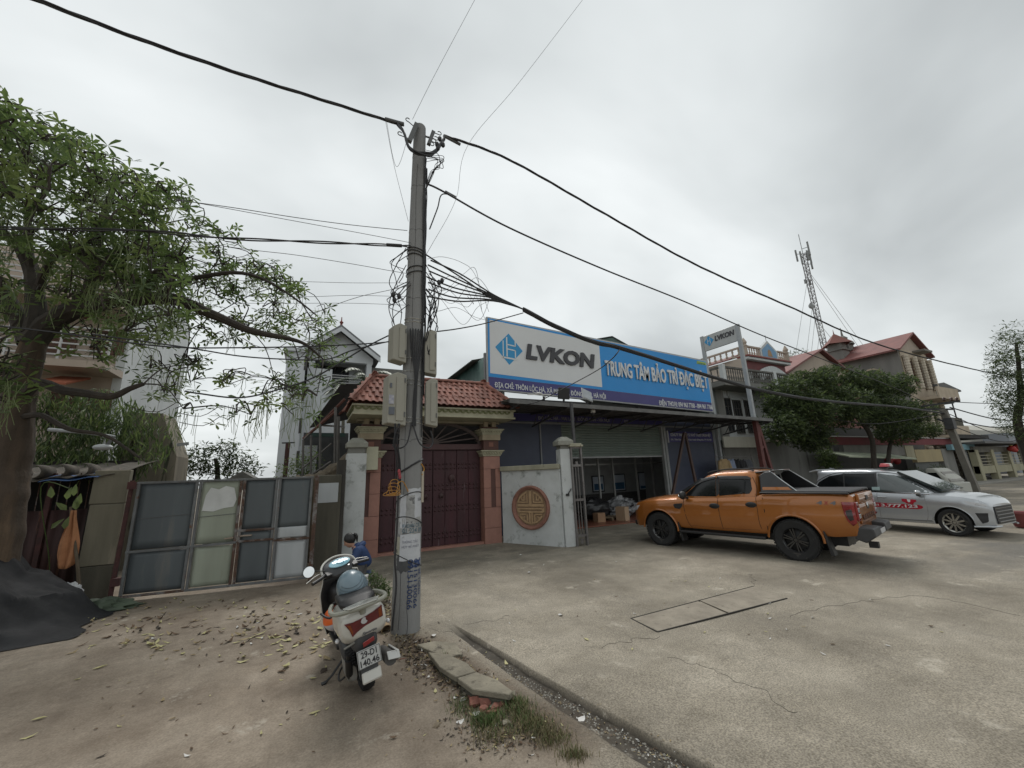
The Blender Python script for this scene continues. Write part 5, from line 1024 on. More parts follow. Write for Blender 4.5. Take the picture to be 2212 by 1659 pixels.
by = 11.95; bz = A(*d6(590, 1000), by).z; bxa = A(*d6(590, 900), by).x
hbox(hr, 'balcony_slab', grey_h, bxa, 24.0, by, FY-.002, bz-.22, bz+.0, bevel=.02)
grey_b = M('mossy_baluster', (.17, .165, .15), (.09, .088, .08), sc=4, r=.95, b=.2, wear=(.3, .3, .28), wsc=7, wth=.66)
balustrade(hr, (bxa+.1, by+.1, 0), (23.9, by+.1, 0), bz+.07, .62, grey_b, 34); balustrade(hr, (bxa+.1, by+.2, 0), (bxa+.1, FY+4, 0), bz+.07, .62, grey_b, 14)
hbox(hr, 'balcony_side_slab', grey_h, bxa, 18.4, FY, FY+4.1, bz-.22, bz)
for x in (bxa+.1, 22.0): hbox(hr, 'newel', white_h, x-.11, x+.11, by+.0, by+.2, bz, bz+.85)
uz = 7.75; hbox(hr, 'upper_side_wall', beige_h, 21.0, 21.2, FY+.05, FY+9, 5.95, uz); hbox(hr, 'upper_wall', M('mint_wall', (.30, .40, .37), (.25, .34, .31), sc=2), 21.201, 24.9, FY+.9, FY+8.9, 5.95, uz+.0)
hbox(hr, 'maroon_frieze', M('maroon_wall', (.17, .05, .05), (.12, .04, .04), sc=2), 21.25, 24.95, FY-.06, FY+.89, 7.05, 7.62)
for x in (21.25, 21.6, 24.4, 24.7): mb = MB(); mb.lathe([(.12, 5.95), (.10, 6.1), (.09, 6.95), (.13, 7.04)], (x+.1, FY+.1, 0), 10); mb.build('column', white_h, hr)
mb = MB(); n = 12; xs_, xe_ = 22.0, 24.5
arc = [Vector((xs_+(xe_-xs_)*i/n, FY-.25, 6.72+.42*math.sin(math.pi*i/n))) for i in range(n+1)]
for a, b in zip(arc, arc[1:]): mb.bar(a, b, .5, .13, upv=(0, 1, 0))
mb.build('porch_arch', white_h, hr)
window(hr, 22.35, 22.95, 5.98, 6.85, FY+.89, wframe, wglass, 2, 3); window(hr, 23.4, 24.0, 5.98, 6.85, FY+.89, wframe, wglass, 2, 3)
hbox(hr, 'cornice', white_h, 21.1, 25.2, FY-.3, FY+9, 7.63, 7.78, bevel=.02); hbox(hr, 'cornice', M('cornice_red', (.25, .08, .07)), 21.05, 25.25, FY-.36, FY+.3, 7.79, 7.87)
balustrade(hr, (21.2, FY-.2, 0), (22.5, FY-.2, 0), 7.93, .42, beige_h, 6, .05); balustrade(hr, (24.1, FY-.2, 0), (25.1, FY-.2, 0), 7.93, .42, beige_h, 5, .05); balustrade(hr, (21.15, FY, 0), (21.15, FY+2.6, 0), 7.93, .42, beige_h, 7, .07)
for x in (21.15, 25.1): mb = MB(); mb.lathe([(.12, 0), (.12, .5), (.16, .52), (.1, .6), (.15, .72), (.09, .86), (.02, 1.0)], (x, FY-.2, 7.87), 10); mb.build('urn', beige_h, hr)
mb = MB(); mb.prism([(22.5, FY-.25, 7.87), (24.1, FY-.25, 7.87), (24.15, FY-.25, 8.35), (23.3, FY-.25, 8.95), (22.45, FY-.25, 8.35)], (0, .2, 0)); mb.build('pediment', white_h, hr)
mb = MB(); mb.prism([(22.62, FY-.262, 7.95), (23.98, FY-.262, 7.95), (23.98, FY-.262, 8.32), (23.3, FY-.262, 8.78), (22.62, FY-.262, 8.32)], (0, .01, 0)); pd = mb.build('painted_panel', M('painted_sky', (.16, .30, .48), (.20, .34, .48), sc=6, b=0, wear=(.5, .45, .35), wsc=5, wth=.62), hr)
mb = MB(); mb.prism([(23.1, FY-.268, 7.98), (23.55, FY-.268, 7.98), (23.45, FY-.268, 8.3), (23.3, FY-.268, 8.42), (23.15, FY-.268, 8.3)], (0, .005, 0)); mb.build('painted_motif', M('painted_ochre', (.38, .24, .13), b=0), hr)
mb = MB(); mb.tube([(23.3, FY-.2, 8.9), (23.3, FY-.2, 9.3)], .015, 4); mb.build('lightning_rod', dsteel, hr)
a, b = AX(*d6(330, 755), 20.95), AX(*d6(850, 590), 20.95)
mb = MB(); mb.prism([(20.8, FY+.6, uz+.0), (20.8, FY+9, uz+.0), (21.9, FY+9, uz+.45), (21.9, FY+.6, uz+.45)], (0, 0, .06)); mb.build('side_roof', redroof, hr)
hbox(hr, 'window_hood', beige_h, 19.4, 22.4, FY-.7, FY-.13, 3.05, 3.15); mb = MB(); a, b = A(*d6(560, 1900), FY-.7), A(*d6(1110, 2080), FY-.7); mb.prism([(a.x, FY-.75, b.z-.1), (b.x, FY-.75, b.z-.1), (b.x, FY-.75, a.z-.1), (a.x, FY-.75, a.z-.1)], (0, .07, 0)); mb.build('balcony_front', M('pale_parapet', (.44, .43, .37), (.34, .33, .28), sc=2, streak=1), hr)
# second mossy cornice house between: low red roofed
rh = thing('red_roofed_house', 'lower house with sloping red roofs rising behind the broad tree', 'house', (32, 14, 0))
zz_ = 7
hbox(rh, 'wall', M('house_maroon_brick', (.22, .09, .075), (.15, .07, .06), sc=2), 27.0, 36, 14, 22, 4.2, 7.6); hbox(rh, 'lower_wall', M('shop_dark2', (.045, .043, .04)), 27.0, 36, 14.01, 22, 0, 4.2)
mb = MB(); a_, b_ = AX(*d5(600, 490), 27), AX(*d5(1060, 340), 27); mb.prism([(26.6, 13.7, 7.5), (26.6, 22, 7.5), (31.5, 22, 9.6), (31.5, 13.7, 9.6)], (0, 0, .12)); mb.build('roof', redroof, rh); mb = MB(); mb.prism([(31.5, 13.7, 9.6), (31.5, 22, 9.6), (36.4, 22, 7.5), (36.4, 13.7, 7.5)], (0, 0, .12)); mb.build('roof', redroof, rh)
mb = MB(); mb.prism([(27, 13.99, 7.5), (36, 13.99, 7.5), (31.5, 13.99, 9.55)], (0, .1, 0)); mb.build('gable', beige_h, rh)
# tall house with arched windows, red gabled roof, turrets
TX, TYf = 41.3, 13.0; tl = thing('tall_gabled_house', 'tall weathered house with a red gabled roof, arched side windows and ornate cream front', 'house', (44, TYf, 0))
te = 10.6; hbox(tl, 'wall', grey_h, TX, TX+5.2, TYf, TYf+9.5, 0, te); mb = MB(); ap = (TX+2.8, te+1.5)
mb.prism([(TX, TYf+.0, te+.001), (TX+5.2, TYf, te+.001), (ap[0], TYf, ap[1])], (0, .3, 0)); mb.build('gable', beige_h, tl)
for xe in (TX-.6, TX+5.9): mb = MB(); mb.prism([(ap[0], TYf-.4, ap[1]), (xe, TYf-.4, te-.28), (xe, TYf-.4, te-.14), (ap[0], TYf-.4, ap[1]+.15)], (0, 7.5, 0)); mb.build('roof', redroof, tl)
hbox(tl, 'parapet_wall', grey_h, TX-.01, TX+.2, TYf+7, TYf+9.5, te, te+.5)
cr_ = M('cream_ornate', (.45, .38, .29), (.36, .30, .23), sc=2, r=.9)
hbox(tl, 'front_panel', cr_, TX+.2, TX+5.2, TYf-.06, TYf-.001, 0, te)
hbox(tl, 'gable_soffit', M('soffit_grey', (.2, .19, .17)), TX+2.6, TX+4.2, TYf-.8, TYf-.07, te-.1, te+.05)
for zc in (3.6, 6.6): 
    hbox(tl, 'balcony', cr_, TX+1.2, TX+5.2, TYf-1.3, TYf-.061, zc-.2, zc); hbox(tl, 'balcony_parapet', cr_, TX+1.2, TX+5.2, TYf-1.3, TYf-1.2, zc+.001, zc+.7)
for z0_ in (.2, 3.7, 7.4):
    for x in (TX+.4, TX+2.0, TX+3.4, TX+4.8):
        mb = MB(); 
        for k in range(12): zz_ = z0_+k*.22; mb.lathe([(.17, zz_), (.19, zz_+.03), (.19, zz_+.17), (.17, zz_+.2)], (x, TYf-.25, 0), 8)
        mb.build('column', M('column_cream', (.55, .49, .40), (.45, .40, .32), sc=3), tl)
    for x in (TX+.8, TX+2.35, TX+3.7): window(tl, x, x+.9, z0_+.2, z0_+2.3, TYf-.062, brown_sh, wglass, 2, 3, .06)
for yy, zc in ((TYf+1.9, 7.5), (TYf+1.9, 4.4)):
    pts = [Vector((TX-.05, yy-.65*math.cos(math.pi*i/10), zc+1.2+.65*math.sin(math.pi*i/10))) for i in range(11)]; mb = MB()
    pts = [Vector((TX-.05, yy-.65, zc))]+pts+[Vector((TX-.05, yy+.65, zc))]
    for a, b in zip(pts, pts[1:]): mb.bar(a, b, .12, .1, upv=(1, 0, 0))
    fr_ = mb.build('window', cr_, tl); mb = MB(); mb.prism([(TX-.03, p.y, p.z) for p in pts], (-.005, 0, 0)); mb.build('pane', M('window_grey', (.10, .10, .10), b=0), fr_)
def turret(x, y, z, s_, m_): 
    t = thing('roof_turret', ['small square roof turret with a red pyramid cap beside the antenna mast', 'small domed grey roof turret behind the square one'][m_], 'turret', (x, y, z))
    mb = MB(); mb.box(x-.7*s_, x+.7*s_, y-.7*s_, y+.7*s_, z, z+1.1*s_); mb.box(x-.85*s_, x+.85*s_, y-.85*s_, y+.85*s_, z+1.1*s_, z+1.2*s_); mb.box(x-.6*s_, x+.6*s_, y-.6*s_, y+.6*s_, z+1.2*s_, z+1.9*s_); mb.build('body', grey_h, t)
    mb = MB()
    if m_ == 0: mb.lathe([(1.45*s_, z+1.85*s_), (.7*s_, z+2.5*s_), (.05, z+3.1*s_), (.01, z+3.6*s_)], (x, y, 0), 4, smooth=False)
    else: mb.lathe([(.95*s_, z+1.9*s_), (.85*s_, z+2.2*s_), (.4*s_, z+2.6*s_), (.45*s_, z+2.8*s_), (.12*s_, z+3.1*s_), (.02, z+4.1*s_)], (x, y, 0), 10)
    mb.build('cap', M('turret_cap_red', (.20, .075, .06), (.14, .06, .05), sc=2) if m_ == 0 else grey_h, t)
p = AX(*d5(965, 300), TX); turret(TX+.6, p.y, te+.1, .85, 0); p = AX(*d5(1040, 290), TX+1.5); turret(TX+2.2, p.y+.3, te+.3, .8, 1)
p = AX(*d5(903, 330), TX); wt = thing('water_tank', 'white cylindrical water tank standing at the foot of the antenna mast', 'tank', (TX+.6, p.y+.5, te)); 
mb = MB(); mb.lathe([(0, 0), (.72, 0), (.74, .4), (.70, .42), (.74, .8), (.74, 1.2), (.3, 1.35), (0, 1.36)], (TX+.6, p.y+.5, te+.1), 20); mb.build('drum', M('tank_white', (.6, .59, .55), (.5, .49, .45), sc=2, streak=1), wt)
mb = MB(); mb.box(TX-.1, TX+1.4, p.y-.3, p.y+1.3, te-.3, te+.1); mb.build('stand', grey_h, wt)
# rooftop cabin right of the tall house
cb_ = thing('rooftop_cabin', 'teal grey sheet cabin with a slanted roof on posts beside the tall house', 'cabin', (49.5, 13.5, 6.5))
a, b = A(*d5(1620, 560), 13), A(*d5(1750, 625), 13); x0_, x1_ = a.x, b.x; zb_, zt_ = A(*d5(1690, 630), 13).z, A(*d5(1690, 552), 13).z
mb = MB(); mb.box(x0_, x1_, 13, 16, zb_, zt_); mb.build('cabin_wall', M('teal_sheet', (.07, .10, .105), (.05, .075, .08), sc=2), cb_)
mb = MB(); mb.prism([(x0_-.4, 12.6, zt_+.1), (x1_+.9, 12.6, zt_-.05), (x1_+.9, 12.6, zt_+.08), (x0_+1.2, 12.6, zt_+.55), (x0_-.4, 12.6, zt_+.3)], (0, 3.6, 0)); mb.build('roof', M('roof_dim', (.13, .13, .13), (.09, .09, .09)), cb_)
for x in (x0_+.1, x0_+1.5, x1_-.1): mb = MB(); mb.bar((x, 13.1, zb_-1.3), (x, 13.1, zb_), .08, upv=(0, 1, 0)); mb.build('post', dsteel, cb_)
mb = MB(); mb.box(x0_+.2, x1_+.3, 12.9, 16, zb_-2.6, zb_-1.3); mb.build('mossy_parapet', moss, cb_); mb = MB(); mb.box(x0_+.4, x1_-.6, 13.2, 16, 0, zb_-2.6); mb.build('lower_wall', beige_h, cb_)
# ------------------------------------------------------------------ antenna mast
MY = 30.; mp0, mp1 = A(1786, 775, MY), A(1725, 545, MY); mx = mp0.x; ms = thing('antenna_mast', 'tall guyed lattice antenna mast in faded red and white with cellular panels at its top', 'mast', (mx, MY, 0))
mred, mwh = M('mast_red', (.30, .12, .11), (.24, .10, .09), r=.6, b=0), M('mast_white', (.40, .40, .40), r=.6, b=0)
H_ = mp1.z; tri = [(math.cos(a)*.42, math.sin(a)*.42) for a in (.5, .5+2.094, .5+4.189)]; sec = 12; zb_ = 6
for s_ in range(sec):
    z0_, z1_ = zb_+(H_-zb_)*s_/sec, zb_+(H_-zb_)*(s_+1)/sec; mb = MB()
    for i in range(3):
        a, b = tri[i], tri[(i+1) % 3]; mb.bar((mx+a[0], MY+a[1], z0_), (mx+a[0], MY+a[1], z1_), .09); k = 4
        for j in range(k):
            za, zb2 = z0_+(z1_-z0_)*j/k, z0_+(z1_-z0_)*(j+1)/k; f = (za, zb2) if j % 2 else (zb2, za); mb.bar((mx+a[0], MY+a[1], f[0]), (mx+b[0], MY+b[1], f[1]), .045); mb.bar((mx+a[0], MY+a[1], zb2), (mx+b[0], MY+b[1], zb2), .04)
    mb.build('mast_section', mred if s_ < 4 and s_ % 2 == 0 else M('mast_grey', (.17, .16, .165), r=.6, b=0) if s_ > 6 or s_ % 2 else mwh, ms)
mgp = M('antenna_grey', (.24, .25, .25), (.18, .19, .19), r=.6, b=0)
for (dx, dy, z, w_, h_) in ((-1.5, -.3, H_-1.2, .3, 2.2), (-1.0, .5, H_-.3, .25, 2.0), (.3, -.8, H_+.6, .55, 2.3), (1.6, -.2, H_-.3, .3, 2.3), (.0, -.6, H_-.6, .4, 1.7), (.8, -.5, H_-2.2, .7, 1.0), (.9, .3, H_-4.8, .5, .7), (-.8, .2, H_-5.0, .4, .6)):
    mb = MB(); mb.cbox((mx+dx, MY+dy, z), (w_, .25, h_), rz=.4); mb.bar((mx, MY, z+.3), (mx+dx, MY+dy, z+.3), .07); mb.build('panel_antenna', mgp, ms)
mb = MB(); mb.bar((mx, MY, H_), (mx, MY, H_+3.6), .07); mb.build('lightning_rod', mgp, ms)
mb = MB(); mb.lathe([(0, 0), (.5, .12), (.55, .2), (.3, .5), (0, .55)], (mx-1.2, MY-.3, H_-9.4), 12, axis='y'); mb.bar((mx-1.2, MY, H_-9.2), (mx, MY, H_-9.2), .06); mb.build('microwave_dish', mgp, ms)
for (z, dx, dy) in ((H_-2.5, 24, -2), (H_-3, 26, 0), (H_-12, 20, -1), (H_-4, -7, 5), (H_-8, -7, 3), (H_-10, -5.5, 3), (H_-17, -4, 4), (H_-13, -6, 2)):
    mb = MB(); mb.tube([(mx, MY, z), (mx+dx, MY+dy, 5)], .028, 4); mb.build('guy_wire', M('wire_grey', (.28, .29, .29), r=.6, b=0), ms)
# ------------------------------------------------------------------ street level frontage on the right
gw = thing('grey_yard_wall', 'tall streaked grey concrete yard wall behind the pickup and the broad tree', 'wall', (23, 13.6, 0))
a, b = A(1628, 955, 12.6), A(1798, 958, 12.6); hbox(gw, 'wall', M('yard_wall_grey', (.19, .19, .18), (.11, .11, .105), sc=1.2, r=.95, b=.2, streak=1, wear=(.05, .05, .048), wsc=1.6, wth=.58, wstreak=1), a.x-2.5, b.x, 12.6, 12.8, 0, a.z); hbox(gw, 'coping', M('coping_dark', (.07, .07, .065)), a.x-2.5, b.x, 12.5, 12.85, a.z+.001, a.z+.08)
sf = thing('shop_front', 'low shop front with a dark red fascia, beige piers and a pale canopy', 'shop', (33, 12.4, 0))
SY = 12.2; xa, xb = A(1808, 955, SY).x, A(2063, 955, SY).x; zr0, zr1 = A(1930, 961, SY).z, A(1930, 948, SY).z
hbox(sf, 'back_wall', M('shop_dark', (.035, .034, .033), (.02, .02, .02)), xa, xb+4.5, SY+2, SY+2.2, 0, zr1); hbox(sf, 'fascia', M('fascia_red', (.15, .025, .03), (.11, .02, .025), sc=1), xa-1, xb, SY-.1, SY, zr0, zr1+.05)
hbox(sf, 'roof_edge', railw, xa-1, xb, SY-.16, SY-.101, zr1+.06, zr1+.11)
yb_m = M('yellow_beige', (.36, .29, .16), (.28, .23, .13), sc=1.5, streak=1); pier = M('beige_pier', (.36, .34, .23), (.27, .25, .17), sc=1.5, streak=1)
def xz(x, y, Y=SY): q = A(*d5(x, y), Y); return q.x, q.z
def fbox(par, nm, m_, x0, x1, ya, yb2, Y=SY, dp=.25, base=False):
    a, _ = xz(x0, ya, Y); b, _ = xz(x1, ya, Y); xm = (x0+x1)/2; _, zt2 = xz(xm, ya, Y); _, zb2 = xz(xm, yb2, Y); return hbox(par, nm, m_, a, b, Y, Y+dp, 0 if base else zb2, zt2)
fbox(sf, 'upper_wall', grey_h, 1020, 1420, 912, 985); fbox(sf, 'pier', pier, 1425, 1480, 915, 1000, SY-.05, .3); fbox(sf, 'yellow_panel', yb_m, 1490, 1662, 940, 1022); fbox(sf, 'pier', grey_h, 1664, 1740, 935, 1200, SY-.02, .3, True)
mb = MB(); p0_, p1_ = A(*d5(1060, 985), SY-1.3), A(*d5(1505, 1000), SY-1.3); mb.prism([(p0_.x, SY-1.3, p0_.z-.05), (p1_.x, SY-1.3, p1_.z-.05), (p1_.x, SY-.001, p1_.z+.3), (p0_.x, SY-.001, p0_.z+.3)], (0, 0, .07)); mb.build('pale_canopy', M('canopy_green_pale', (.40, .44, .33), (.32, .36, .27), sc=2), sf)
fbox(sf, 'roller_door', M('roller_dim', (.10, .105, .10), (.075, .08, .075), sc=2, b=.3, bs=8), 1495, 1650, 1024, 1200, SY+.1, .1, True)
for k, x in enumerate((1320, 1375)):
    a = A(*d5(x, 1015), SY+.8); ltn = thing('red_lantern', ['left one of two dim red lanterns inside the shop front', 'right one of two dim red lanterns inside the shop front'][k], 'lantern', a, group='red lanterns'); mb = MB(); mb.ell(a, (.22, .22, .25), 12, 8); mb.build('shade', M('lantern_red', (.26, .02, .025), r=.6, b=.05), ltn); mb = MB(); mb.tube([a+Vector((0, 0, .24)), (a.x, a.y, zr0-.05)], .015, 4); mb.build('cord', dsteel, ltn)
fbox(sf, 'sign_box', M('teal_sign', (.17, .30, .34), (.13, .24, .28), sc=2), 1732, 1885, 906, 942, SY-.4, .3)
lvm = M('louvre_pale', (.32, .34, .34), (.25, .27, .27), sc=2); xa_, zt2 = xz(1783, 945, SY-.1); xb_, _ = xz(1872, 945, SY-.1); k = 0; z = .1; pr = None
lw_ = thing('louvred_pier', 'tall pale louvred pier under the teal sign box', 'pier', ((xa_+xb_)/2, SY-.15, 0))
while z < zt2: mb = MB(); mb.box(-(xb_-xa_)/2, (xb_-xa_)/2, -.06, 0, 0, .09); mb2 = mb; o = place(pr, 'louvre', mb2, lvm, lw_, ((xa_+xb_)/2, SY-.12, z)); pr = pr or o; z += .12
hbox(lw_, 'core', M('louvre_core', (.08, .08, .08)), xa_+.02, xb_-.02, SY-.12, SY, 0, zt2)
hbox(sf, 'black_roof_edge', dr, xz(1700, 870)[0], xz(1915, 880)[0], SY-.6, SY+2.2, zr1+.06, zr1+.35)
# open verandah building at far right
vr = thing('verandah_building', 'old beige open verandah building with a railed gallery and hanging lanterns at the far right', 'building', (48, 11.5, 0)); VY = 11.6
xv0 = A(*d5(1900, 1000), VY).x; xv1 = xv0+16
def zv(y, x=2050): return A(*d5(x, y), VY).z
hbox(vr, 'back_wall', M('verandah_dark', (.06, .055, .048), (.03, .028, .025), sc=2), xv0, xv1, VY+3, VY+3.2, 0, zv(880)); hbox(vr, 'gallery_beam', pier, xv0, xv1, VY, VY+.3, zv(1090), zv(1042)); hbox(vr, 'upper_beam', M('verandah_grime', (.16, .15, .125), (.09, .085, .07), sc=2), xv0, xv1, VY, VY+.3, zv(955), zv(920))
for x in (xv0, xv0+3.4, xv0+7.4, xv0+11.5): hbox(vr, 'column', pier, x, x+.6, VY-.05, VY+.35, 0, zv(940))
for y in (975, 995, 1015, 1035): mb = MB(); z = zv(y); mb.bar((xv0+.6, VY+.1, z), (xv1, VY+.1, z), .05); mb.build('rail', M('rail_beige', (.4, .37, .28)), vr)
for k in range(9): x = xv0+1.2+k*1.6; mb = MB(); mb.bar((x, VY+.1, zv(1042)), (x, VY+.1, zv(970)), .05, upv=(0, 1, 0)); mb.build('rail_post', M('rail_beige', (.4, .37, .28)), vr)
hbox(vr, 'roof', M('roof_dim', (.13, .13, .13)), xv0-.5, xv1, VY-.8, VY+3.4, zv(905), zv(893))
hbox(vr, 'bench', M('bench_grey', (.3, .3, .3)), xv0+2, xv0+8, VY+.4, VY+.8, .42, .5)
for k, (x, y, r_) in enumerate(((2130, 935, .28), (2165, 925, .28), (2195, 930, .26), (2150, 945, .2))):
    a = A(*d5(x, y), VY-.4); ltn = thing('red_lantern', ['red lantern hanging leftmost at the gallery rail', 'red lantern hanging second from left at the gallery rail', 'red lantern hanging third from left at the gallery rail', 'smallest red lantern tucked under the others at the gallery rail'][k], 'lantern', a, group='red lanterns'); mb = MB(); mb.ell(a, (r_, r_, r_*.9), 12, 8); mb.build('shade', M('lantern_bright', (.38, .03, .025), r=.6, b=.05), ltn); mb = MB(); mb.lathe([(r_*.4, 0), (r_*.4, .05)], a+Vector((0, 0, r_*.86)), 8); mb.build('collar', M('lantern_gold', (.4, .3, .08), b=0), ltn)
# long pale warehouse roof and block beyond
wh = thing('pale_warehouse', 'long pale barrel roofed warehouse in the distance at the right', 'warehouse', (75, 18, 0))
q0, q1 = A(2066, 945, 18), A(2175, 930, 18); mb = MB(); n = 8
prof = [(18+6*i/n, q1.z*0+6.3+1.6*math.sin(math.pi*(.1+.8*i/n))) for i in range(n+1)]
mb.prism([(q0.x, 18, 0)]+[(q0.x, y, z-1.6) for y, z in prof]+[(q0.x, 24, 0)], (60, 0, 0)); mb.build('roof', M('warehouse_cream', (.42, .41, .36), (.36, .35, .31), sc=.4), wh)
mb = MB(); q = A(2180, 950, 15); mb.box(q.x, q.x+9, 15, 17, 0, A(2180, 935, 15).z); solo(mb, 'grey_block', M('block_blue_grey', (.24, .26, .29), (.19, .2, .22), sc=.6), 'blue grey sheet block in the distance left of the edge tree', 'building')
# pavement strip with a real kerb before the frontages
mb = MB(); mb.box(18.9, 70, 10.6, 12.1, -.05, .12); o = mb.build('pavement', M('pavement_grey', (.26, .25, .22), (.2, .19, .17), sc=1), bevel=.02); struct(o)
# leaning concrete pole at the right
X_ = 31.; lb, ltp = AX(2112, 1066, X_), AX(2037, 884, X_); lb.z = -.1
lpz = thing('leaning_pole', 'square concrete utility pole leaning left with crossarms at the far right', 'utility pole', lb)
mb = MB(); mb.bar(lb, ltp, .30, .26, upv=(0, 1, 0)); mb.build('shaft', M('pole_concrete_far', (.22, .205, .18), (.15, .14, .12), sc=2), lpz)
for (xa, ya, xb2, yb2) in ((1990, 878, 2074, 866), (1996, 884, 2060, 884), (2025, 905, 2060, 918)): mb = MB(); mb.bar(AX(xa, ya, X_-.1), AX(xb2, yb2, X_-.1), .09); mb.build('crossarm', dsteel, lpz)
for x in (2040, 2056, 2068): a = AX(x, 866, X_-.1); mb = MB(); mb.lathe([(.05, 0), (.09, .05), (.05, .09), (.09, .14), (.04, .2)], a, 8); mb.build('insulator', M('insulator_brown', (.1, .06, .05), r=.4, b=0), lpz)
mb = MB(); a = AX(2052, 915, X_-.2); mb.cbox(a, (.4, .35, .6)); mb.build('junction_box', dsteel, lpz)
# ------------------------------------------------------------------ trees on the right
TY2 = 10.6
b0 = A(1893, 1060, TY2); b0.z = 0
bl = [(*at_(1700, 860, TY2), 1.5, 1.2, 1.0), (*at_(1745, 830, TY2), 1.4, 1.2, .7), (*at_(1800, 822, TY2+.3), 1.7, 1.4, .8), (*at_(1862, 832, TY2), 1.8, 1.4, .8), (*at_(1925, 835, TY2), 1.6, 1.3, .8), (*at_(1690, 920, TY2-.3), 1.2, 1.0, .8), (*at_(1740, 890, TY2-.4), 1.6, 1.3, 1.0), (*at_(1820, 880, TY2-.5), 2.0, 1.4, 1.1), (*at_(1900, 890, TY2-.4), 2.0, 1.4, 1.0), (*at_(1970, 890, TY2), 1.6, 1.2, .8), (*at_(2000, 925, TY2+.3), 1.2, 1.0, .6), (*at_(1750, 945, TY2), 1.3, 1.0, .7), (*at_(1940, 935, TY2), 1.5, 1.1, .7)]
ftree('spreading_tree', 'broad dense spreading tree on two trunks behind the silver taxi', b0, bl, 52000, .23, .08, lfd, [([b0, A(1888, 1010, TY2), A(1880, 940, TY2), A(1830, 880, TY2), A(1790, 850, TY2)], .16, .07), ([b0+Vector((.6, .2, 0)), A(1918, 1000, TY2+.2), A(1925, 950, TY2+.2), A(1950, 900, TY2+.2)], .14, .06), ([A(1870, 925, TY2), A(1900, 870, TY2), A(1910, 840, TY2)], .08, .03), ([A(1840, 890, TY2), A(1770, 880, TY2), A(1720, 860, TY2)], .08, .03)], 41, thr=.0, nfr=1.25, up_=.1)
p = A(1716, 770, 16); ftree('bare_topped_tree', 'small sparse tree poking above the red roofs near the antenna mast', (p.x, 16, 0), [(*at_(1700, 775, 16), .7, .6, .4), (*at_(1725, 765, 16), .9, .7, .5), (*at_(1745, 780, 16), .7, .6, .35)], 500, .16, .05, lfd, [([(p.x, 16, 0), (p.x, 16, p.z-1), (p.x, 16, p.z)], .12, .04)], 5, thr=.0, nfr=2)
p = A(1790, 1000, 11.8); ftree('light_green_bush', 'light green leafy bush against the grey yard wall behind the taxi', (p.x, 11.8, 0), [(*at_(1785, 990, 11.8), .7, .4, .6), (*at_(1800, 1010, 11.8), .6, .4, .5)], 900, .2, .07, lf, [([(p.x, 11.8, 0), (p.x, 11.8, .8), (p.x, 11.8, 1.4)], .05, .02)], 12, cat='bush')
EX = 27.; p = AX(2225, 1000, EX); ftree('edge_tree', 'tall feathery tree at the right edge of the view', (p.x, p.y, 0), [(*AX(x, y, EX), r, r*.8, q) for x, y, r, q in ((2190, 730, .8, .8), (2180, 790, 1.0, 1.0), (2200, 850, 1.2, 1.0), (2165, 800, .8, .6), (2195, 910, .9, .8), (2230, 780, 1.6, 1.6), (2240, 880, 1.7, 1.6), (2175, 870, .8, .5))], 16000, .16, .036, lfd, [([(p.x, p.y, 0), (p.x, p.y, 3), tuple(AX(2205, 850, EX)), tuple(AX(2195, 740, EX))], .2, .05)], 17, thr=-.05, nfr=1.7)
# low vegetation at the foot of the frontage
p = A(2000, 1040, 11.5); ftree('dry_shrub', 'dark straggly shrub before the shop pier at the roadside', (p.x, 11.3, 0), [(*at_(1980, 1035, 11.3), 1.4, .5, .7), (*at_(2030, 1030, 11.3), 1.2, .5, .9)], 1600, .2, .04, lfd, [([(p.x, 11.3, 0), (p.x, 11.3, .8), (p.x+.2, 11.3, 1.3)], .06, .02)], 19, cat='bush')
# clothes rack
rk = thing('clothes_rail', 'horizontal clothes rail beside the shed corner holding jackets', 'rail', A(1580, 1010, 11.2))
ca_, cb2 = A(1545, 987, 11.2), A(1625, 987, 11.2); mb = MB(); mb.tube([ca_, cb2], .02, 6); mb.build('bar', stl, rk)
for q in (ca_, cb2): mb = MB(); mb.tube([q, (q.x, q.y, 0)], .02, 6); mb.build('stand', stl, rk)
def garment(x0, x1, col, label, sleeve=True, hgt=1.0, sd=0):
    a, b = A(x0, 990, 11.2), A(x1, 990, 11.2); w_ = b.x-a.x; c = (a.x+b.x)/2; mb = MB()
    def fn(u, v):
        ww = (.5+.5*sm(0, .14, v))*w_/2*(1+.05*v); t = u*2*math.pi; return Vector((c+math.cos(t)*ww+.02*math.sin(v*8+sd), 11.2+math.sin(t)*(.09+.03*math.sin(u*25+sd+v*3)), a.z-.03-hgt*v-.06*sm(.2, 1, abs(math.cos(t)))*sm(.3, 0, v)))
    mb.grid(fn, 28, 10)
    for s_ in (-1, 1): mb.tube([(c+s_*w_*.38, 11.2, a.z-.12), (c+s_*w_*.55, 11.16, a.z-.45), (c+s_*w_*.56, 11.14, a.z-.8)], [.08, .07, .06], 8)
    return solo(mb, 'jacket', M('cloth_'+label.split()[0], col, tuple(q*.7 for q in col), sc=6, r=.95, b=.3, bs=20), label, 'jacket', group='garments hung on the clothes rail', solid=.004, fix=False)
garment(1551, 1573, (.42, .30, .16), 'tan jacket hanging leftmost on the clothes rail'); garment(1574, 1582, (.28, .33, .46), 'pale blue shirt hanging second on the clothes rail', sd=1); garment(1583, 1596, (.02, .02, .024), 'black jacket hanging in the middle of the clothes rail', sd=2); garment(1597, 1607, (.03, .03, .035), 'charcoal jacket hanging fourth on the clothes rail', sd=3); garment(1608, 1619, (.09, .095, .11), 'grey jacket hanging rightmost on the clothes rail', sd=4)
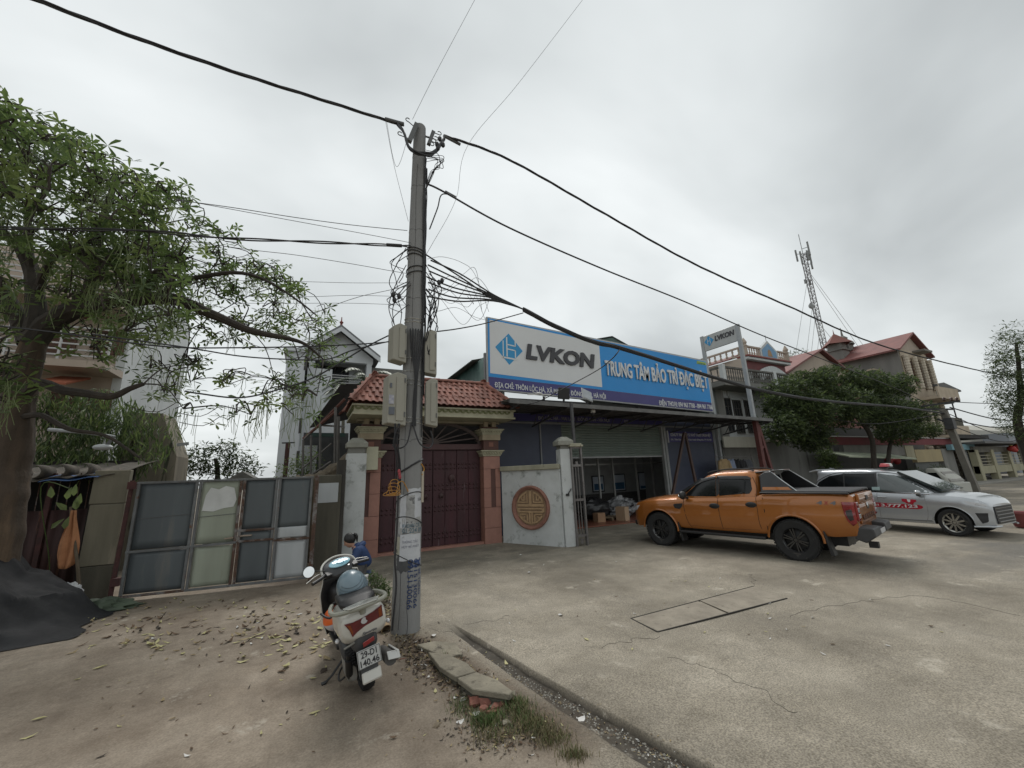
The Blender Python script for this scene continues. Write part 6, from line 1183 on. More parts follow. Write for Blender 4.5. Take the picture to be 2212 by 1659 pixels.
# ------------------------------------------------------------------ car building
def lerp_tab(tab, x):
    if x <= tab[0][0]: return tab[0][1:]
    for a, b in zip(tab, tab[1:]):
        if x <= b[0]:
            t = (x-a[0])/(b[0]-a[0]); t = t*t*(3-2*t)*.35+t*.65; return tuple(p+(q-p)*t for p, q in zip(a[1:], b[1:]))
    return tab[-1][1:]
SIDE = [(0, .75), (.02, .93), (.10, .962), (.28, .985), (.50, 1.0), (.60, .984), (.70, .993), (.84, .988), (.95, .965), (1.0, .93)]
def body_y(tab, x, z, side=SIDE):
    zb, zs, zc, hw = lerp_tab(tab, x); f = max(0, min(1, (z-zb)/(zs-zb)))
    for a, b in zip(side, side[1:]):
        if f <= b[0]: return hw*(a[1]+(b[1]-a[1])*(f-a[0])/(b[0]-a[0]))
    return hw*side[-1][1]
def car_body(tab, axles, rw, m_body, par, side=SIDE, n=90, bulge=.0, name='body'):
    xs = [tab[0][0]+(tab[-1][0]-tab[0][0])*i/n for i in range(n+1)]; rings = []
    for x in xs:
        zb, zs, zc, hw = lerp_tab(tab, x); bl = bulge*max(math.exp(-((x-a)/.42)**2) for a in axles)
        half = [(0, zb)]+[(hw*fy*(1+bl*sm(.0, .3, fz)*sm(1.0, .75, fz)), zb+(zs-zb)*fz) for fz, fy in side]+[(hw*.75, zs+(zc-zs)*.55), (hw*.4, zs+(zc-zs)*.9), (0, zc)]
        rings.append(half+[(-y, z) for y, z in reversed(half[1:-1])])
    k = len(rings[0]); vs = [(x, y, z) for x, r_ in zip(xs, rings) for y, z in r_]
    fs = [(i*k+j, (i+1)*k+j, (i+1)*k+(j+1) % k, i*k+(j+1) % k) for i in range(n) for j in range(k)]+[tuple(range(k)), tuple(reversed(range(n*k, n*k+k)))]
    me = bpy.data.meshes.new(name); me.from_pydata(vs, [], fs)
    bm = bmesh.new(); bm.from_mesh(me); bmesh.ops.recalc_face_normals(bm, faces=bm.faces); bm.to_mesh(me); bm.free()
    o = bpy.data.objects.new(name, me); COL.objects.link(o); cuts = []
    for ax in axles:
        mb = MB(); mb.lathe([(0, -1.2), (rw, -1.2), (rw, 1.2), (0, 1.2)], (ax, 0, WZ), 36, axis='y'); c = mb.build('cut', m_body, None); cuts.append(c)
        q = o.modifiers.new('b', 'BOOLEAN'); q.operation = 'DIFFERENCE'; q.object = c; q.solver = 'EXACT'
    bpy.context.view_layer.update(); me2 = bpy.data.meshes.new_from_object(o.evaluated_get(bpy.context.evaluated_depsgraph_get()))
    for c in cuts: bpy.data.objects.remove(c)
    bpy.data.objects.remove(o); me2.materials.clear(); me2.materials.append(m_body); me2.materials.append(M('wheel_housing_black', (.015, .015, .015), r=.9, b=0))
    for p in me2.polygons:
        p.use_smooth = True; p.material_index = 0
        for ax in axles:
            if all(abs(math.hypot(me2.vertices[v].co.x-ax, me2.vertices[v].co.z-WZ)-rw) < .012 for v in p.vertices): p.material_index = 1; p.use_smooth = False
    me2.set_sharp_from_angle(angle=R(28)); o = bpy.data.objects.new(name, me2); COL.objects.link(o); o.parent = par; return o
def cab_surf(lv, z):
    for a, b in zip(lv, lv[1:]):
        if z <= b[0]: t = (z-a[0])/(b[0]-a[0]); return tuple(p+(q-p)*t for p, q in zip(a[1:], b[1:]))
    return lv[-1][1:]
def cab_y(lv, x, z, e=5.):
    xf, xr, hw = cab_surf(lv, z); c, a = (xf+xr)/2, (xf-xr)/2; t = min(1, abs((x-c)/a)); return hw*(1-t**e)**(1/e)
def car_cab(lv, m_, par, e=5., name='cab'):
    mb = MB(); n = 48; vs = []
    L_ = [lv[0]]
    for a, b in zip(lv, lv[1:]):
        for k in range(1, 4): t = k/3; L_.append(tuple(p+(q-p)*t for p, q in zip(a, b)))
    for z, xf, xr, hw in L_:
        c, a = (xf+xr)/2, (xf-xr)/2
        for j in range(n): t = 2*math.pi*j/n; ct, st = math.cos(t), math.sin(t); vs.append((c+a*math.copysign(abs(ct)**(2/e), ct), hw*math.copysign(abs(st)**(2/e), st), z))
    fs = [(i*n+j, i*n+(j+1) % n, (i+1)*n+(j+1) % n, (i+1)*n+j) for i in range(len(L_)-1) for j in range(n)]
    fs.append(tuple(range((len(L_)-1)*n, len(L_)*n))); mb.add(vs, fs, 0, True); return mb.build(name, m_, par, angle=40)
def side_patch(fy, poly, s_, m_, par, nm, off=.005, nx=12, nz_=8, th=0):
    """curved panel laid on a flank: poly in (x, z), fy(x, z) gives the half width"""
    zs = [p[1] for p in poly]; z0, z1 = min(zs)+1e-4, max(zs)-1e-4; rows = []
    for j in range(nz_+1):
        z = z0+(z1-z0)*j/nz_; xs = []
        for a, b in zip(poly, poly[1:]+poly[:1]):
            if (a[1] > z) != (b[1] > z): xs.append(a[0]+(b[0]-a[0])*(z-a[1])/(b[1]-a[1]))
        xa, xb = min(xs), max(xs); rows.append([(xa+(xb-xa)*i/nx, z) for i in range(nx+1)])
    mb = MB(); vs = [(x, s_*(fy(x, z)+off), z) for r_ in rows for x, z in r_]
    mb.add(vs, [(j*(nx+1)+i, j*(nx+1)+i+1, (j+1)*(nx+1)+i+1, (j+1)*(nx+1)+i) for j in range(nz_) for i in range(nx)], 0, True); return mb.build(nm, m_, par, solid=th)
def seam(fy, pts, s_, m_, par, nm='seam', r=.007, off=.001):
    P3 = spline([(x, 0, z) for x, z in pts], 4) if len(pts) > 2 else [Vector((pts[0][0], 0, pts[0][1])).lerp(Vector((pts[1][0], 0, pts[1][1])), i/8) for i in range(9)]
    mb = MB(); mb.tube([(p.x, s_*(fy(p.x, p.z)+off), p.z) for p in P3], r, 5); return mb.build(nm, m_, par)
rub = M('tyre_rubber', (.022, .022, .022), (.012, .012, .012), sc=6, r=.85, b=.3, wear=(.06, .055, .048), wsc=5, wth=.62)
tblk = M('trim_black', (.018, .018, .019), r=.5, b=.05)
def wheel(par, x, y, r, w_, rr_, m_rim, spokes, s_, tread=0, double=True):
    mb = MB(); mb.lathe([(rr_*1.0, -w_*.42), (r*.9, -w_*.5), (r*.975, -w_*.44), (r, -w_*.34), (r, w_*.34), (r*.975, w_*.44), (r*.9, w_*.5), (rr_, w_*.42)], (0, 0, 0), 48, axis='y')
    hub = MB(); hub.lathe([(0, w_*.28), (rr_*.30, w_*.30), (rr_*.34, w_*.18), (rr_*.95, w_*.02), (rr_*.95, -w_*.4), (0, -w_*.4)], (0, 0, 0), 32, axis='y')
    if s_ < 0: hub.v = [Vector((v.x, -v.y, v.z)) for v in hub.v]
    o = hub.build('wheel', M('wheel_inner_black', (.02, .02, .02), r=.6, b=0), par); o.location = (x, y, r)
    if tread:
        for k in range(tread):
            a = 2*math.pi*k/tread
            for j, (yy, dw) in enumerate(((-.40, .2), (-.15, .22), (.12, .22), (.38, .2))):
                b_ = a+(j % 2)*math.pi/tread; c = Vector((math.cos(b_)*(r+.002), yy*w_, math.sin(b_)*(r+.002)))
                u = Vector((-math.sin(b_), 0, math.cos(b_))); mb.bar(c-u*r*math.pi/tread*.72, c+u*r*math.pi/tread*.72, dw*w_, .018, upv=(math.cos(b_), 0, math.sin(b_)))
    mb.build('tyre', rub, o); rm_ = MB()
    rm_.lathe([(rr_*.90, w_*.30*s_), (rr_*1.02, w_*.44*s_), (rr_*1.04, w_*.40*s_), (rr_*.93, w_*.1*s_)], (0, 0, 0), 40, axis='y')
    for k in range(spokes):
        for d_ in ((-.13, .13) if double else (0,)):
            a = 2*math.pi*k/spokes+.3; c0_ = Vector((math.cos(a+d_*1.8)*rr_*.20, w_*.30*s_, math.sin(a+d_*1.8)*rr_*.20)); c1_ = Vector((math.cos(a+d_)*rr_*.94, w_*.33*s_, math.sin(a+d_)*rr_*.94)); rm_.bar(c0_, c1_, rr_*(.10 if double else .17), .03, upv=(0, 1, 0))
    rm_.lathe([(0, w_*.36*s_), (rr_*.15, w_*.36*s_), (rr_*.2, w_*.28*s_)], (0, 0, 0), 16, axis='y'); rm_.build('rim', m_rim, o); return o
def rough_box(par, nm, m_, pts2, y0_, y1_, bevel=.01): mb = MB(); mb.prism([(x, y0_, z) for x, z in pts2], (0, y1_-y0_, 0)); return mb.build(nm, m_, par, bevel=bevel, seg=2)
orange = M('orange_metallic', (.36, .125, .02), (.31, .10, .016), sc=1.2, r=.34, b=0, metal=.35, coat=.9, wear=(.28, .12, .035), wsc=2.2, wth=.64, wsoft=.25)
cglass = M('tinted_glass', (.010, .011, .012), (.006, .007, .0075), sc=2, r=.12, b=0, spec=.35)
chrome = M('chrome', (.6, .6, .6), r=.12, metal=1, b=0); redl = M('lamp_red', (.28, .008, .012), (.16, .004, .008), sc=8, r=.15, b=0, coat=1); clrl = M('lamp_clear', (.55, .55, .56), r=.15, b=0, coat=1)
sm_blk = M('satin_black', (.03, .031, .032), (.02, .02, .021), sc=3, r=.35, b=.02); dseam = M('seam_dark', (.06, .022, .006), r=.8, b=0)
# ------------------------------------------------------------------ orange pickup
PU = thing('pickup_truck', 'orange double cab pickup truck with black wheels parked before the open workshop', 'pickup truck', (9.21, 6.56, 0), rot=(0, 0, R(103)), local=True); PU.scale = (.955, .955, .975)
WZ = .40; AXP = (1.52, -1.53)
BT = [(-2.60, .62, 1.26, 1.27, .90), (-2.55, .54, 1.30, 1.31, .925), (-2.2, .50, 1.315, 1.325, .935), (-1.5, .52, 1.31, 1.32, .94), (-1.02, .47, 1.29, 1.30, .93), (-.9, .46, 1.235, 1.26, .925), (0, .46, 1.205, 1.26, .925), (.85, .46, 1.175, 1.27, .925), (1.15, .48, 1.155, 1.26, .93), (1.55, .50, 1.13, 1.225, .935), (1.95, .46, 1.09, 1.17, .92), (2.2, .42, 1.04, 1.10, .87), (2.34, .42, .97, 1.02, .77), (2.42, .50, .86, .90, .60)]
fy = lambda x, z: body_y(BT, x, z)
car_body(BT, AXP, .475, orange, PU, bulge=.028)
LV = [(1.15, 1.02, -1.0, .87), (1.25, .92, -1.0, .855), (1.45, .66, -.99, .80), (1.62, .42, -.97, .75), (1.72, .26, -.95, .71), (1.78, .08, -.92, .65), (1.815, -.12, -.85, .52), (1.825, -.35, -.7, .3)]
car_cab(LV, orange, PU, 6.)
cy_ = lambda x, z: cab_y(LV, x, z, 6.)
for s_ in (1, -1):
    side_patch(cy_, [(.82, 1.235), (.70, 1.345), (.50, 1.49), (.30, 1.61), (.12, 1.655), (-.02, 1.66), (-.02, 1.235)], s_, cglass, PU, 'front_window')
    side_patch(cy_, [(-.10, 1.25), (-.10, 1.66), (-.72, 1.65), (-.80, 1.61), (-.82, 1.38), (-.74, 1.28), (-.62, 1.26)], s_, cglass, PU, 'rear_window')
    side_patch(cy_, [(-.025, 1.235), (-.025, 1.665), (-.095, 1.665), (-.095, 1.24)], s_, tblk, PU, 'door_pillar', .004)
    side_patch(cy_, [(.55, 1.47), (.50, 1.53), (.28, 1.66), (.12, 1.695), (-.02, 1.70), (-.02, 1.63), (.12, 1.615), (.28, 1.58)], s_, sm_blk, PU, 'rain_visor', .022, th=.006)
    side_patch(cy_, [(-.06, 1.635), (-.06, 1.70), (-.74, 1.69), (-.82, 1.64), (-.80, 1.60), (-.72, 1.62)], s_, sm_blk, PU, 'rain_visor', .022, th=.006)
    seam(fy, [(.79, 1.18), (.80, .95), (.74, .62), (.66, .50)], s_, dseam, PU); seam(fy, [(-.06, 1.20), (-.06, .9), (-.09, .52)], s_, dseam, PU)
    seam(fy, [(-.90, 1.24), (-.905, 1.0), (-.90, .72), (-.92, .58)], s_, dseam, PU); seam(fy, [(.66, .545), (0, .53), (-.88, .545)], s_, dseam, PU, r=.003)
    seam(fy, [(-1.04, 1.27), (-1.045, .9), (-1.04, .5)], s_, M('gap_black', (.008, .008, .008), r=.9, b=0), PU, 'bed_gap', .011, -.004)
    seam(cy_, [(-.88, 1.24), (-.9, 1.45), (-.84, 1.66)], s_, dseam, PU, off=.003)
    seam(fy, [(-1.28, 1.08), (-1.47, 1.08), (-1.49, 1.06), (-1.49, .94), (-1.47, .92), (-1.28, .92), (-1.26, .94), (-1.26, 1.06), (-1.28, 1.08)], s_, dseam, PU, 'fuel_flap', .0028)
    for x, z in ((.02, 1.02), (-.80, 1.07)):
        mb = MB(); yy = fy(x, z); mb.ell((x+.01, s_*yy, z), (.125, .02, .062), 14, 8); mb.bar((x-.09, s_*(yy+.03), z+.012), (x+.10, s_*(yy+.03), z+.012), .032, .024); mb.build('door_handle', tblk, PU)
    side_patch(fy, [(.82, 1.06), (1.02, 1.05), (1.08, 1.02), (1.04, .93), (.92, .92), (.84, .98)], s_, tblk, PU, 'fender_vent', .01)
    mb = MB(); mb.ell((.74, s_*1.02, 1.26), (.085, .11, .10), 14, 10); mb.bar((.70, s_*.86, 1.20), (.72, s_*.98, 1.20), .06, .05); mi_ = mb.build('mirror', tblk, PU)
    mb = MB(); mb.ell((.80, s_*1.045, 1.245), (.04, .075, .045), 12, 8); mb.build('chrome_cap', chrome, mi_)
    mb = MB(); mb.box(-.98, .98, s_*.86-.09, s_*.86+.09, .36, .42); mb.build('side_step', tblk, PU, bevel=.02, seg=2)
    for ax in AXP:
        mb = MB(); pts = [(ax+.492*math.cos(t), s_*(.958), WZ+.492*math.sin(t)) for t in [R(2)+R(180)*i/22 for i in range(23)]]
        pts = [(x, s_*(body_y(BT, x, max(.55, min(z, 1.1)))+.012), z) for x, _, z in pts]; mb.tube(pts, .024, 6); mb.build('wheel_arch_lip', orange if ax < 0 else orange, PU)
    for ax in AXP: mb = MB(); mb.prism([(ax-.50, s_*.70, .62), (ax-.53, s_*.70, .60), (ax-.62, s_*.70, .17), (ax-.56, s_*.70, .17)], (0, s_*.22, 0)); mb.build('mud_flap', tblk, PU)
    # roof rail
    mb = MB(); rp3 = spline([(.20, s_*.64, 1.765), (.08, s_*.63, 1.81), (-.3, s_*.61, 1.85), (-.7, s_*.60, 1.84), (-.86, s_*.61, 1.80)], 5); mb.tube(rp3, .017, 6); mb.build('roof_rail', tblk, PU)
    # sports bar fin with orange strip, bed rail cap
    f2 = lambda x, z: .86-(z-1.3)*.36
    mb = MB(); prof = [(-1.01, 1.32), (-1.01, 1.70), (-1.10, 1.765), (-1.22, 1.77), (-1.72, 1.33)]; mb.add([(x, s_*(f2(x, z)), z) for x, z in prof]+[(x, s_*(f2(x, z)-.07), z) for x, z in prof], [(0, 1, 2, 3, 4), (9, 8, 7, 6, 5)]+[(i, 5+i, 5+(i+1) % 5, (i+1) % 5) for i in range(5)]); mb.build('sports_bar_fin', sm_blk, PU, bevel=.008)
    mb = MB(); prof = [(-1.05, 1.385), (-1.05, 1.445), (-1.545, 1.445), (-1.61, 1.385)]; mb.add([(x, s_*(f2(x, z)+.003), z) for x, z in prof]+[(x, s_*(f2(x, z)+.008), z) for x, z in prof], [(4, 5, 6, 7), (0, 1, 5, 4), (1, 2, 6, 5), (2, 3, 7, 6), (3, 0, 4, 7)]); mb.build('orange_strip', orange, PU)
    mb = MB(); mb.tube([(-1.20, s_*(f2(0, 1.78)-.02), 1.775), (-1.45, s_*(f2(0, 1.55)-.02), 1.565), (-1.73, s_*(f2(0, 1.33)-.02), 1.335)], .012, 6); mb.build('fin_edge', chrome, PU)
    mb = MB(); mb.box(-2.56, -1.01, s_*.93-.05, s_*.93+.02, 1.315, 1.345) if s_ > 0 else mb.box(-2.56, -1.01, -.95, -.88, 1.315, 1.345); mb.build('bed_rail_cap', sm_blk, PU, bevel=.008)
    # tail lamp
    side_patch(fy, [(-2.42, 1.17), (-2.60, 1.17), (-2.60, .80), (-2.53, .74), (-2.46, .82), (-2.43, .98)], s_, redl, PU, 'tail_lamp', .012, th=.01)
    side_patch(fy, [(-2.46, 1.03), (-2.555, 1.04), (-2.565, .84), (-2.50, .83), (-2.47, .90)], s_, M('lamp_smoke', (.05, .04, .04), r=.2, b=0), PU, 'lamp_inner', .022, th=.004)
    mb = MB(); mb.box(-2.635, -2.585, s_*.78-.10, s_*.78+.10, .82, 1.17); tl_ = mb.build('tail_lamp_rear', redl, PU, bevel=.02, seg=2)
    for z in (.87, .98): mb = MB(); mb.box(-2.645, -2.636, s_*.78-.07, s_*.78+.07, z, z+.075); mb.build('reversing_lens', clrl, tl_, bevel=.01)
    for k, (dx, w_) in enumerate(((-1.87, .028), (-2.02, .028))):   # 4x4 decal
        pass
    wheel(PU, AXP[0], s_*.80, .40, .27, .235, M('rim_gloss_black', (.02, .02, .021), r=.22, b=0, coat=.6), 6, s_, tread=44); wheel(PU, AXP[1], s_*.80, .40, .27, .235, M('rim_gloss_black', (.02, .02, .021)), 6, s_, tread=44)
# decals on the left flank
dec = M('decal_grey', (.16, .16, .17), r=.5, b=0); decr = M('decal_red', (.35, .05, .03), r=.5, b=0)
rl = Matrix((Vector((-1, 0, 0)), Vector((0, 0, 1)), Vector((0, 1, 0)))).transposed()
text('decal', '4', dec, PU, (-2.02, fy(-2.0, 1.14)+.006, 1.115), rl, .065, .10, .004, .04, .15); text('decal', 'X', decr, PU, (-2.14, fy(-2.1, 1.14)+.006, 1.115), rl, .065, .08, .004, .03, .15); text('decal', '4', dec, PU, (-2.24, fy(-2.2, 1.14)+.006, 1.115), rl, .065, .10, .004, .04, .15)
# tailgate, emblem, lettering, bumper
mb = MB(); mb.prism([(-2.60, 0, .74), (-2.625, 0, .76), (-2.64, 0, 1.05), (-2.63, 0, 1.12), (-2.66, 0, 1.20), (-2.65, 0, 1.30), (-2.60, 0, 1.31)], (0, .66, 0)); mb.prism([(-2.60, 0, .74), (-2.625, 0, .76), (-2.64, 0, 1.05), (-2.63, 0, 1.12), (-2.66, 0, 1.20), (-2.65, 0, 1.30), (-2.60, 0, 1.31)], (0, -.66, 0)); tg = mb.build('tailgate', orange, PU, bevel=.01)
mb = MB(); mb.box(-2.668, -2.645, -.10, .10, 1.16, 1.25); mb.build('gate_handle', tblk, tg, bevel=.008); mb = MB(); mb.lathe([(0, -.012), (.055, -.012), (.06, 0)], (-2.65, 0, 1.05), 20, axis='x'); mb.v = [Vector((v.x, v.y*1.5, v.z)) if False else v for v in mb.v]; mb.build('emblem', chrome, tg)
mb = MB(); mb.bar((-2.65, .55, 1.12), (-2.65, .10, 1.12), .012); mb.build('gate_crease', M('orange_shadow', (.25, .10, .03), b=0), tg)
rb2 = Matrix((Vector((0, -1, 0)), Vector((0, 0, 1)), Vector((-1, 0, 0)))).transposed()
text('lettering', 'RANGER', M('letter_bronze', (.12, .05, .03), r=.5, b=0), tg, (-2.645, .54, .82), rb2, .095, 1.08, .012, .02, 0, spacing=1.3)
mb = MB(); mb.prism([(-2.56, -.88, .72), (-2.80, -.86, .70), (-2.82, -.86, .56), (-2.66, -.86, .44), (-2.5, -.86, .50)], (0, .58, 0)); mb.prism([(-2.56, .88, .72), (-2.80, .86, .70), (-2.82, .86, .56), (-2.66, .86, .44), (-2.5, .86, .50)], (0, -.58, 0)); mb.prism([(-2.56, -.3, .66), (-2.76, -.3, .64), (-2.78, -.3, .54), (-2.6, -.3, .46)], (0, .6, 0)); mb.build('rear_bumper', M('bumper_grey', (.05, .05, .052), (.035, .035, .036), r=.55, b=.1), PU, bevel=.02, seg=2)
mb = MB(); mb.box(-2.80, -2.785, -.24, .24, .55, .63); mb.build('number_plate', M('plate_grey', (.5, .5, .5), b=0), PU)
mb = MB(); mb.cbox((-2.68, .38, .36), (.14, .14, .10)); mb.build('tow_hook', tblk, PU)
mb = MB(); mb.prism([(-1.02, -.86, 1.325), (-2.57, -.88, 1.325), (-2.57, .88, 1.325), (-1.02, .86, 1.325)], (0, 0, .045)); mb.build('bed_cover', M('tonneau_black', (.035, .035, .037), (.022, .022, .024), sc=4, r=.6, b=.25), PU, bevel=.02, seg=2)
mb = MB(); mb.prism([(-.86, -.60, 1.74), (-1.24, -.62, 1.775), (-1.24, .62, 1.775), (-.86, .60, 1.74)], (0, 0, .03)); mb.build('sports_bar_top', M('gloss_black', (.02, .02, .02), r=.15, b=0, coat=1), PU, bevel=.012)
mb = MB(); mb.prism([(-.975, -.72, 1.36), (-.975, .72, 1.36), (-.955, .62, 1.68), (-.955, -.62, 1.68)], (-.035, 0, 0)); mb.build('back_window', cglass, PU)
mb = MB(); mb.prism([(.90, -.70, 1.285), (.90, .70, 1.285), (.38, .60, 1.60), (.38, -.60, 1.60)], (.045, 0, .045)); mb.build('windscreen', cglass, PU)
mb = MB(); mb.box(2.38, 2.445, -.55, .55, .60, .92); mb.build('grille', tblk, PU, bevel=.02); mb = MB(); mb.box(2.2, 2.44, -.7, .7, .44, .56); mb.build('front_bumper', tblk, PU, bevel=.03)
for s_ in (1, -1): side_patch(fy, [(2.10, .98), (2.32, .95), (2.36, .84), (2.22, .84)], s_, clrl, PU, 'headlamp', .008)
mb = MB(); mb.box(-2.3, 2.2, -.45, .45, .30, .52); mb.build('chassis', tblk, PU)
for s_ in (1, -1):
    for ax in AXP: pass
mb = MB()
for ax in AXP: mb.tube([(ax, -.7, .40), (ax, .7, .40)], .05, 8)
mb.build('axle', tblk, PU)['kind'] = 'stuff'
# ------------------------------------------------------------------ silver taxi
S_ = .92; hd = R(-93); fx = 1.37*S_; tx = 14.15-(math.cos(hd)*fx+math.sin(hd)*.80); ty = 4.28-(math.sin(hd)*fx-math.cos(hd)*.80)
TX_ = thing('taxi', 'silver people carrier taxi with a red telephone stripe parked behind the orange pickup', 'taxi', (tx, ty, 0), rot=(0, 0, hd), local=True); TX_.scale = (S_, S_, .985)
silver = M('silver_paint', (.43, .45, .47), (.40, .42, .44), sc=1, r=.3, b=0, metal=.45, coat=1)
WZ = .325; AXT = (1.37, -1.38)
TT = [(-2.22, .50, 1.0, 1.02, .70), (-2.15, .36, 1.06, 1.08, .80), (-1.9, .30, 1.08, 1.10, .855), (-1.38, .28, 1.07, 1.09, .87), (-.5, .25, 1.03, 1.06, .87), (.3, .25, 1.00, 1.04, .87), (.95, .25, .985, 1.06, .87), (1.25, .26, .97, 1.05, .87), (1.6, .26, .95, 1.015, .86), (1.85, .24, .90, .955, .82), (1.99, .24, .83, .87, .73), (2.06, .28, .74, .77, .62)]
ST = [(0, .80), (.03, .95), (.12, .975), (.3, .985), (.46, .975), (.60, .985), (.72, 1.0), (.80, .992), (.92, .975), (1.0, .945)]
ft_ = lambda x, z: body_y(TT, x, z, ST)
car_body(TT, AXT, .385, silver, TX_, ST, bulge=.012)
LT_ = [(.98, 1.25, -2.12, .82), (1.10, 1.02, -2.10, .80), (1.30, .68, -2.02, .745), (1.48, .35, -1.95, .69), (1.58, .12, -1.98, .65), (1.64, -.15, -1.95, .60), (1.67, -.45, -1.8, .48), (1.685, -.7, -1.5, .3)]
car_cab(LT_, silver, TX_, 5.); ct_ = lambda x, z: cab_y(LT_, x, z, 5.)
for s_ in (1, -1):
    side_patch(ct_, [(.98, 1.03), (.92, 1.10), (.62, 1.30), (.36, 1.445), (.14, 1.52), (-.12, 1.55), (-.15, 1.03)], s_, M('clearer_glass', (.06, .075, .075), (.04, .05, .05), sc=2, r=.08, b=0, coat=1), TX_, 'front_window', .005)
    side_patch(ct_, [(-.20, 1.035), (-.20, 1.555), (-1.0, 1.555), (-1.0, 1.05)], s_, cglass, TX_, 'rear_window', .005)
    side_patch(ct_, [(-1.04, 1.05), (-1.04, 1.55), (-1.35, 1.53), (-1.85, 1.28), (-1.95, 1.10)], s_, cglass, TX_, 'quarter_window', .005)
    side_patch(ct_, [(-.14, 1.03), (-.14, 1.56), (-.21, 1.56), (-.21, 1.03)], s_, tblk, TX_, 'door_pillar', .004); side_patch(ct_, [(-.99, 1.04), (-.99, 1.56), (-1.05, 1.56), (-1.05, 1.04)], s_, tblk, TX_, 'door_pillar', .004)
    seam(ct_, [(1.08, 1.02), (.62, 1.325), (.36, 1.47), (.1, 1.555), (-.2, 1.58), (-.9, 1.58), (-1.35, 1.55), (-1.9, 1.30), (-2.0, 1.08)], s_, tblk, TX_, 'window_trim', .012, .0); seam(ft_, [(1.02, .995), (0, 1.02), (-1.9, 1.06)], s_, chrome, TX_, 'belt_trim', .008, -.004)
    sd_ = M('seam_grey', (.1, .1, .105), r=.8, b=0)
    seam(ft_, [(.90, .98), (.92, .7), (.88, .42), (.80, .30)], s_, sd_, TX_, r=.0035); seam(ft_, [(-.17, 1.01), (-.17, .7), (-.2, .3)], s_, sd_, TX_, r=.0035); seam(ft_, [(-.98, 1.02), (-1.0, .75), (-1.12, .5)], s_, sd_, TX_, r=.0035)
    seam(ft_, [(.95, .335), (0, .32), (-.95, .335)], s_, M('sill_grey', (.16, .16, .16), b=0), TX_, 'sill', .018, .0)
    for x in (-.05, -.90): mb = MB(); yy = ft_(x, .90); mb.tube([(x+.10, s_*yy, .90), (x+.08, s_*(yy+.03), .90), (x-.09, s_*(yy+.03), .905), (x-.11, s_*yy, .905)], .014, 6); mb.build('door_handle', silver, TX_)
    mb = MB(); mb.ell((.83, s_*.95, 1.05), (.07, .10, .06), 14, 10); mb.build('mirror', silver, TX_); mb = MB(); mb.bar((.80, s_*.84, .99), (.82, s_*.96, 1.0), .07, .09); mb.build('mirror_foot', tblk, TX_)
    side_patch(ft_, [(1.66, .86), (2.0, .79), (2.02, .73), (1.74, .78)], s_, clrl, TX_, 'headlamp', .006); side_patch(ft_, [(1.80, .58), (2.0, .58), (1.98, .38), (1.88, .34)], s_, tblk, TX_, 'fog_recess', .006)
    mb = MB(); mb.tube(spline([(1.72, s_*ft_(1.72, .30), .26), (1.95, s_*(ft_(1.95, .30)+.01), .27), (2.04, s_*.70, .27), (2.11, s_*.5, .28)], 4), .022, 6); mb.build('bumper_lip', chrome if s_ > 2 else silver, TX_)
    for ax in AXT:
        mb = MB(); pts = [(ax+.39*math.cos(t), WZ+.39*math.sin(t)) for t in [R(-8)+R(196)*i/22 for i in range(23)]]; mb.tube([(x, s_*(ft_(x, max(.3, z))+.002), z) for x, z in pts], .013, 6); mb.build('wheel_arch_lip', silver, TX_)
        wheel(TX_, ax, s_*.755, .325, .20, .225, M('rim_machined', (.42, .41, .38), (.3, .3, .28), sc=9, r=.25, metal=.8, b=0), 10, s_, double=False)
mb = MB(); mb.prism([(1.20, -.62, 1.06), (1.20, .62, 1.06), (.30, .55, 1.545), (.30, -.55, 1.545)], (.05, 0, .045)); mb.build('windscreen', M('clearer_glass', (.06, .075, .075)), TX_)
mb = MB(); mb.tube([(1.24, -.55, 1.10), (1.16, .1, 1.14)], .008, 5); mb.build('wiper', tblk, TX_)
for k in range(5): mb = MB(); z = .36+k*.075; mb.box(2.08-.006*k, 2.105-.006*k, -.48, .48, z, z+.022); mb.build('grille_bar', M('bar_grey', (.2, .2, .2), r=.3, metal=.6, b=0), TX_, bevel=.005)
mb = MB(); mb.box(2.0, 2.08, -.52, .52, .32, .72); mb.build('grille', tblk, TX_)
mb = MB(); mb.prism([(-1.9, -.55, 1.66), (-2.16, -.52, 1.60), (-2.16, .52, 1.60), (-1.9, .55, 1.66)], (0, 0, .03)); mb.build('rear_spoiler', silver, TX_, bevel=.01)
mb = MB(); mb.prism([(-1.55, -.01, 1.68), (-1.75, -.01, 1.665), (-1.75, -.01, 1.74)], (0, .02, 0)); mb.build('shark_fin', silver, TX_)
mb = MB(); mb.cbox((-.15, 0, 1.70), (.22, .34, .03)); mb.build('roof_light_base', tblk, TX_); mb = MB(); mb.prism([(-.26, -.19, 1.715), (-.04, -.19, 1.715), (-.06, -.14, 1.80), (-.22, -.14, 1.82)], (0, .19, 0)); mb.build('roof_light', M('taxi_red', (.45, .06, .07), r=.4, b=0), TX_, bevel=.02, seg=2); mb = MB(); mb.prism([(-.27, .001, 1.715), (-.04, .001, 1.715), (-.06, .001, 1.81), (-.22, .001, 1.82)], (0, .18, 0)); mb.build('roof_light', M('taxi_white', (.6, .6, .58), r=.4, b=0), TX_, bevel=.02, seg=2)
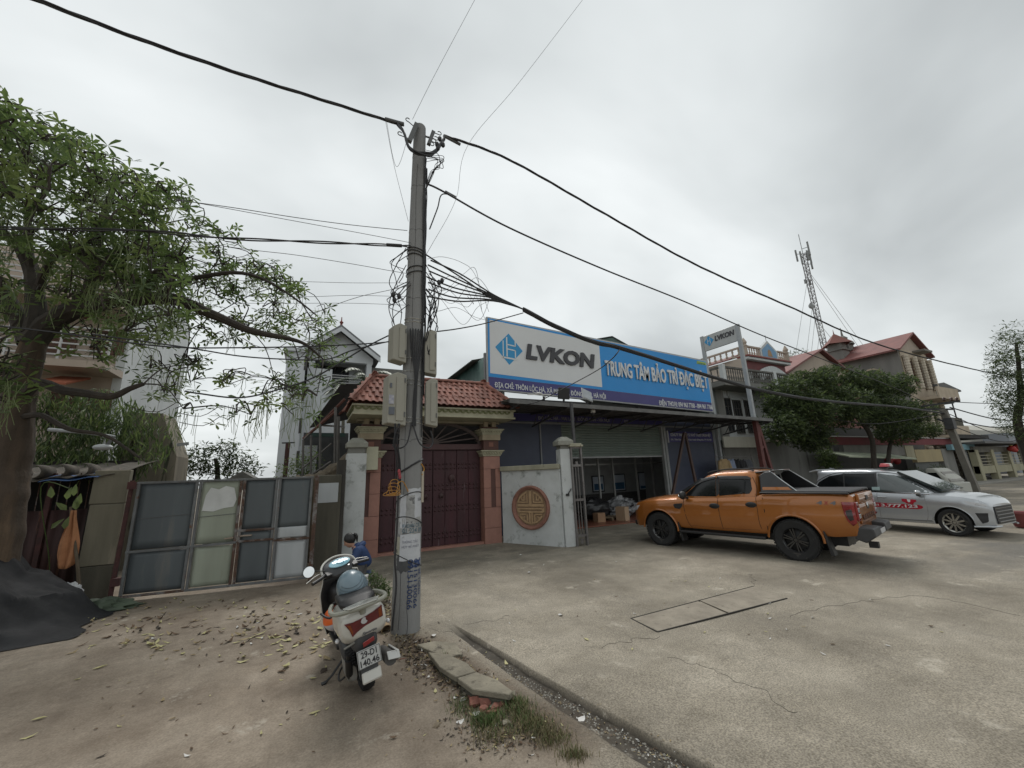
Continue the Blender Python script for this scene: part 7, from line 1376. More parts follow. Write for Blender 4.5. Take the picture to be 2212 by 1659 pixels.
# stripe and numbers on the right flank
rdk = M('stripe_red', (.42, .01, .03), r=.4, b=0); ww_ = M('stripe_white', (.65, .65, .65), r=.5, b=0)
side_patch(ft_, [(.80, .63), (.84, .67), (.80, .715), (.7, .73), (-1.1, .76), (-1.1, .64), (.7, .61)], -1, rdk, TX_, 'stripe', .004)
side_patch(ft_, [(.72, .86), (.40, .87), (.40, .80), (.46, .78), (.50, .74), (.64, .73), (.66, .78), (.72, .79)], -1, rdk, TX_, 'stripe_emblem', .004)
side_patch(ft_, [(.60, .86), (.52, .862), (.53, .80), (.56, .78), (.59, .80)], -1, ww_, TX_, 'stripe_emblem_centre', .008)
rr3 = Matrix((Vector((1, 0, 0)), Vector((0, 0, 1)), Vector((0, -1, 0)))).transposed()
text('telephone_number', '3.777.123', ww_, TX_, (-.12, -(ft_(.3, .69)+.012), .645), rr3, .075, .84, .004, .03); text('telephone_number', '0221', ww_, TX_, (-.42, -(ft_(-.3, .69)+.012), .665), rr3, .045, .24, .004, .03)
side_patch(ct_, [(-.28, 1.08), (-.28, 1.17), (-.08, 1.17), (-.08, 1.08)], -1, M('sticker_pale', (.3, .4, .4), b=0), TX_, 'window_sticker', .012)
# small white truck behind, a red tub at the edge
q = A(2000, 1040, 9.8); kt = thing('small_white_truck', 'small old white cab truck parked beyond the silver taxi', 'truck', (q.x-.9, 9.3, -.32), rot=(0, 0, R(-100)), local=True)
KT = [(1.0, 1.05, .1, .68), (1.25, .98, .1, .66), (1.55, .72, .12, .60), (1.68, .60, .15, .56), (1.72, .5, .2, .45)]; kw = M('dull_white_paint', (.50, .50, .45), (.42, .42, .38), sc=2, r=.5)
car_cab(KT, kw, kt, 6.); mb = MB(); mb.box(-1.6, 1.2, -.68, .68, .35, 1.0); mb.build('lower_body', kw, kt, bevel=.05, seg=2); mb = MB(); mb.prism([(1.04, -.55, 1.05), (1.04, .55, 1.05), (.72, .50, 1.52), (.72, -.5, 1.52)], (.03, 0, .02)); mb.build('windscreen', M('dusty_glass', (.22, .20, .17), (.14, .13, .11), sc=2, r=.2, b=0), kt)
kyf = lambda x, z: cab_y(KT, x, z, 6.)
for s_ in (1, -1): side_patch(kyf, [(.86, 1.08), (.62, 1.5), (.25, 1.5), (.25, 1.08)], s_, cglass, kt, 'side_window', .006)
for ax in (.75, -1.1):
    for s_ in (1, -1): wheel(kt, ax, s_*.6, .28, .16, .17, kw, 5, s_, double=False)
mb = MB(); mb.box(-1.7, .0, -.7, .7, 1.0, 1.12); mb.build('load_bed', kw, kt)
q = G(2212, 1142); tb_ = thing('red_tub', 'dull red plastic tub cut off by the right edge of the view', 'tub', (q.x+.25, q.y, 0)); mb = MB(); mb.lathe([(.0, .02), (.20, .02), (.30, .38), (.33, .40), (.33, .36), (.29, .36), (.20, .06)], (q.x+.25, q.y, 0), 18); mb.build('tub', M('tub_red', (.22, .05, .05), (.15, .04, .04), sc=3, r=.6), tb_)
# ------------------------------------------------------------------ scooter on its side stand
SC = thing('scooter', 'white and black motor scooter leaning on its side stand by the concrete pole', 'scooter', (.60, 4.36, 0), rot=(R(-11), 0, R(94)), local=True)
swh = M('scooter_white', (.56, .55, .50), (.47, .46, .42), sc=2, r=.3, b=0, coat=.6, wear=(.34, .33, .29), wsc=3, wth=.66); sbk = M('scooter_black', (.018, .018, .019), (.01, .01, .011), sc=3, r=.45, b=.05); sgr = M('scooter_dark_grey', (.06, .062, .065), (.035, .036, .038), sc=4, r=.6, b=.1)
alu2 = M('dull_aluminium', (.36, .36, .34), (.22, .22, .21), sc=6, r=.45, metal=.6, b=.1); rail_m = M('olive_rail', (.30, .30, .25), (.22, .22, .18), sc=4, r=.45, b=.05)
def sloft(nm, st, m_, par, n=24, e=2.6, caps=True, mb=None, bld=True, tw=None):
    mb = mb or MB(); vs = []; S2 = []
    for a, b in zip(st, st[1:]):
        for k in range(4): t = k/4; S2.append(tuple(p+(q-p)*t for p, q in zip(a, b)))
    S2.append(st[-1])
    for x, yc, zc, hw, hh in S2:
        for j in range(n): t = 2*math.pi*j/n; c_, s_ = math.cos(t), math.sin(t); vs.append((x, yc+hw*math.copysign(abs(c_)**(2/e), c_), zc+hh*math.copysign(abs(s_)**(2/e), s_)))
    k = len(S2); fs = [(i*n+j, i*n+(j+1) % n, (i+1)*n+(j+1) % n, (i+1)*n+j) for i in range(k-1) for j in range(n)]
    fs += [tuple(reversed(range(n))), tuple(range((k-1)*n, k*n))]; mb.add(vs, fs, 0, True)
    return mb.build(nm, m_, par, angle=45) if bld else mb
def swheel(x, r, w_, steer=None):
    mb = MB(); mb.lathe([(r*.62, -w_*.42), (r*.82, -w_*.5), (r*.94, -w_*.40), (r, -w_*.12), (r, w_*.12), (r*.94, w_*.40), (r*.82, w_*.5), (r*.62, w_*.42)], n=36, axis='y')
    h_ = MB(); h_.lathe([(0, -.05), (.05, -.05), (.06, -.02), (r*.55, -.02), (r*.66, -w_*.42), (r*.66, w_*.42), (r*.55, .02), (.06, .02), (.05, .05), (0, .05)], n=28, axis='y')
    for q in (mb, h_): q.v = [((Matrix.Rotation(steer, 3, 'Z') @ v) if steer else v)+Vector((x, 0, r)) for v in q.v]
    o = h_.build('wheel', alu2, SC); mb.build('tyre', rub, o)
    tr_ = MB()
    for k in range(20):
        a = 2*math.pi*k/20
        for s_ in (-1, 1): tr_.bar((x+math.cos(a)*r*1.0, s_*.008, r+math.sin(a)*r*1.0), (x+math.cos(a+.16)*r*.955, s_*w_*.40, r+math.sin(a+.16)*r*.955), .004, .006)
    if not steer: tr_.build('tread_groove', M('groove_black', (.006, .006, .006), b=0), o)['kind'] = 'stuff'
swheel(0, .24, .135); swheel(1.2, .225, .10, R(28))
# tail body
sloft('tail_body', [(-.43, 0, .735, .155, .06), (-.41, 0, .71, .19, .11), (-.34, 0, .685, .208, .145), (-.15, 0, .67, .21, .155), (.05, 0, .66, .215, .16), (.25, 0, .60, .185, .17), (.42, 0, .52, .15, .15), (.52, 0, .46, .12, .10)], swh, SC, e=3.2)
sloft('seat', [(-.30, 0, .835, .10, .02), (-.22, 0, .845, .16, .045), (.0, 0, .845, .165, .05), (.25, 0, .80, .15, .05), (.42, 0, .77, .11, .05), (.50, 0, .745, .06, .03)], sbk, SC, e=3)
def rpoly(nm, pts, x, m_, par, th=.012, slope=0.0):
    mb = MB(); mb.prism([(x+(z-.7)*slope, y, z) for y, z in pts], (-th, 0, 0)); return mb.build(nm, m_, par, bevel=.003)
tl = rpoly('tail_light', [(.165, .755), (.09, .745), (0, .752), (-.09, .77), (-.165, .80), (-.165, .70), (-.09, .69), (0, .675), (.07, .65), (.11, .625), (.13, .69)], -.415, M('tail_lens', (.13, .008, .012), (.07, .004, .008), sc=16, r=.2, b=0, coat=1), SC, .022, -.15)
rpoly('lens_amber', [(.145, .74), (.115, .73), (.10, .66), (.11, .645), (.125, .69)], -.437, M('lens_amber', (.22, .05, .012), r=.2, b=0), tl, .004, -.15); rpoly('lens_amber', [(-.13, .775), (-.155, .785), (-.155, .71), (-.13, .705)], -.437, M('lens_amber', (.22, .05, .012)), tl, .004, -.15)
mb = MB(); pts = [(.027*math.cos(t)*(1+.08*math.cos(2*t)), .728+.027*math.sin(t)-.004*abs(math.cos(t))) for t in [2*math.pi*i/22 for i in range(22)]]
pts = [((y+.012 if (y < -.018 and abs(z-.733) < .013) else y), z) for y, z in pts]; ap_ = rpoly('emblem', pts, -.44, M('emblem_silver', (.55, .54, .54), r=.3, b=0), tl, .004, -.15); rpoly('emblem_leaf', [(-.002, .76), (-.012, .772), (-.010, .785), (.0, .775)], -.44, M('emblem_silver', (.55, .54, .54)), tl, .004, -.15)
rpoly('tail_trim', [(.19, .55), (-.16, .615), (-.165, .60), (.185, .535)], -.37, M('trim_shadow', (.25, .245, .22), b=0), SC, .006)
ry2 = Matrix((Vector((0, -1, 0)), Vector((0, 0, 1)), Vector((-1, 0, 0)))).transposed()
text('lettering', 'Sporto', M('letter_dim_grey', (.12, .12, .12), b=0), SC, (-.418, .03, .605), ry2, .022, .13, .004, .03, .3)
rl2 = Matrix((Vector((-1, 0, 0)), Vector((0, 0, 1)), Vector((0, 1, 0)))).transposed()
text('lettering', 'Attila', M('letter_dim_grey', (.12, .12, .12)), SC, (-.12, .229, .64), rl2, .025, .13, .004, .03, .2)
# grab rail
mb = MB(); P3 = spline([(.06, .20, .80), (-.12, .235, .815), (-.32, .235, .835), (-.45, .17, .85), (-.50, .0, .857), (-.45, -.17, .85), (-.32, -.235, .835), (-.12, -.235, .815), (.06, -.20, .80)], 5); mb.tube(P3, .019, 8); mb.build('grab_rail', rail_m, SC)
mb = MB(); mb.prism([(-.505, -.12, .868), (-.515, .0, .872), (-.505, .12, .868), (-.43, .16, .872), (-.40, 0, .874), (-.43, -.16, .872)], (0, 0, .010)); mb.build('rail_plate', M('chrome_dull', (.5, .5, .46), r=.25, metal=.8, b=0), SC, bevel=.003)
for y in (-.15, .15): mb = MB(); mb.tube([(-.30, y, .83), (-.30, y*.9, .79)], .012, 6); mb.build('rail_bracket', alu2, SC)
mb = MB(); mb.lathe([(.028, 0), (.035, .08), (.04, .09)], (-.42, 0, .78), 12); mb.build('rail_boss', rail_m, SC)
for y in (.225, -.225): mb = MB(); mb.ell((-.30, y, .60), (.03, .02, .02), 8, 6); mb.build('indicator_lens', clrl, SC)
# rear fender, plate, reflector
sloft('rear_fender', [(-.40, 0, .555, .075, .05), (-.37, 0, .54, .10, .08), (-.28, 0, .52, .11, .10), (-.1, 0, .50, .11, .12), (.1, 0, .45, .10, .12)], sgr, SC, e=3)
mb = MB(); mb.prism([(-.37, -.075, .56), (-.41, -.07, .36), (-.43, -.065, .26), (-.40, -.065, .26), (-.35, -.075, .36), (-.32, -.075, .56)], (0, .15, 0)); mb.build('mudguard', sgr, SC, bevel=.008)
mb = MB(); mb.prism([(-.425, -.085, .315), (-.455, -.08, .235), (-.44, -.08, .225), (-.38, -.085, .30)], (0, .165, 0)); mb.build('mudguard_tip', swh, SC, bevel=.01)
rpoly('reflector', [(.035, .545), (-.065, .565), (-.065, .53), (.035, .505)], -.41, redl, SC, .012)
pl_ = rpoly('number_plate', [(.10, .50), (-.10, .50), (-.10, .35), (.10, .35)], -.435, M('plate_white', (.52, .53, .52), (.46, .47, .46), sc=8, r=.4, b=0), SC, .006)
for a, b in (((.095, .495), (-.095, .495)), ((-.095, .495), (-.095, .355)), ((-.095, .355), (.095, .355)), ((.095, .355), (.095, .495))): mb = MB(); mb.bar((-.443, a[0], a[1]), (-.443, b[0], b[1]), .003); mb.build('plate_border', sbk, pl_)
pk_ = M('plate_ink', (.035, .035, .04), b=0)
text('plate_text', '29-D1', pk_, pl_, (-.4425, .068, .434), ry2, .050, .135, .003, .015); text('plate_text', '140.46', pk_, pl_, (-.4425, .080, .367), ry2, .050, .160, .003, .015)
# engine, airbox, muffler, stands
sloft('engine_case', [(-.16, .115, .235, .03, .06), (-.10, .12, .235, .055, .085), (.05, .12, .24, .06, .085), (.25, .11, .26, .05, .07), (.38, .10, .28, .035, .05)], alu2, SC)
sloft('air_box', [(-.12, .13, .40, .03, .06), (-.06, .13, .41, .055, .09), (.12, .13, .42, .055, .09), (.25, .12, .42, .04, .07)], sgr, SC)
for k in range(8): mb = MB(); mb.bar((-.145+.0*k, .085, .30+.022*k), (-.145, .17, .295+.022*k), .010); mb.build('cooling_rib', sgr, SC)
mb = MB(); mb.tube([(.30, -.12, .20), (.10, -.17, .23), (-.05, -.18, .26)], .022, 8); mb.tube([(-.02, -.18, .255), (-.36, -.19, .30)], [.05, .058], 14); mb.build('muffler', M('muffler_grey', (.09, .085, .08), (.05, .048, .045), sc=5, r=.6, b=.1), SC)
mb = MB(); mb.prism([(-.05, -.235, .30), (-.37, -.25, .35), (-.40, -.25, .29), (-.34, -.25, .25), (-.05, -.235, .24)], (0, -.02, 0)); mb.prism([(-.37, -.25, .35), (-.40, -.25, .29), (-.40, -.16, .31), (-.37, -.16, .37)], (.01, 0, 0)); mb.build('heat_shield', M('shield_white', (.6, .6, .58), r=.4, b=0), SC, bevel=.006)
mb = MB(); mb.tube([(.36, .08, .24), (.33, .26, .10), (.31, .34, .065)], [.012, .011, .010], 6); mb.cbox((.31, .345, .072), (.05, .04, .012)); mb.build('side_stand', sbk, SC)
mb = MB(); mb.tube(spline([(.30, .10, .20), (.22, .20, .14), (.08, .22, .13), (.0, .18, .17)], 4), .010, 6); mb.build('centre_stand', sbk, SC)
mb = MB(); mb.tube([(-.12, .15, .20), (-.28, .15, .45)], .018, 8); mb.tube([(-.15, .15, .24), (-.25, .15, .40)], .032, 10); mb.build('shock_absorber', sbk, SC)
# floor, leg shield, apron
mb = MB(); mb.prism([(.40, -.18, .27), (.92, -.20, .27), (.92, .20, .27), (.40, .18, .27)], (0, 0, .05)); mb.build('floorboard', sbk, SC, bevel=.01)
def shf(u, v, off=0.):
    y = (u-.5)*2; w_ = .235-.05*sm(.7, 1, v)-.02*sm(.2, 0, v); return Vector((.92+.07*(1-y*y)+.06*sm(.6, 0, v)-.08*v+off, y*w_, .27+.62*v))
mb = MB(); mb.grid(lambda u, v: shf(u, v), 16, 14); mb.build('leg_shield', sbk, SC, solid=.006)
mb = MB(); mb.grid(lambda u, v: shf(u, v, .05-.02*abs(u-.5)), 16, 14); mb.build('front_apron', swh, SC, solid=.006)
mb = MB(); edge = [shf(0, v/12, .015) for v in range(13)]+[shf(u/10, 1, .015)+Vector((0, 0, .03*math.sin(u/10*math.pi))) for u in range(1, 10)]+[shf(1, 1-v/12, .015) for v in range(13)]; mb.tube(edge, .011, 6); mb.build('shield_trim', swh, SC)
sloft('glove_box', [(.74, -.02, .66, .07, .05), (.80, -.02, .68, .13, .10), (.90, -.01, .68, .17, .15), (.96, 0, .68, .18, .17)], sbk, SC, e=2.8)
mb = MB(); mb.lathe([(.010, -.004), (.026, -.004), (.028, .004), (.010, .004)], (.795, -.075, .735), 14, axis='x'); mb.build('key_switch', M('switch_silver', (.5, .5, .48), r=.4, b=0), SC)
mb = MB(); mb.lathe([(.0, -.006), (.010, -.006)], (.79, -.075, .735), 8, axis='x'); mb.build('keyhole', sbk, SC)
sloft('front_fender', [(1.0, 0, .38, .05, .03), (1.12, 0, .46, .07, .03), (1.25, 0, .465, .07, .03), (1.38, 0, .38, .055, .03)], swh, SC)
mb = MB(); mb.tube([(1.2, .075, .225), (1.1, .06, .50), (.98, 0, .80)], .02, 8); mb.build('fork_leg', sbk, SC); mb = MB(); mb.tube([(1.2, -.075, .225), (1.1, -.06, .50)], .02, 8); mb.build('fork_leg', sbk, SC)
# handlebar head, turned to the left
HT = Matrix.Translation((.88, 0, .97)) @ Matrix.Rotation(R(26), 4, 'Z') @ Matrix.Rotation(R(-32), 4, 'Y')
hb = MB(); hb.T = HT
def H(mb_): 
    mb_.T = HT; return mb_
mbx = H(MB()); sloft('x', [(-.10, 0, -.03, .10, .02), (-.06, 0, -.02, .17, .04), (0, 0, 0, .20, .055), (.06, 0, .0, .19, .055), (.11, 0, -.01, .13, .04)], sbk, SC, e=2.4, mb=mbx, bld=False); hd_ = mbx.build('handle_cover', sgr, SC, angle=45)
mb = H(MB()); mb.lathe([(0, .062), (.055, .060), (.075, .052), (.078, .045)], n=28); mb.v = [HT @ (Vector(((HT.inverted() @ v).x*.85+.005, (HT.inverted() @ v).y*1.75, (HT.inverted() @ v).z))) for v in mb.v]; ga = mb.build('gauge_glass', M('gauge_cyan', (.16, .36, .45), (.28, .46, .52), sc=9, r=.15, b=0, coat=1), hd_)
mb = H(MB()); mb.lathe([(.036, .064), (.038, .066), (.042, .064)], n=24); mb.build('gauge_ring', M('gauge_ring', (.08, .2, .26), b=0), ga)
mb = H(MB()); mb.cbox((-.085, -.06, .045), (.012, .02, .012)); mb.build('warning_lamp', clrl, hd_)
mb = H(MB()); mb.tube(spline([(-.02, .22, -.015), (.05, .20, .02), (.105, .12, .035), (.13, 0, .04), (.105, -.12, .035), (.05, -.20, .02), (-.02, -.22, -.015)], 5), .012, 6); mb.build('cover_trim', swh, hd_)
for s_ in (1, -1):
    mb = H(MB()); mb.tube([(-.02, s_*.16, -.01), (-.05, s_*.25, -.015), (-.07, s_*.37, -.02)], [.020, .019, .019], 10); mb.build('grip', sbk, SC)
    mb = H(MB()); mb.cbox((-.05, s_*.17, -.01), (.07, .07, .05)); mb.build('switch_box', sbk, SC, bevel=.006)
    mb = H(MB()); mb.tube(spline([(.02, s_*.18, -.02), (.025, s_*.28, -.03), (-.01, s_*.40, -.04)], 4), .006, 6); mb.build('brake_lever', alu2, SC)
mb = MB(); a_ = HT @ Vector((0, .19, .02)); mb.tube([a_, a_+Vector((-.03, .08, .03)), a_+Vector((-.06, .13, .06))], .005, 5); c_ = a_+Vector((-.07, .16, .055)); mb.build('mirror_stalk', sbk, SC)
mb = MB(); mt_ = Matrix.Translation(c_) @ Matrix.Rotation(R(-12), 4, 'Z') @ Matrix.Rotation(R(22), 4, 'Y'); mb.T = mt_; mb.lathe([(0, .022), (.045, .018), (.060, .002), (.061, -.004), (.056, -.004)], n=22, axis='x'); mr_ = mb.build('mirror', sbk, SC)
mb = MB(); mb.T = mt_; mb.lathe([(0, -.004), (.056, -.004)], n=22, axis='x'); mb.build('mirror_glass', M('mirror_glass', (.9, .92, .92), r=.05, metal=1, b=0), mr_)
SC.scale = (.97, .95, .97); bpy.context.view_layer.update(); SM = SC.matrix_world.copy()
# helmets: on the seat and on the hook
hp = SM @ Vector((.10, -.01, .895)); hl1 = thing('helmet', 'blue grey open helmet with ribbed shell resting on the scooter seat', 'helmet', hp)
tilt = Matrix.Translation(hp) @ Matrix.Rotation(R(98), 4, 'Z') @ Matrix.Rotation(R(-20), 4, 'X') @ Matrix.Rotation(R(-28), 4, 'Y')
mb = MB(); mb.T = tilt; mb.ell((0, 0, 0), (.165, .14, .155), 28, 14, cut=(-.15, math.pi/2)); mb.build('shell', M('helmet_blue_grey', (.15, .21, .245), (.11, .16, .19), sc=4, r=.35, b=0, coat=.4), hl1)
for k in range(5):
    mb = MB(); mb.T = tilt; zz2 = .020+.022*k; c2 = math.sqrt(1-(zz2/.155)**2); pts = [(-(.168)*c2*math.cos(t), .143*c2*math.sin(t), zz2) for t in [R(-75)+R(150)*i/14 for i in range(15)]]; mb.tube(pts, .0035, 5); mb.build('rib', M('helmet_rib', (.09, .13, .155), r=.4, b=0), hl1)
mb = MB(); mb.T = tilt; mb.tube([(.15*math.cos(t), .13*math.sin(t), -.02) for t in [2*math.pi*i/20 for i in range(21)]], .014, 6); mb.build('edge', sbk, hl1)
hp = SM @ Vector((.60, .13, .52)); hl2 = thing('helmet', 'orange and white helmet hanging from the scooter hook over the floorboard', 'helmet', hp)
tilt = Matrix.Translation(hp) @ Matrix.Rotation(R(-75), 4, 'Z') @ Matrix.Rotation(R(20), 4, 'X')
mb = MB(); mb.T = tilt; mb.ell((0, 0, 0), (.125, .125, .115), 26, 14, cut=(-1.35, .12)); mb.build('shell', M('helmet_pale', (.52, .50, .54), (.44, .43, .46), sc=3, r=.35, b=0), hl2)
mb = MB(); mb.T = tilt; mb.ell((0, 0, 0), (.127, .127, .118), 26, 10, cut=(.0, 1.15)); mb.build('orange_shell', M('helmet_orange', (.72, .13, .02), (.6, .10, .015), sc=3, r=.35, b=0), hl2)
mb = MB(); mb.T = tilt; mb.tube([(.10*math.cos(t), .12*math.sin(t), .09+.03*math.sin(3*t)) for t in [2*math.pi*i/20 for i in range(21)]], .012, 6); mb.build('edge', sbk, hl2)
# ------------------------------------------------------------------ seated woman bent over her phone
def skin(name, J, E, m_, par, sub=2, root=0):
    me = bpy.data.meshes.new(name); me.from_pydata([j[0] for j in J], E, []); o = bpy.data.objects.new(name, me); COL.objects.link(o)
    o.modifiers.new('k', 'SKIN'); q = o.modifiers.new('s', 'SUBSURF'); q.levels = q.render_levels = sub
    for i, j in enumerate(J): r_ = j[1]; me.skin_vertices[0].data[i].radius = (r_, r_) if not isinstance(r_, tuple) else r_
    me.skin_vertices[0].data[root].use_root = True
    bpy.context.view_layer.update(); m2 = bpy.data.meshes.new_from_object(o.evaluated_get(bpy.context.evaluated_depsgraph_get())); bpy.data.objects.remove(o)
    m2.materials.clear(); m2.materials.append(m_); 
    for p in m2.polygons: p.use_smooth = True
    o = bpy.data.objects.new(name, m2); COL.objects.link(o); o.parent = par; return o
wp_ = G(790, 1262); WM = thing('person', 'woman in a navy jacket and grey trousers sitting low and bent over her phone', 'person', (1.02, 8.45, 0), rot=(0, 0, R(172)), local=True)
skm = M('skin', (.42, .24, .17), (.36, .2, .14), sc=5, r=.55, b=0); jk = M('navy_jacket', (.022, .052, .15), (.014, .034, .10), sc=5, r=.7, b=.4, bs=14); tr3 = M('grey_trousers', (.085, .08, .078), (.06, .057, .055), sc=4, r=.9, b=.2); hrm = M('black_hair', (.012, .011, .011), (.006, .006, .006), sc=18, r=.45, b=.3, bs=60)
# local x forward, z up; hips at z .24
skin('body', [((0, 0, .24), .12), ((.04, 0, .42), .10), ((.14, 0, .60), .11), ((.20, 0, .66), .05), ((.24, 0, .70), .048), ((.27, 0, .74), .07), ((.30, 0, .77), .065),
    ((.10, .17, .60), .05), ((.20, .20, .42), .04), ((.40, .09, .40), .030), ((.46, .05, .41), .024), ((.10, -.17, .60), .05), ((.20, -.20, .42), .04), ((.40, -.09, .40), .030), ((.46, -.05, .41), .024),
    ((.05, .10, .22), .09), ((.42, .14, .36), .065), ((.36, .14, .07), .045), ((.46, .15, .03), .035), ((.05, -.10, .22), .09), ((.42, -.14, .36), .065), ((.36, -.14, .07), .045), ((.46, -.15, .03), .035)],
    [(0, 1), (1, 2), (2, 3), (3, 4), (4, 5), (5, 6), (2, 7), (7, 8), (8, 9), (9, 10), (2, 11), (11, 12), (12, 13), (13, 14), (0, 15), (15, 16), (16, 17), (17, 18), (0, 19), (19, 20), (20, 21), (21, 22)], skm, WM)
skin('jacket', [((-.02, 0, .24), .17), ((.02, 0, .40), .165), ((.09, 0, .55), .165), ((.14, 0, .64), .12), ((.19, 0, .70), .07), ((.10, .17, .58), .085), ((.19, .22, .42), .07), ((.36, .12, .405), .05), ((.10, -.17, .58), .085), ((.19, -.22, .42), .07), ((.36, -.12, .405), .05)],
    [(0, 1), (1, 2), (2, 3), (3, 4), (2, 5), (5, 6), (6, 7), (2, 8), (8, 9), (9, 10)], jk, WM)
skin('trousers', [((-.02, 0, .19), .14), ((.06, .11, .21), .12), ((.42, .14, .37), .085), ((.36, .14, .10), .06), ((.06, -.11, .21), .12), ((.42, -.14, .37), .085), ((.36, -.14, .10), .06)], [(0, 1), (1, 2), (2, 3), (0, 4), (4, 5), (5, 6)], tr3, WM)
mb = MB(); mb.tube(spline([(.10, -.10, .66), (.03, 0, .69), (.10, .10, .66)], 4), [.03, .04, .05, .055, .055, .05, .045, .04, .03], 8); mb.build('hood', jk, WM)
hx = Matrix.Translation((.275, 0, .775)) @ Matrix.Rotation(R(28), 4, 'Y')
mb = MB(); mb.T = hx; mb.ell((.02, 0, -.02), (.085, .075, .115), 18, 14); mb.ell((.105, 0, -.03), (.016, .013, .022), 8, 6); mb.build('face', skm, WM)
mb = MB(); mb.T = hx; mb.ell((.095, .03, .0), (.008, .012, .006), 8, 6); mb.ell((.095, -.03, .0), (.008, .012, .006), 8, 6); mb.build('eyes', hrm, WM)
mb = MB(); mb.T = hx; mb.ell((-.012, 0, .018), (.104, .094, .112), 20, 14); mb.build('hair', hrm, WM)
mb = MB(); mb.T = hx; mb.tube(spline([(-.08, 0, .04), (-.125, .01, .05), (-.14, .02, .0), (-.12, .02, -.05), (-.10, .02, -.10)], 4), [.02, .024, .026, .027, .027, .027, .026, .026, .025, .024, .023, .022, .02, .018, .016, .012, .008], 8); mb.build('ponytail', hrm, WM)
mb = MB(); mb.T = hx; mb.cbox((-.10, 0, .065), (.02, .05, .03)); mb.build('hair_tie', M('white_tie', (.6, .6, .6), b=0), WM)
for s_ in (1, -1):
    mb = MB(); mb.ell((.44, s_*.055, .41), (.045, .02, .032), 12, 8); mb.build('palm', skm, WM)
    for k in range(4): mb = MB(); mb.tube([(.46, s_*.055, .425-.012*k), (.505, s_*.045, .435-.014*k), (.52, s_*.02, .435-.014*k)], [.008, .0075, .006], 6); mb.build('finger', skm, WM)
    mb = MB(); mb.tube([(.43, s_*.045, .435), (.46, s_*.025, .455)], [.010, .007], 6); mb.build('thumb', skm, WM)
    mb = MB(); mb.ell((.44, s_*.145, .035), (.11, .045, .035), 12, 8); mb.build('shoe', sbk, WM)
mb = MB(); mb.tube([(.205, -.06, .73), (.275, -.03, .70), (.30, -.035, .77)], .012, 5); mb.build('mask_strap', M('mask_pale', (.5, .5, .5), b=0), WM)
bpy.context.view_layer.update(); q = WM.matrix_world
ph = thing('phone', 'slim phone held in both hands by the seated woman', 'phone', q @ Vector((.49, 0, .45))); mb = MB(); mb.T = q @ Matrix.Translation((.49, 0, .455)) @ Matrix.Rotation(R(35), 4, 'Y'); mb.cbox((0, 0, 0), (.15, .075, .009)); mb.build('case', M('phone_case', (.30, .13, .09), r=.4, b=0), ph)
st = thing('plastic_stool', 'low plastic stool hidden under the seated woman', 'stool', q @ Vector((0, 0, 0)), rot=(0, 0, R(172)), local=True); mb = MB(); mb.box(-.14, .12, -.13, .13, .17, .19); mb.build('seat', M('stool_blue', (.05, .08, .16), b=0), st)
for x in (-.12, .10):
    for y in (-.11, .11): mb = MB(); mb.bar((x*1.1, y*1.1, 0), (x, y, .17), .025); mb.build('leg', M('stool_blue', (.05, .08, .16)), st)
# bottle, cardboard tube, bush by the wheel
b_ = G(789, 1284); bt = thing('bottle', 'white capped bottle with a purple label standing beside the scooter seat', 'bottle', b_); mb = MB(); mb.lathe([(0, 0), (.04, 0), (.042, .01), (.042, .20), (.036, .22)], b_, 16); mb.build('flask', M('bottle_lilac', (.42, .40, .50), (.3, .28, .4), sc=7, r=.3, b=0), bt); mb = MB(); mb.lathe([(.038, .22), (.040, .225), (.040, .30), (.0, .305)], b_, 16); mb.build('cap', M('cap_white', (.65, .65, .66), r=.4, b=0), bt); mb = MB(); mb.cbox(b_+Vector((-.01, -.043, .12)), (.015, .004, .13)); mb.build('label_mark', M('bottle_ink', (.06, .05, .10), b=0), bt)
a, b = G(834, 1372)+Vector((0, 0, .06)), A(806, 1310, G(834, 1372).y+.48); tb2 = thing('cardboard_tube', 'wide brown cardboard tube leaning against the foot of the concrete pole', 'tube', a)
d = (b-a).normalized(); x_ = d.cross(Vector((0, 0, 1))).normalized(); y_ = x_.cross(d); TM = Matrix((x_, y_, d)).transposed().to_4x4(); TM.translation = a; L_ = (b-a).length
mb = MB(); mb.T = TM; mb.lathe([(.052, 0), (.060, 0), (.060, L_), (.052, L_), (.052, 0)], n=24); mb.build('tube', M('cardboard', (.36, .26, .15), (.27, .19, .11), sc=7, r=.9, b=.15), tb2)
for k in range(3): mb = MB(); mb.T = TM; pts = [(.0605*math.cos(t), .0605*math.sin(t), L_*(.2+.25*k)+.02*t) for t in [2*math.pi*i/16 for i in range(17)]]; mb.tube(pts, .0012, 4); mb.build('wound_seam', M('cardboard_dark', (.18, .12, .07), b=0), tb2)
p = G(812, 1300); ftree('weed_clump', 'small leafy green weed growing beside the bottle and the scooter', p, [(p.x, p.y, .22, .16, .12, .16), (p.x+.12, p.y-.1, .16, .1, .1, .12), (p.x-.05, p.y+.1, .34, .08, .08, .12)], 600, .06, .022, [lf[0], lf[1], lfd[2]], [([p, p+Vector((0, 0, .2)), p+Vector((.02, 0, .4))], .006, .003)], 77, cat='weed', thr=-1)
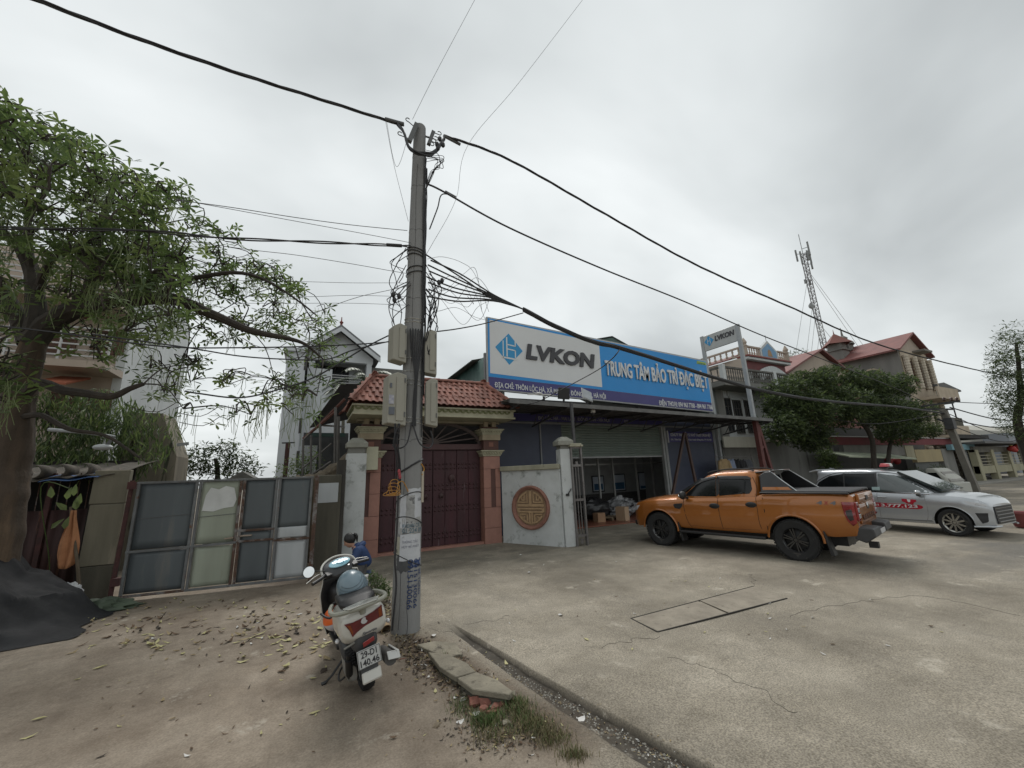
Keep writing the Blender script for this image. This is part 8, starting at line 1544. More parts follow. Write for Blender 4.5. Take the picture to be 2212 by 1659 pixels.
# ------------------------------------------------------------------ concrete utility pole
PB = Vector((1.18, 5.47, 0)); PTp = V(907, 277, PB, PB+Vector((1, -.21, 0))); PTp = Vector((A(907, 277, 5.52).x, 5.52, A(907, 277, 5.52).z))
ax_ = PTp-PB; PH = ax_.length; R0, R1 = .178, .098
def prad(z): return R0+(R1-R0)*z/PH
def pc_(z): return PB+ax_*(z/PH)
TH0 = math.atan2(-PB.y, -PB.x)   # bearing from the pole toward the street corner
def pp(z, deg, off=0.): t = TH0+R(deg); c = pc_(z); r_ = prad(z)+off; return Vector((c.x+math.cos(t)*r_, c.y+math.sin(t)*r_, c.z))   # deg > 0: to the right as seen from the street
pconc = M('pole_concrete', (.27, .27, .265), (.175, .175, .172), sc=1.8, r=.9, b=.45, bs=45, streak=1, wear=(.33, .33, .32), wsc=3.5, wth=.62, wsoft=.12)
PO = thing('utility_pole', 'tall round grey concrete utility pole with bill stickers, meter boxes and tangled cables', 'utility pole', PB)
mb = MB(); n = 26; P3 = [pc_(PH*i/n) for i in range(n+1)]; P3[0] = PB-Vector((0, 0, .1)); mb.tube(P3, [prad(PH*i/n) for i in range(n+1)], 32); mb.build('shaft', pconc, PO, angle=50)
mb = MB(); mb.ell(PTp, (R1, R1, .05), 20, 8); mb.build('cap', pconc, PO)
stain = M('tar_stain', (.06, .062, .065), (.09, .09, .09), sc=9, r=.9, b=.1)
for z in (.02, 1.02, 2.36, 4.44, 5.6, 6.4, 7.0): mb = MB(); mb.tube([pp(z+.02*math.sin(k*.7), k*15, .0) for k in range(25)], .0035, 4, cap=False); mb.build('form_seam', stain, PO)
for dg, z0_, z1_ in ((-28, .1, 3.0), (5, .05, .9), (-12, 3.3, 6.8)): mb = MB(); mb.tube([pp(z0_+(z1_-z0_)*i/10, dg+3*math.sin(i*1.3), .001) for i in range(11)], .003, 4, cap=False); mb.build('crack_line', stain, PO)
band = M('steel_band', (.62, .63, .62), r=.3, metal=.7, b=0)
for z in (4.13, 4.08, 3.52, 3.33, 3.20, 3.13, 2.66, 2.60): mb = MB(); mb.tube([pp(z+.01*math.sin(k*.26+z), k*15, .003) for k in range(25)], .008, 4, cap=False); mb.build('steel_band', band, PO)
# bills pasted round the shaft
def bill(z0_, z1_, d0, d1, m_, nm='pasted_bill', off=.003, rag=.02, sd=0):
    mb = MB(); mb.grid(lambda u, v: pp(z0_+(z1_-z0_)*v+(rag*nz(u*4, sd, 1) if v in (0, 1) else 0), d0+(d1-d0)*u+(rag*120*nz(v*5, sd, 5) if u in (0, 1) else 0), off+.001*nz(u*7, v*7, sd)), 16, 14); return mb.build(nm, m_, PO)
paper = M('pasted_paper', (.52, .53, .55), (.42, .43, .45), sc=6, r=.9, b=.2, wear=(.30, .30, .30), wsc=6, wth=.62); torn = M('torn_paper', (.40, .40, .39), (.24, .24, .235), sc=8, r=.9, b=.3, wear=(.14, .14, .14), wsc=8, wth=.56, wsoft=.03); yel = M('old_bill', (.36, .345, .28), (.27, .26, .21), sc=5, r=.9)
# z along the shaft from pixel heights
def zp(y, x=890): return A(x, y, 5.33).z
bill(zp(1125), zp(1055), -5, 68, paper, sd=1); bill(zp(1140), zp(1068), -42, -12, paper, sd=2, off=.004); bill(zp(1125), zp(1070), -12, 25, torn, sd=3, off=.006)
bill(zp(1152), zp(1118), -48, 62, torn, sd=4, off=.004); bill(zp(1210), zp(1153), -35, 62, paper, sd=5, off=.006, rag=.01); bill(zp(1196), zp(1158), -70, -36, yel, sd=6, off=.004, rag=.005)
bill(zp(1232), zp(1204), -50, 15, stain, 'tar_patch', .0025, .05, 7); bill(zp(1225), zp(1207), 16, 66, M('blue_ink', (.03, .06, .17), (.05, .08, .2), sc=9, b=0, wear=(.2, .21, .24), wsc=12, wth=.55), 'blue_stencil_patch', .003, .03, 8)
def ptext(s, d0, z, h, w_, m_, vert=False, off=.009):
    o = text('bill_lettering', s, m_, PO, (0, 0, 0), Matrix.Identity(3), h, w_, .001, .0)
    o.location = (0, 0, 0); me = o.data; base_ = ORG[PO.name]
    for v in me.vertices:
        a, b = v.co.x+base_.x, v.co.y+base_.y
        if vert: a, b = b, -a
        zz3 = z+b; q = pp(zz3, d0+math.degrees(a/prad(zz3)), off); v.co = q-base_
    return o
bink = M('stencil_blue', (.03, .065, .20), (.05, .09, .24), sc=12, b=0); tink = M('faded_teal', (.08, .20, .28), b=0); kink = M('bill_black', (.04, .04, .045), b=0)
ptext('0915130066', 2, zp(1207), .062, .56, bink, True); ptext('0915130066', 27, zp(1207), .052, .56, bink, True); ptext('K.C BÊ TÔNG', 50, zp(1207), .04, .42, bink, True)
ptext('KHOAN CẮT', -25, zp(1139), .05, .24, tink); ptext('01 224 09', -25, zp(1150), .055, .26, tink); ptext('996', -66, zp(1192), .045, .06, kink); ptext('SỬA', 40, zp(1082), .035, .06, kink)
ptext('THÔNG TẮC', -25, zp(1172), .03, .2, M('pale_ink', (.3, .3, .38), b=0)); ptext('HÚT BỂ PHỐT', -25, zp(1182), .025, .22, M('pale_ink', (.3, .3, .38), b=0))
# top hardware
hw_ = M('galv_dark', (.12, .125, .125), (.08, .082, .083), sc=5, r=.6, b=.1)
def at5(x, y, Y=5.5): return A(x, y, Y)
mb = MB(); mb.bar(at5(900, 268, 5.40), at5(884, 306, 5.38), .07, .06, upv=(0, 1, 0)); mb.build('crossarm', hw_, PO); mb = MB(); mb.bar(at5(936, 285, 5.45), at5(926, 312, 5.45), .06, .06, upv=(0, 1, 0)); mb.build('crossarm', hw_, PO)
mb = MB(); mb.tube([at5(895, 287), at5(930, 298)], .016, 6); mb.build('through_bolt', hw_, PO)
for (x0_, y0_, dx, dy, hk) in ((893, 272, -12, -10, 1), (884, 300, -20, -8, 1), (930, 296, 12, 6, -1), (927, 303, 10, 4, -1), (924, 311, 9, 3, -1), (936, 286, 13, 5, -1)):
    a = at5(x0_, y0_, 5.45); b = at5(x0_+dx, y0_+dy, 5.45); d_ = (b-a); c2 = b+Vector((0, 0, .03)); pts = [a, b]; 
    for k in range(7): t = R(-90)+R(230)*k/6; pts.append(c2+Vector((-hk*.035*math.cos(t) if True else 0, 0, .035*math.sin(t))))
    mb = MB(); mb.tube(pts, .008, 5); mb.build('hook', hw_, PO)
# meter boxes hung on the pole
mtm = M('meter_box_cream', (.33, .32, .27), (.25, .24, .20), sc=2.5, r=.7, b=.1, streak=1, wear=(.18, .165, .13), wsc=4, wth=.62)
def meter(xa, xb, y0_, y1_, Y, label, rz, win=False, d_=.20):
    xm = (xa+xb)/2; c = A(xm, (y0_+y1_)/2, Y); zt2, zb2 = A(xm, y0_, Y).z, A(xm, y1_, Y).z; w_ = (A(xb, y0_, Y).x-A(xa, y0_, Y).x)
    t = thing('meter_box', label, 'meter box', (c.x, Y, zb2), group='electricity meter boxes strapped to the pole'); T_ = Matrix.Translation((c.x, Y, 0)) @ Matrix.Rotation(R(rz), 4, 'Z')
    mb = MB(); mb.T = T_; mb.prism([(-w_/2, 0, zb2+.03), (w_/2, 0, zb2), (w_/2, 0, zt2-.03), (0, 0, zt2), (-w_/2, 0, zt2-.06)], (0, d_, 0)); mb.build('case', mtm, t, bevel=.012, seg=2)
    mb = MB(); mb.T = T_; mb.box(-w_*.08, w_*.36, -.014, -.001, zb2+.06, zt2-.07); mb.build('door', mtm, t, bevel=.006)
    for z in (zt2-.14, zb2+.12): mb = MB(); mb.T = T_; mb.box(w_*.36, w_*.42, -.02, -.002, z, z+.06); mb.build('hinge', hw_, t)
    if win:
        mb = MB(); mb.T = T_; mb.box(-w_*.45, -w_*.15, -.012, -.001, zb2+.14, zb2+.24); mb.build('window', M('meter_window', (.10, .11, .13), r=.3, b=0), t); mb = MB(); mb.T = T_; mb.box(-w_*.46, -w_*.2, -.012, -.001, zb2+.28, zb2+.40); mb.build('notice', M('meter_notice', (.42, .42, .43), (.2, .2, .28), sc=20, b=0), t)
        mb = MB(); mb.T = T_; mb.box(-w_*.42, -w_*.32, -.012, -.001, zb2+.50, zb2+.56); mb.build('window', M('meter_window', (.10, .11, .13)), t)
meter(849, 880, 697, 782, 5.30, 'upper meter box on the left side of the pole', 12); meter(838, 879, 803, 919, 5.26, 'lower meter box on the left side of the pole, with windows and a notice', 8, True, .24)
meter(918, 943, 711, 809, 5.34, 'upper meter box on the right side of the pole', -12); meter(920, 945, 816, 921, 5.30, 'lower meter box on the right side of the pole', -10)
# ------------------------------------------------------------------ cables
blkc = M('cable_black', (.022, .022, .024), r=.6, b=0); gryc = M('wire_thin_grey', (.10, .10, .105), r=.6, b=0); yelc = M('cable_yellow', (.42, .20, .03), r=.5, b=0)
def cable(pts, r_, label, m_=blkc, n=6, k=8, nm='cable', grp=None, cat='cable', twist=0, strands=1):
    P3 = spline(pts, k)
    if strands == 1: mb = MB(); mb.tube(P3, r_, n, cap=True)
    else:
        mb = MB(); off = [(math.cos(2*math.pi*i/strands)*r_*.8, math.sin(2*math.pi*i/strands)*r_*.8) for i in range(strands)]
        for i in range(strands):
            q = []
            for j, p in enumerate(P3): a = twist*j+2*math.pi*i/strands; q.append(p+Vector((math.cos(a)*r_*.4, math.cos(a)*r_*.6, math.sin(a)*r_*.8)))
            mb.tube(q, r_*.62, 5)
    return solo(mb, nm, m_, label, cat, grp, origin=P3[0], fix=False)
E5 = 5.5
# main span to the upper left
cable([A(-40, -42, 4.6), A(80, 0, 4.75), A(300, 84, 5.0), (A(520, 160, 5.2)), A(700, 217, 5.35), A(845, 263, 5.42), A(872, 270, 5.44)], .019, 'thick black twisted cable running from the pole top to the upper left corner', strands=3, twist=.5)
mb = MB(); mb.tube([A(832, 257, 5.4), A(872, 268, 5.42)], .028, 8); solo(mb, 'dead_end_clamp', hw_, 'tubular clamp ending the upper left cable near the pole top', 'clamp')
mb = MB(); mb.tube([A(958, 293, 5.55), A(994, 312, 5.6)], .026, 8); solo(mb, 'dead_end_clamp', hw_, 'tubular clamp ending the long right hand cable near the pole top', 'clamp')
# jumper loop round the pole head
cable([A(858, 268, 5.42), A(872, 285, 5.3), A(882, 315, 5.2), A(900, 330, 5.15), A(930, 332, 5.2), A(945, 322, 5.3), A(960, 298, 5.5)], .026, 'drooping jumper loop of black cable around the pole head', strands=3, twist=.3)
for k, (x, y) in enumerate(((944, 312), (946, 320), (957, 313), (950, 300))): mb = MB(); mb.ell(A(x, y, 5.28), (.035, .035, .05), 8, 6); solo(mb, 'cable_connector', blkc, ['left', 'lowest', 'right', 'topmost'][k]+' black connector in the cluster on the jumper loop', 'connector')
LPt = AX(2040, 893, X_); endR = AX(2212, 812, 45)
# long right spans
a, b = A(960, 293, 5.55), AX(2330, 850, 42)
cable([a, V(1100, 345, a, b), V(1300, 458, a, b), V(1500, 570, a, b), V(1700, 660, a, b), V(1900, 745, a, b), V(2100, 797, a, b), V(2180, 812, a, b), V(2290, 826, a, b)], .019, 'long thick cable falling from the pole top across the sky to the right', strands=3, twist=.6, k=12)
a, b = A(925, 398, 5.5), LPt
cable([A(905, 388, 5.5), a, V(960, 415, a, b), V(1100, 492, a, b), V(1300, 580, a, b), V(1480, 652, a, b), V(1640, 722, a, b), V(1800, 785, a, b), V(1960, 850, a, b), b], .016, 'single black cable descending to the right above the billboard', k=10)
mb = MB(); mb.tube([A(962, 414, 5.55), A(984, 426, 5.62)], .022, 7); solo(mb, 'dead_end_clamp', hw_, 'tubular clamp on the single cable right of the pole', 'clamp')
cable([A(984, 424, 5.62), A(955, 420, 5.5), A(945, 450, 5.45), A(928, 495, 5.42)], .010, 'short drop loop from the single cable back to the pole')
# heavy communications bundle to the right
a, b = A(925, 575, 5.5), LPt; main = [V(1130, 668, a, b), V(1200, 705, a, b), V(1280, 738, a, b), V(1340, 752, a, b), V(1450, 786, a, b), V(1541, 815, a, b), V(1640, 842, a, b), V(1750, 862, a, b), V(1850, 872, a, b), V(1950, 880, a, b), b]
cable(main, .034, 'thick sagging bundle of communication cables in front of the billboard', strands=5, twist=.16, k=10)
starts = [(930, 562), (924, 572), (926, 585), (922, 598), (925, 610), (920, 550), (926, 625), (922, 640)]; mids = [(990, 598), (985, 607), (990, 615), (980, 622), (992, 632), (1010, 604), (985, 638), (995, 645)]
for k in range(8): cable([A(*starts[k], 5.45), V(mids[k][0], mids[k][1], a, b)+Vector((0, .03*k-.1, 0)), V(1065, 636+2*k, a, b), main[0], main[1]], .012, 'black feeder wire fanning from the pole into the thick sagging bundle', grp='feeder wires fanning from the pole', k=6)
rng = random.Random(3)
for k in range(9):
    x0_, y0_ = 925+rng.uniform(-3, 6), rng.uniform(555, 660); pts = [A(x0_, y0_, 5.45)]
    for j in range(3): pts.append(A(945+j*40+rng.uniform(-15, 15), y0_+rng.uniform(-25, 40)+j*8, 5.45+rng.uniform(-.2, .25)))
    pts.append(A(1040+rng.uniform(-40, 60), 640+rng.uniform(-10, 60), 5.7)); cable(pts, .0035, 'loose thin grey wire curling off the right side of the pole', gryc, 4, grp='loose thin wires right of the pole', nm='wire', cat='wire')
# drops from the bundle
cable([main[3], V(1325, 772, a, b), A(1290, 800, 7.6), A(1220, 838, 8.6), A(1160, 868, 9.4), A(1105, 880, 9.9)], .012, 'thin black drop wire curving from the bundle across the billboard lettering')
cable([A(1130, 676, 6.1), A(1050, 698, 5.8), A(990, 710, 5.6), A(945, 716, 5.42)], .010, 'black service wire from the bundle back to the right meter box')
# left side spans
cable([A(889, 534, 5.45), A(872, 531, 5.45), A(780, 527, 5.5), A(640, 521, 5.6), A(480, 514, 5.7), A(300, 498, 5.9), A(100, 495, 6.0), A(-60, 490, 6.1)], .017, 'black double cable leaving the pole level to the left through the tree', strands=2, twist=.4)
mb = MB(); mb.tube([A(835, 529, 5.45), A(868, 531, 5.43)], .026, 7); solo(mb, 'dead_end_clamp', blkc, 'black clamp on the level cable left of the pole', 'clamp')
for pts, r_, lb_ in (([(880, 498), (760, 486), (640, 470), (500, 448), (380, 432)], .005, 'upper thin wire running left from the pole into the treetop'), ([(888, 525), (865, 520), (760, 500), (640, 478), (500, 452), (380, 430)], .004, 'second thin wire running left just under the upper one'),
    ([(888, 592), (850, 586), (760, 570), (640, 551), (545, 540), (400, 520)], .004, 'thin wire sloping up left below the black double cable'), ([(888, 612), (850, 611), (760, 611), (640, 608), (500, 606)], .003, 'hair thin level wire left of the pole, topmost of three'), ([(888, 641), (850, 640), (760, 638), (660, 641), (500, 640)], .003, 'hair thin level wire left of the pole, middle of three'), ([(888, 660), (850, 658), (760, 655), (660, 655), (500, 655)], .003, 'hair thin level wire left of the pole, lowest of three'),
    ([(888, 616), (835, 628), (780, 640), (720, 660), (650, 690)], .004, 'thin wire sloping down left from the pole'), ([(856, 730), (833, 739), (700, 747), (518, 751), (350, 748), (120, 718), (-40, 700)], .009, 'black wire swagging left from the upper meter box at branch height'), ([(856, 736), (833, 739), (760, 757), (706, 776), (620, 776), (518, 769), (400, 750), (200, 722)], .009, 'second black wire swagging left under the first'),
    ([(868, 708), (853, 718), (790, 750), (685, 812), (600, 842), (518, 859), (430, 850), (400, 845)], .010, 'long black wire dipping left past the white gabled house'), ([(880, 300), (856, 360), (835, 262)], .003, 'thin stay wire hanging beside the pole top')):
    cable([A(x, y, 5.4+.06*i) for i, (x, y) in enumerate(pts)], r_, lb_, blkc if r_ > .006 else gryc, 5, nm='wire', cat='wire')
# thin wires to the top of the view and the diagonal guys
cable([A(891, 258, 5.45), A(940, 160, 5.2), A(1028, -5, 4.8)], .003, 'hair thin wire rising from the pole top to the upper edge', gryc, 4, nm='wire', cat='wire')
cable([A(908, 570, 5.5), A(932, 530, 5.5), A(985, 430, 5.55), A(1010, 315, 5.4), A(1120, 180, 5.0), A(1262, -5, 4.6)], .003, 'hair thin wire crossing from mid pole to the upper edge, right of the other', gryc, 4, nm='wire', cat='wire')
cable([A(833, 262, 5.4), A(852, 360, 5.42), A(882, 478, 5.44)], .003, 'hair thin wire from the upper left clamp down to the pole', gryc, 4, nm='wire', cat='wire')
# vertical runs, hanging loops and coils on the pole
for k in range(9):
    dz = rng.uniform(-.05, .05); o0 = rng.uniform(48, 82); top_, bot = rng.uniform(6.6, 7.2), rng.choice((4.2, 3.4, 3.0, 2.4)); nn = 14
    P3 = [pp(top_+(bot-top_)*i/nn, o0+8*math.sin(i*.8+k), .012+.02*abs(math.sin(i*1.1+k))) for i in range(nn+1)]
    cable(P3, .008, 'black cable running down the right side of the pole', k=3, grp='cables running down the pole')
for k in range(7):
    z = 7.15-rng.uniform(0, .25); P3 = [pp(z, 60, .02), A(945+rng.uniform(-6, 12), 330+rng.uniform(0, 18), 5.3), A(950+rng.uniform(-10, 10), 352+rng.uniform(-6, 14), 5.3), A(935+rng.uniform(-10, 6), 372+rng.uniform(-8, 6), 5.35), pp(6.35, 62, .015)]
    cable(P3, .0055, 'looping black jumper wire below the pole head', k=6, n=4, grp='jumper loops under the pole head')
for z in (5.28, 5.22, 5.15, 4.95, 4.88): cable([pp(z+.03*math.sin(k*.26*1.0+z*9), k*15, .012) for k in range(25)], .008, 'black cable wound once around the middle of the pole', k=2, n=5, grp='cable windings round the pole')
for k in range(12):
    x0_, y0_ = rng.uniform(868, 880), rng.uniform(530, 690); l = rng.uniform(40, 130); cable([A(x0_+6, y0_, 5.38), A(x0_-8+rng.uniform(-22, 6), y0_+l*.35, 5.34), A(x0_-14+rng.uniform(-22, 10), y0_+l*.7, 5.34), A(x0_+rng.uniform(-20, 4), y0_+l, 5.32)], .006, 'loose black wire dangling along the left side of the pole', n=4, k=5, grp='loose wires left of the pole')
for k in range(12):
    x0_, y0_ = rng.uniform(920, 930), rng.uniform(560, 680); l = rng.uniform(40, 130); cable([A(x0_-3, y0_, 5.4), A(x0_+rng.uniform(2, 26), y0_+l*.35, 5.38), A(x0_+rng.uniform(-2, 20), y0_+l*.7, 5.36), A(x0_+rng.uniform(-6, 8), y0_+l, 5.34)], .007, 'loose black wire dangling along the right side of the pole', n=4, k=5, grp='loose wires right of the pole')
for k, (x, y) in enumerate(((850, 636), (862, 640), (852, 648), (948, 610), (955, 606))): mb = MB(); mb.ell(A(x, y, 5.3), (.03, .03, .045), 8, 6); solo(mb, 'cable_connector', blkc, ['upper left', 'inner left', 'lower left', 'inner right', 'outer right'][k]+' small black splice hanging in the wires beside the pole', 'connector')
for k in range(6):
    x0_ = 886+k*5; cable([pp(3.95, -20+k*14, .02), pp(3.6, -10+k*9, .03), pp(3.3, 8+k*3, .035), pp(2.9, 12+rng.uniform(-8, 8), .02), pp(2.55, 10+rng.uniform(-10, 10), .015)], .010, 'thick black meter cable bundled down the front of the pole', k=6, grp='meter cables on the front of the pole')
cable([pp(2.6, 5, .01), A(905, 955, 5.25), A(925, 968, 5.25), A(935, 955, 5.3), A(930, 930, 5.3)], .010, 'black cable loop swinging right below the meter boxes', k=6); cable([pp(2.6, 0, .01), A(880, 955, 5.25), A(865, 968, 5.22), A(848, 962, 5.3)], .010, 'black cable loop swinging left below the meter boxes', k=6)
for k in range(7): x_1 = rng.uniform(848, 866); cable([A(858+rng.uniform(-6, 8), 915, 5.25), A(x_1-6, 950+rng.uniform(-10, 10), 5.22), A(x_1, 990+rng.uniform(-10, 20), 5.22), A(x_1+rng.uniform(-10, 6), 1035+rng.uniform(-30, 40), 5.24)], .006, 'frayed dark cable end hanging below the lower left meter box', n=4, k=5, grp='frayed cable ends under the meter box')
cable([A(862, 1000, 5.25), A(860, 1080, 5.22), A(857, 1150, 5.22), A(853, 1210, 5.2), A(856, 1260, 5.2), A(852, 1310, 5.15), A(847, 1362, 5.12)], .012, 'black earth cable hanging down the left side of the pole to the ground', k=6)
for k, (z, r_) in enumerate(((2.02, .012), (1.60, .006), (1.30, .006), (.86, .005))): cable([pp(z+.09*math.sin(j*.26+k), j*15, .008) for j in range(25)], r_, ['topmost', 'second', 'third', 'lowest'][k]+' wire tied once around the lower pole shaft', k=2, n=5)
for k in range(4):
    c2 = A(852-k*2, 1050+k*5, 5.2); P3 = [c2+Vector((math.cos(t)*(.045+.014*k)*(1+.3*math.sin(3*t+k)), .02*math.sin(2*t), math.sin(t)*(.10-.02*k)*(1+.2*math.cos(2*t)))) for t in [2*math.pi*i/18 for i in range(19)]]; cable(P3, .0045, 'yellow wire coil tied to the left of the pole', yelc, 4, k=2, grp='yellow wire coil')
cable([A(882, 1062, 5.3), A(870, 1040, 5.25), A(858, 1045, 5.2)], .007, 'yellow wire end tying the coil to the pole', yelc, 5); cable([pp(2.05, 60, .01), pp(1.98, 78, .03), pp(1.9, 66, .012)], .009, 'yellow wire knot on the right edge of the pole', yelc, 5)
mb = MB(); mb.bar(pp(1.95, 70, .02), pp(1.55, 68, .02), .03, .012); solo(mb, 'upright_stick', M('pale_slat', (.45, .40, .32), b=0), 'thin pale slat tied upright to the right edge of the pole', 'slat')
for k in range(3): mb = MB(); mb.ell(A(862+k, 1018+k*6, 5.2), (.018, .018, .03), 8, 6); solo(mb, 'red_tag', M('tag_red', (.35, .06, .07), b=0), ['top', 'middle', 'bottom'][k]+' of the small red white tags knotted above the yellow coil', 'tag')
# wires between the far poles on the right
for k, (ya, yb2, r_) in enumerate(((868, 855, .02), (880, 900, .03), (905, 893, .03), (918, 925, .02), (895, 905, .02))):
    a = AX(2052, ya, X_); b = AX(2260, yb2, 38); m_ = (a+b)/2-Vector((0, 0, .25+.2*k)); cable([a, m_, b], r_, ['topmost', 'second', 'third', 'lowest', 'thin middle'][k]+' wire running right from the leaning pole to the edge tree', k=8)
cable([LPt, AX(1900, 915, 25), AX(1800, 905, 22), AX(1700, 880, 19)], .02, 'dark cable sagging left from the leaning pole through the broad tree')
# ------------------------------------------------------------------ kerb slabs, rubble, litter, weeds
ks = M('kerb_slab', (.25, .225, .17), (.14, .125, .095), sc=5, r=.95, b=1, bs=40, wear=(.07, .06, .045), wsc=7, wth=.57, wsoft=.12); brk = M('broken_brick', (.24, .09, .062), (.14, .06, .045), sc=9, r=.95, b=.4)
kb = thing('broken_kerb', 'row of broken concrete kerb slabs raised along the drain beside the scooter', 'kerb', G(1000, 1440))
quads = [([(900, 1392), (940, 1384), (985, 1388), (1000, 1412), (965, 1420), (935, 1408)], .07), ([(925, 1408), (968, 1413), (1010, 1432), (1028, 1450), (985, 1462), (950, 1440)], .11), ([(988, 1464), (1030, 1451), (1075, 1468), (1108, 1492), (1100, 1500), (1020, 1488)], .12)]
for pts, h in quads:
    P3 = [G(x, y, h) for x, y in pts]; mb = MB(); mb.prism([p-Vector((0, 0, .045)) for p in P3], (0, 0, .045)); mb.build('kerb_slab', ks, kb, bevel=.006)
    c = sum(P3, Vector())/len(P3); mb = MB(); mb.prism([c+(p-c)*.9-Vector((0, 0, p.z+.03)) for p in P3], (0, 0, h-.02)); mb.build('kerb_core', moss, kb, bevel=.01)
def chunk(nm, p, s_, m_, label, cat, grp=None, sd=0):
    rr = random.Random(sd); bm = bmesh.new(); bmesh.ops.create_icosphere(bm, subdivisions=1, radius=1)
    for v in bm.verts: v.co = Vector((v.co.x*s_[0], v.co.y*s_[1], v.co.z*s_[2]))*(1+rr.uniform(-.28, .28))
    me = bpy.data.meshes.new(nm); bm.to_mesh(me); bm.free(); me.materials.append(m_); o = bpy.data.objects.new(nm, me); COL.objects.link(o); o.location = p; o.rotation_euler = (rr.uniform(-.3, .3), rr.uniform(-.3, .3), rr.uniform(0, 6)); return tagit(o, label, cat, grp)
for k, (x, y, s_) in enumerate(((1030, 1514, .06), (1052, 1520, .055), (1045, 1530, .04), (1070, 1528, .05), (1020, 1502, .05), (1062, 1538, .035), (1085, 1522, .04))): chunk('brick_fragment', G(x, y, .03), (s_*1.3, s_, s_*.7), brk, 'broken red brick fragment in the gap at the kerb end', 'brick', 'brick fragments at the kerb end', k)
for k, (x, y, s_) in enumerate(((1090, 1515, .05), (1070, 1525, .06), (1105, 1505, .045), (1095, 1560, .04), (1010, 1500, .04))): chunk('concrete_lump', G(x, y, .02), (s_*1.4, s_, s_*.5), ks, 'grey concrete lump fallen beside the brick fragments', 'rubble', 'concrete lumps by the kerb', 20+k)
chunk('stone', G(942, 1566, .01), (.03, .025, .02), M('stone_tan', (.25, .2, .14)), 'small tan stone lying alone on the dirt left of the grass', 'stone', None, 40); chunk('stone', G(700, 1448, .01), (.045, .035, .012), M('dark_clod', (.05, .035, .025)), 'dark clod of earth on the dirt left of the side stand', 'clod', None, 41)
# grass tufts
gm = [M('grass_green', (.075, .13, .028), (.05, .09, .02), sc=8, r=.7, b=0), M('grass_dry', (.17, .15, .07), (.12, .10, .05), sc=8, r=.8, b=0)]
mb = MB(); rr = random.Random(8)
for (x, y, sx_, sy_, n, dry) in ((1050, 1560, 32, 14, 900, .3), (1110, 1530, 26, 12, 450, .4), (1120, 1548, 35, 22, 600, .6), (1150, 1575, 40, 20, 700, .7), (1190, 1600, 40, 22, 500, .85), (1000, 1530, 30, 20, 300, .4), (960, 1440, 15, 30, 250, .6), (1070, 1590, 50, 25, 400, .85), (830, 1290, 14, 8, 200, .1), (1240, 1640, 30, 14, 300, .8)):
    for _ in range(n):
        p = G(rr.gauss(x, sx_*.55), rr.gauss(y, sy_*.55)); p.z = gz(p.x, p.y)-.004; h = rr.uniform(.02, .065); a = rr.uniform(0, 6.28); d = Vector((math.cos(a), math.sin(a), 0)); w_ = .0022
        s_ = Vector((-d.y, d.x, 0)); t = p+d*h*rr.uniform(.3, .9)+Vector((0, 0, h)); m_ = p+d*h*.25+Vector((0, 0, h*.6)); mb.add([p-s_*w_, p+s_*w_, m_+s_*w_*.7, m_-s_*w_*.7, t], [(0, 1, 2, 3), (3, 2, 4)], 1 if rr.random() < dry else 0)
go = mb.build('grass_tufts', gm, None, fix=False); go['kind'] = 'stuff'; tagit(go, 'green and dry grass tufts growing past the end of the broken kerb', 'grass')
# dead leaf litter and crumbs
lm = [M('litter_brown', (.13, .085, .05), (.08, .05, .03), sc=9, r=.9, b=0), M('litter_tan', (.30, .235, .13), (.22, .17, .09), sc=9, r=.85, b=0), M('litter_yellow', (.46, .43, .22), (.33, .30, .14), sc=9, r=.7, b=0), M('litter_white', (.60, .59, .56), (.48, .47, .45), sc=9, r=.8, b=0), M('litter_dark', (.05, .038, .028), (.03, .024, .018), sc=9, r=.95, b=0)]
def litter(mb, p, ln, wd, mi, rr, lift=.35):
    a = rr.uniform(0, 6.28); d = Vector((math.cos(a), math.sin(a), 0)); s_ = Vector((-d.y, d.x, 0)); c1, c2 = rr.uniform(0, lift)*ln, rr.uniform(0, lift)*ln; fo = rr.uniform(-.1, .3)*wd
    pts = [p+Vector((0, 0, c1)), p+d*ln*.35+s_*wd/2+Vector((0, 0, fo+.002)), p+d*ln*.35+Vector((0, 0, .002)), p+d*ln*.35-s_*wd/2+Vector((0, 0, fo+.002)), p+d*ln*.7+s_*wd*.35+Vector((0, 0, fo+c2*.4)), p+d*ln*.7+Vector((0, 0, c2*.3)), p+d*ln*.7-s_*wd*.35+Vector((0, 0, fo+c2*.4)), p+d*ln+Vector((0, 0, c2))]
    mb.add(pts, [(0, 2, 1), (0, 3, 2), (1, 2, 5, 4), (2, 3, 6, 5), (4, 5, 7), (5, 6, 7)], mi)
mb = MB(); rr = random.Random(4)
def scat(n, fx_, sz, mix, lift=.35):
    for _ in range(n):
        x, y = fx_(); p = G(x, y); p.z = gz(p.x, p.y)+.003; s_ = rr.uniform(*sz); mi = rr.choices(range(5), mix)[0]; litter(mb, p, s_, s_*rr.uniform(.22, .45), mi, rr, lift)
scat(260, lambda: (rr.uniform(160, 700), rr.uniform(1290, 1345)+rr.random()**2*110), (.05, .14), (4, 4, 4, .6, 2))
scat(75, lambda: (rr.gauss(600, 70), rr.gauss(1370, 38)), (.06, .15), (3, 3, 5, .6, 1))
scat(60, lambda: (rr.uniform(100, 900), rr.uniform(1380, 1640)), (.02, .07), (3, 2, 2, .3, 2))
def alongk(): t = rr.random(); return (860+t*190+rr.gauss(0, 20), 1385+t*130+rr.gauss(0, 20))
scat(1500, alongk, (.015, .06), (6, 3.2, .5, .5, 5), .5); scat(700, lambda: (rr.gauss(1080, 60), rr.gauss(1580, 25)), (.01, .04), (5, 3, .3, .3, 5), .4)
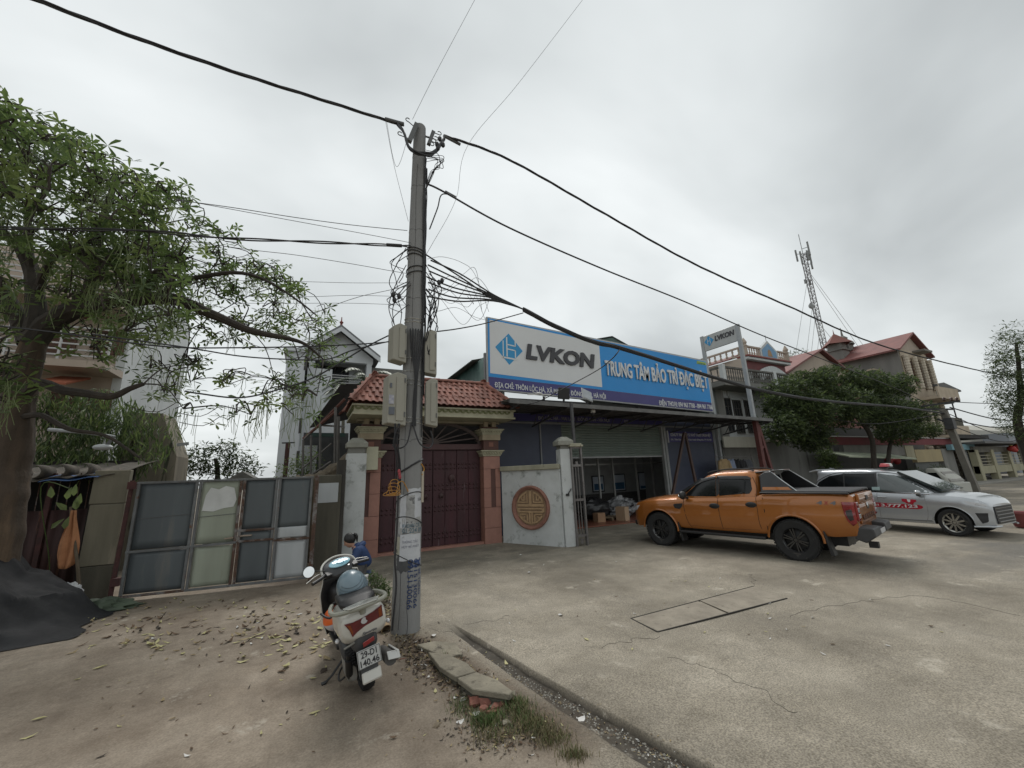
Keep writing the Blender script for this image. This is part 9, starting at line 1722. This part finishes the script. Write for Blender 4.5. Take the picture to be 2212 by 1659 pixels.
scat(260, lambda: (rr.gauss(830, 18), rr.gauss(1320, 20)), (.02, .09), (4, 3, 1, .4, 3), .5); scat(70, lambda: (rr.uniform(900, 2100), rr.uniform(1200, 1420)), (.02, .07), (2, 2, 2, 1.5, .6))
def drn(): t = rr.random(); return (1000+t*500+rr.gauss(0, 7*(1+t*3)), 1390+t*265+rr.gauss(0, 6))
scat(300, drn, (.008, .03), (2, 3, .3, 1.2, 2), .4)
lo = mb.build('leaf_litter', lm, None, fix=False); lo['kind'] = 'stuff'; tagit(lo, 'scattered dead leaves and crumbs over the dirt lot and along the kerb', 'leaf litter')
# larger single leaves and scraps that can be picked out
def single(nm, x, y, ln, wd, mi, label, cat, ang, grp=None):
    r2 = random.Random(int(x)); r2.uniform = (lambda a, b, _u=r2.uniform, s=[0]: ang if s.append(1) or len(s) == 2 else _u(a, b)); mb = MB(); p = G(x, y); p.z = gz(p.x, p.y)+.004; litter(mb, p, ln, wd, 0, r2, .2); return solo(mb, nm, lm[mi], label, cat, grp, origin=p, fix=False)
for x, y, ang, lb_ in ((665, 1545, .2, 'long yellow leaf lying alone on the near dirt'), (880, 1417, .9, 'large yellow green leaf on the litter right of the number plate'), (570, 1417, .1, 'broad yellow leaf on the dirt left of the scooter'), (40, 1600, .3, 'tan leaf near the lower left corner'), (65, 1560, .1, 'pale yellow leaf above the lower left corner'), (500, 1392, .0, 'yellow leaf midway between gate and scooter'), (1096, 1427, 1.4, 'oval yellow leaf lying in the drain channel'), (940, 1500, 1.2, 'yellow leaf left of the kerb end'), (965, 1478, 1.3, 'yellow green leaf standing against the kerb'), (1272, 1387, 1.5, 'small round yellow leaf alone on the concrete yard')): single('fallen_leaf', x, y, .10, .035, 2, lb_, 'leaf', ang)
for x, y, lb_ in ((1207, 1333, 'white scrap of paper on the yard near the access cover'), (1123, 1200, 'flat white paper scrap before the white medallion wall'), (1140, 1238, 'torn white scrap in the middle of the concrete yard'), (1020, 1549, 'white crumpled scrap in the grass past the kerb'), (995, 1520, 'white shell like scrap left of the bricks'), (985, 1563, 'white flake on the dirt edge left of the grass'), (930, 1383, 'white tissue scrap on the leaf litter by the pole'), (1250, 1560, 'small white scrap inside the drain channel')): single('paper_scrap', x, y, .08, .06, 3, lb_, 'paper', .3)
# pebbles in the drain
mb = MB(); rr = random.Random(6)
for _ in range(420):
    x, y = drn(); p = G(x, y); u, k_ = drain(p.x, p.y)
    if abs(u) > .9: continue
    p.z = gz(p.x, p.y)+.001; s_ = rr.uniform(.004, .012); mb.add([p+Vector((s_, 0, 0)), p+Vector((0, s_, 0)), p+Vector((-s_, 0, 0)), p+Vector((0, -s_, 0)), p+Vector((0, 0, s_*.8))], [(0, 1, 4), (1, 2, 4), (2, 3, 4), (3, 0, 4)], 0, True)
po = mb.build('drain_pebbles', M('pebble_pale', (.33, .31, .27), (.2, .19, .165), sc=20, r=.8, b=0), None, fix=False); po['kind'] = 'stuff'; tagit(po, 'pale pebbles and grit lying in the drain channel', 'pebbles')
# red string by the wheel
cable([G(805, 1417)+Vector((0, 0, .01)), G(850, 1428)+Vector((0, 0, .012)), G(900, 1420)+Vector((0, 0, .02)), G(935, 1405)+Vector((0, 0, .02))], .004, 'red plastic string on the litter beside the rear wheel', M('string_red', (.25, .05, .03), b=0), 5, nm='red_string', cat='string')
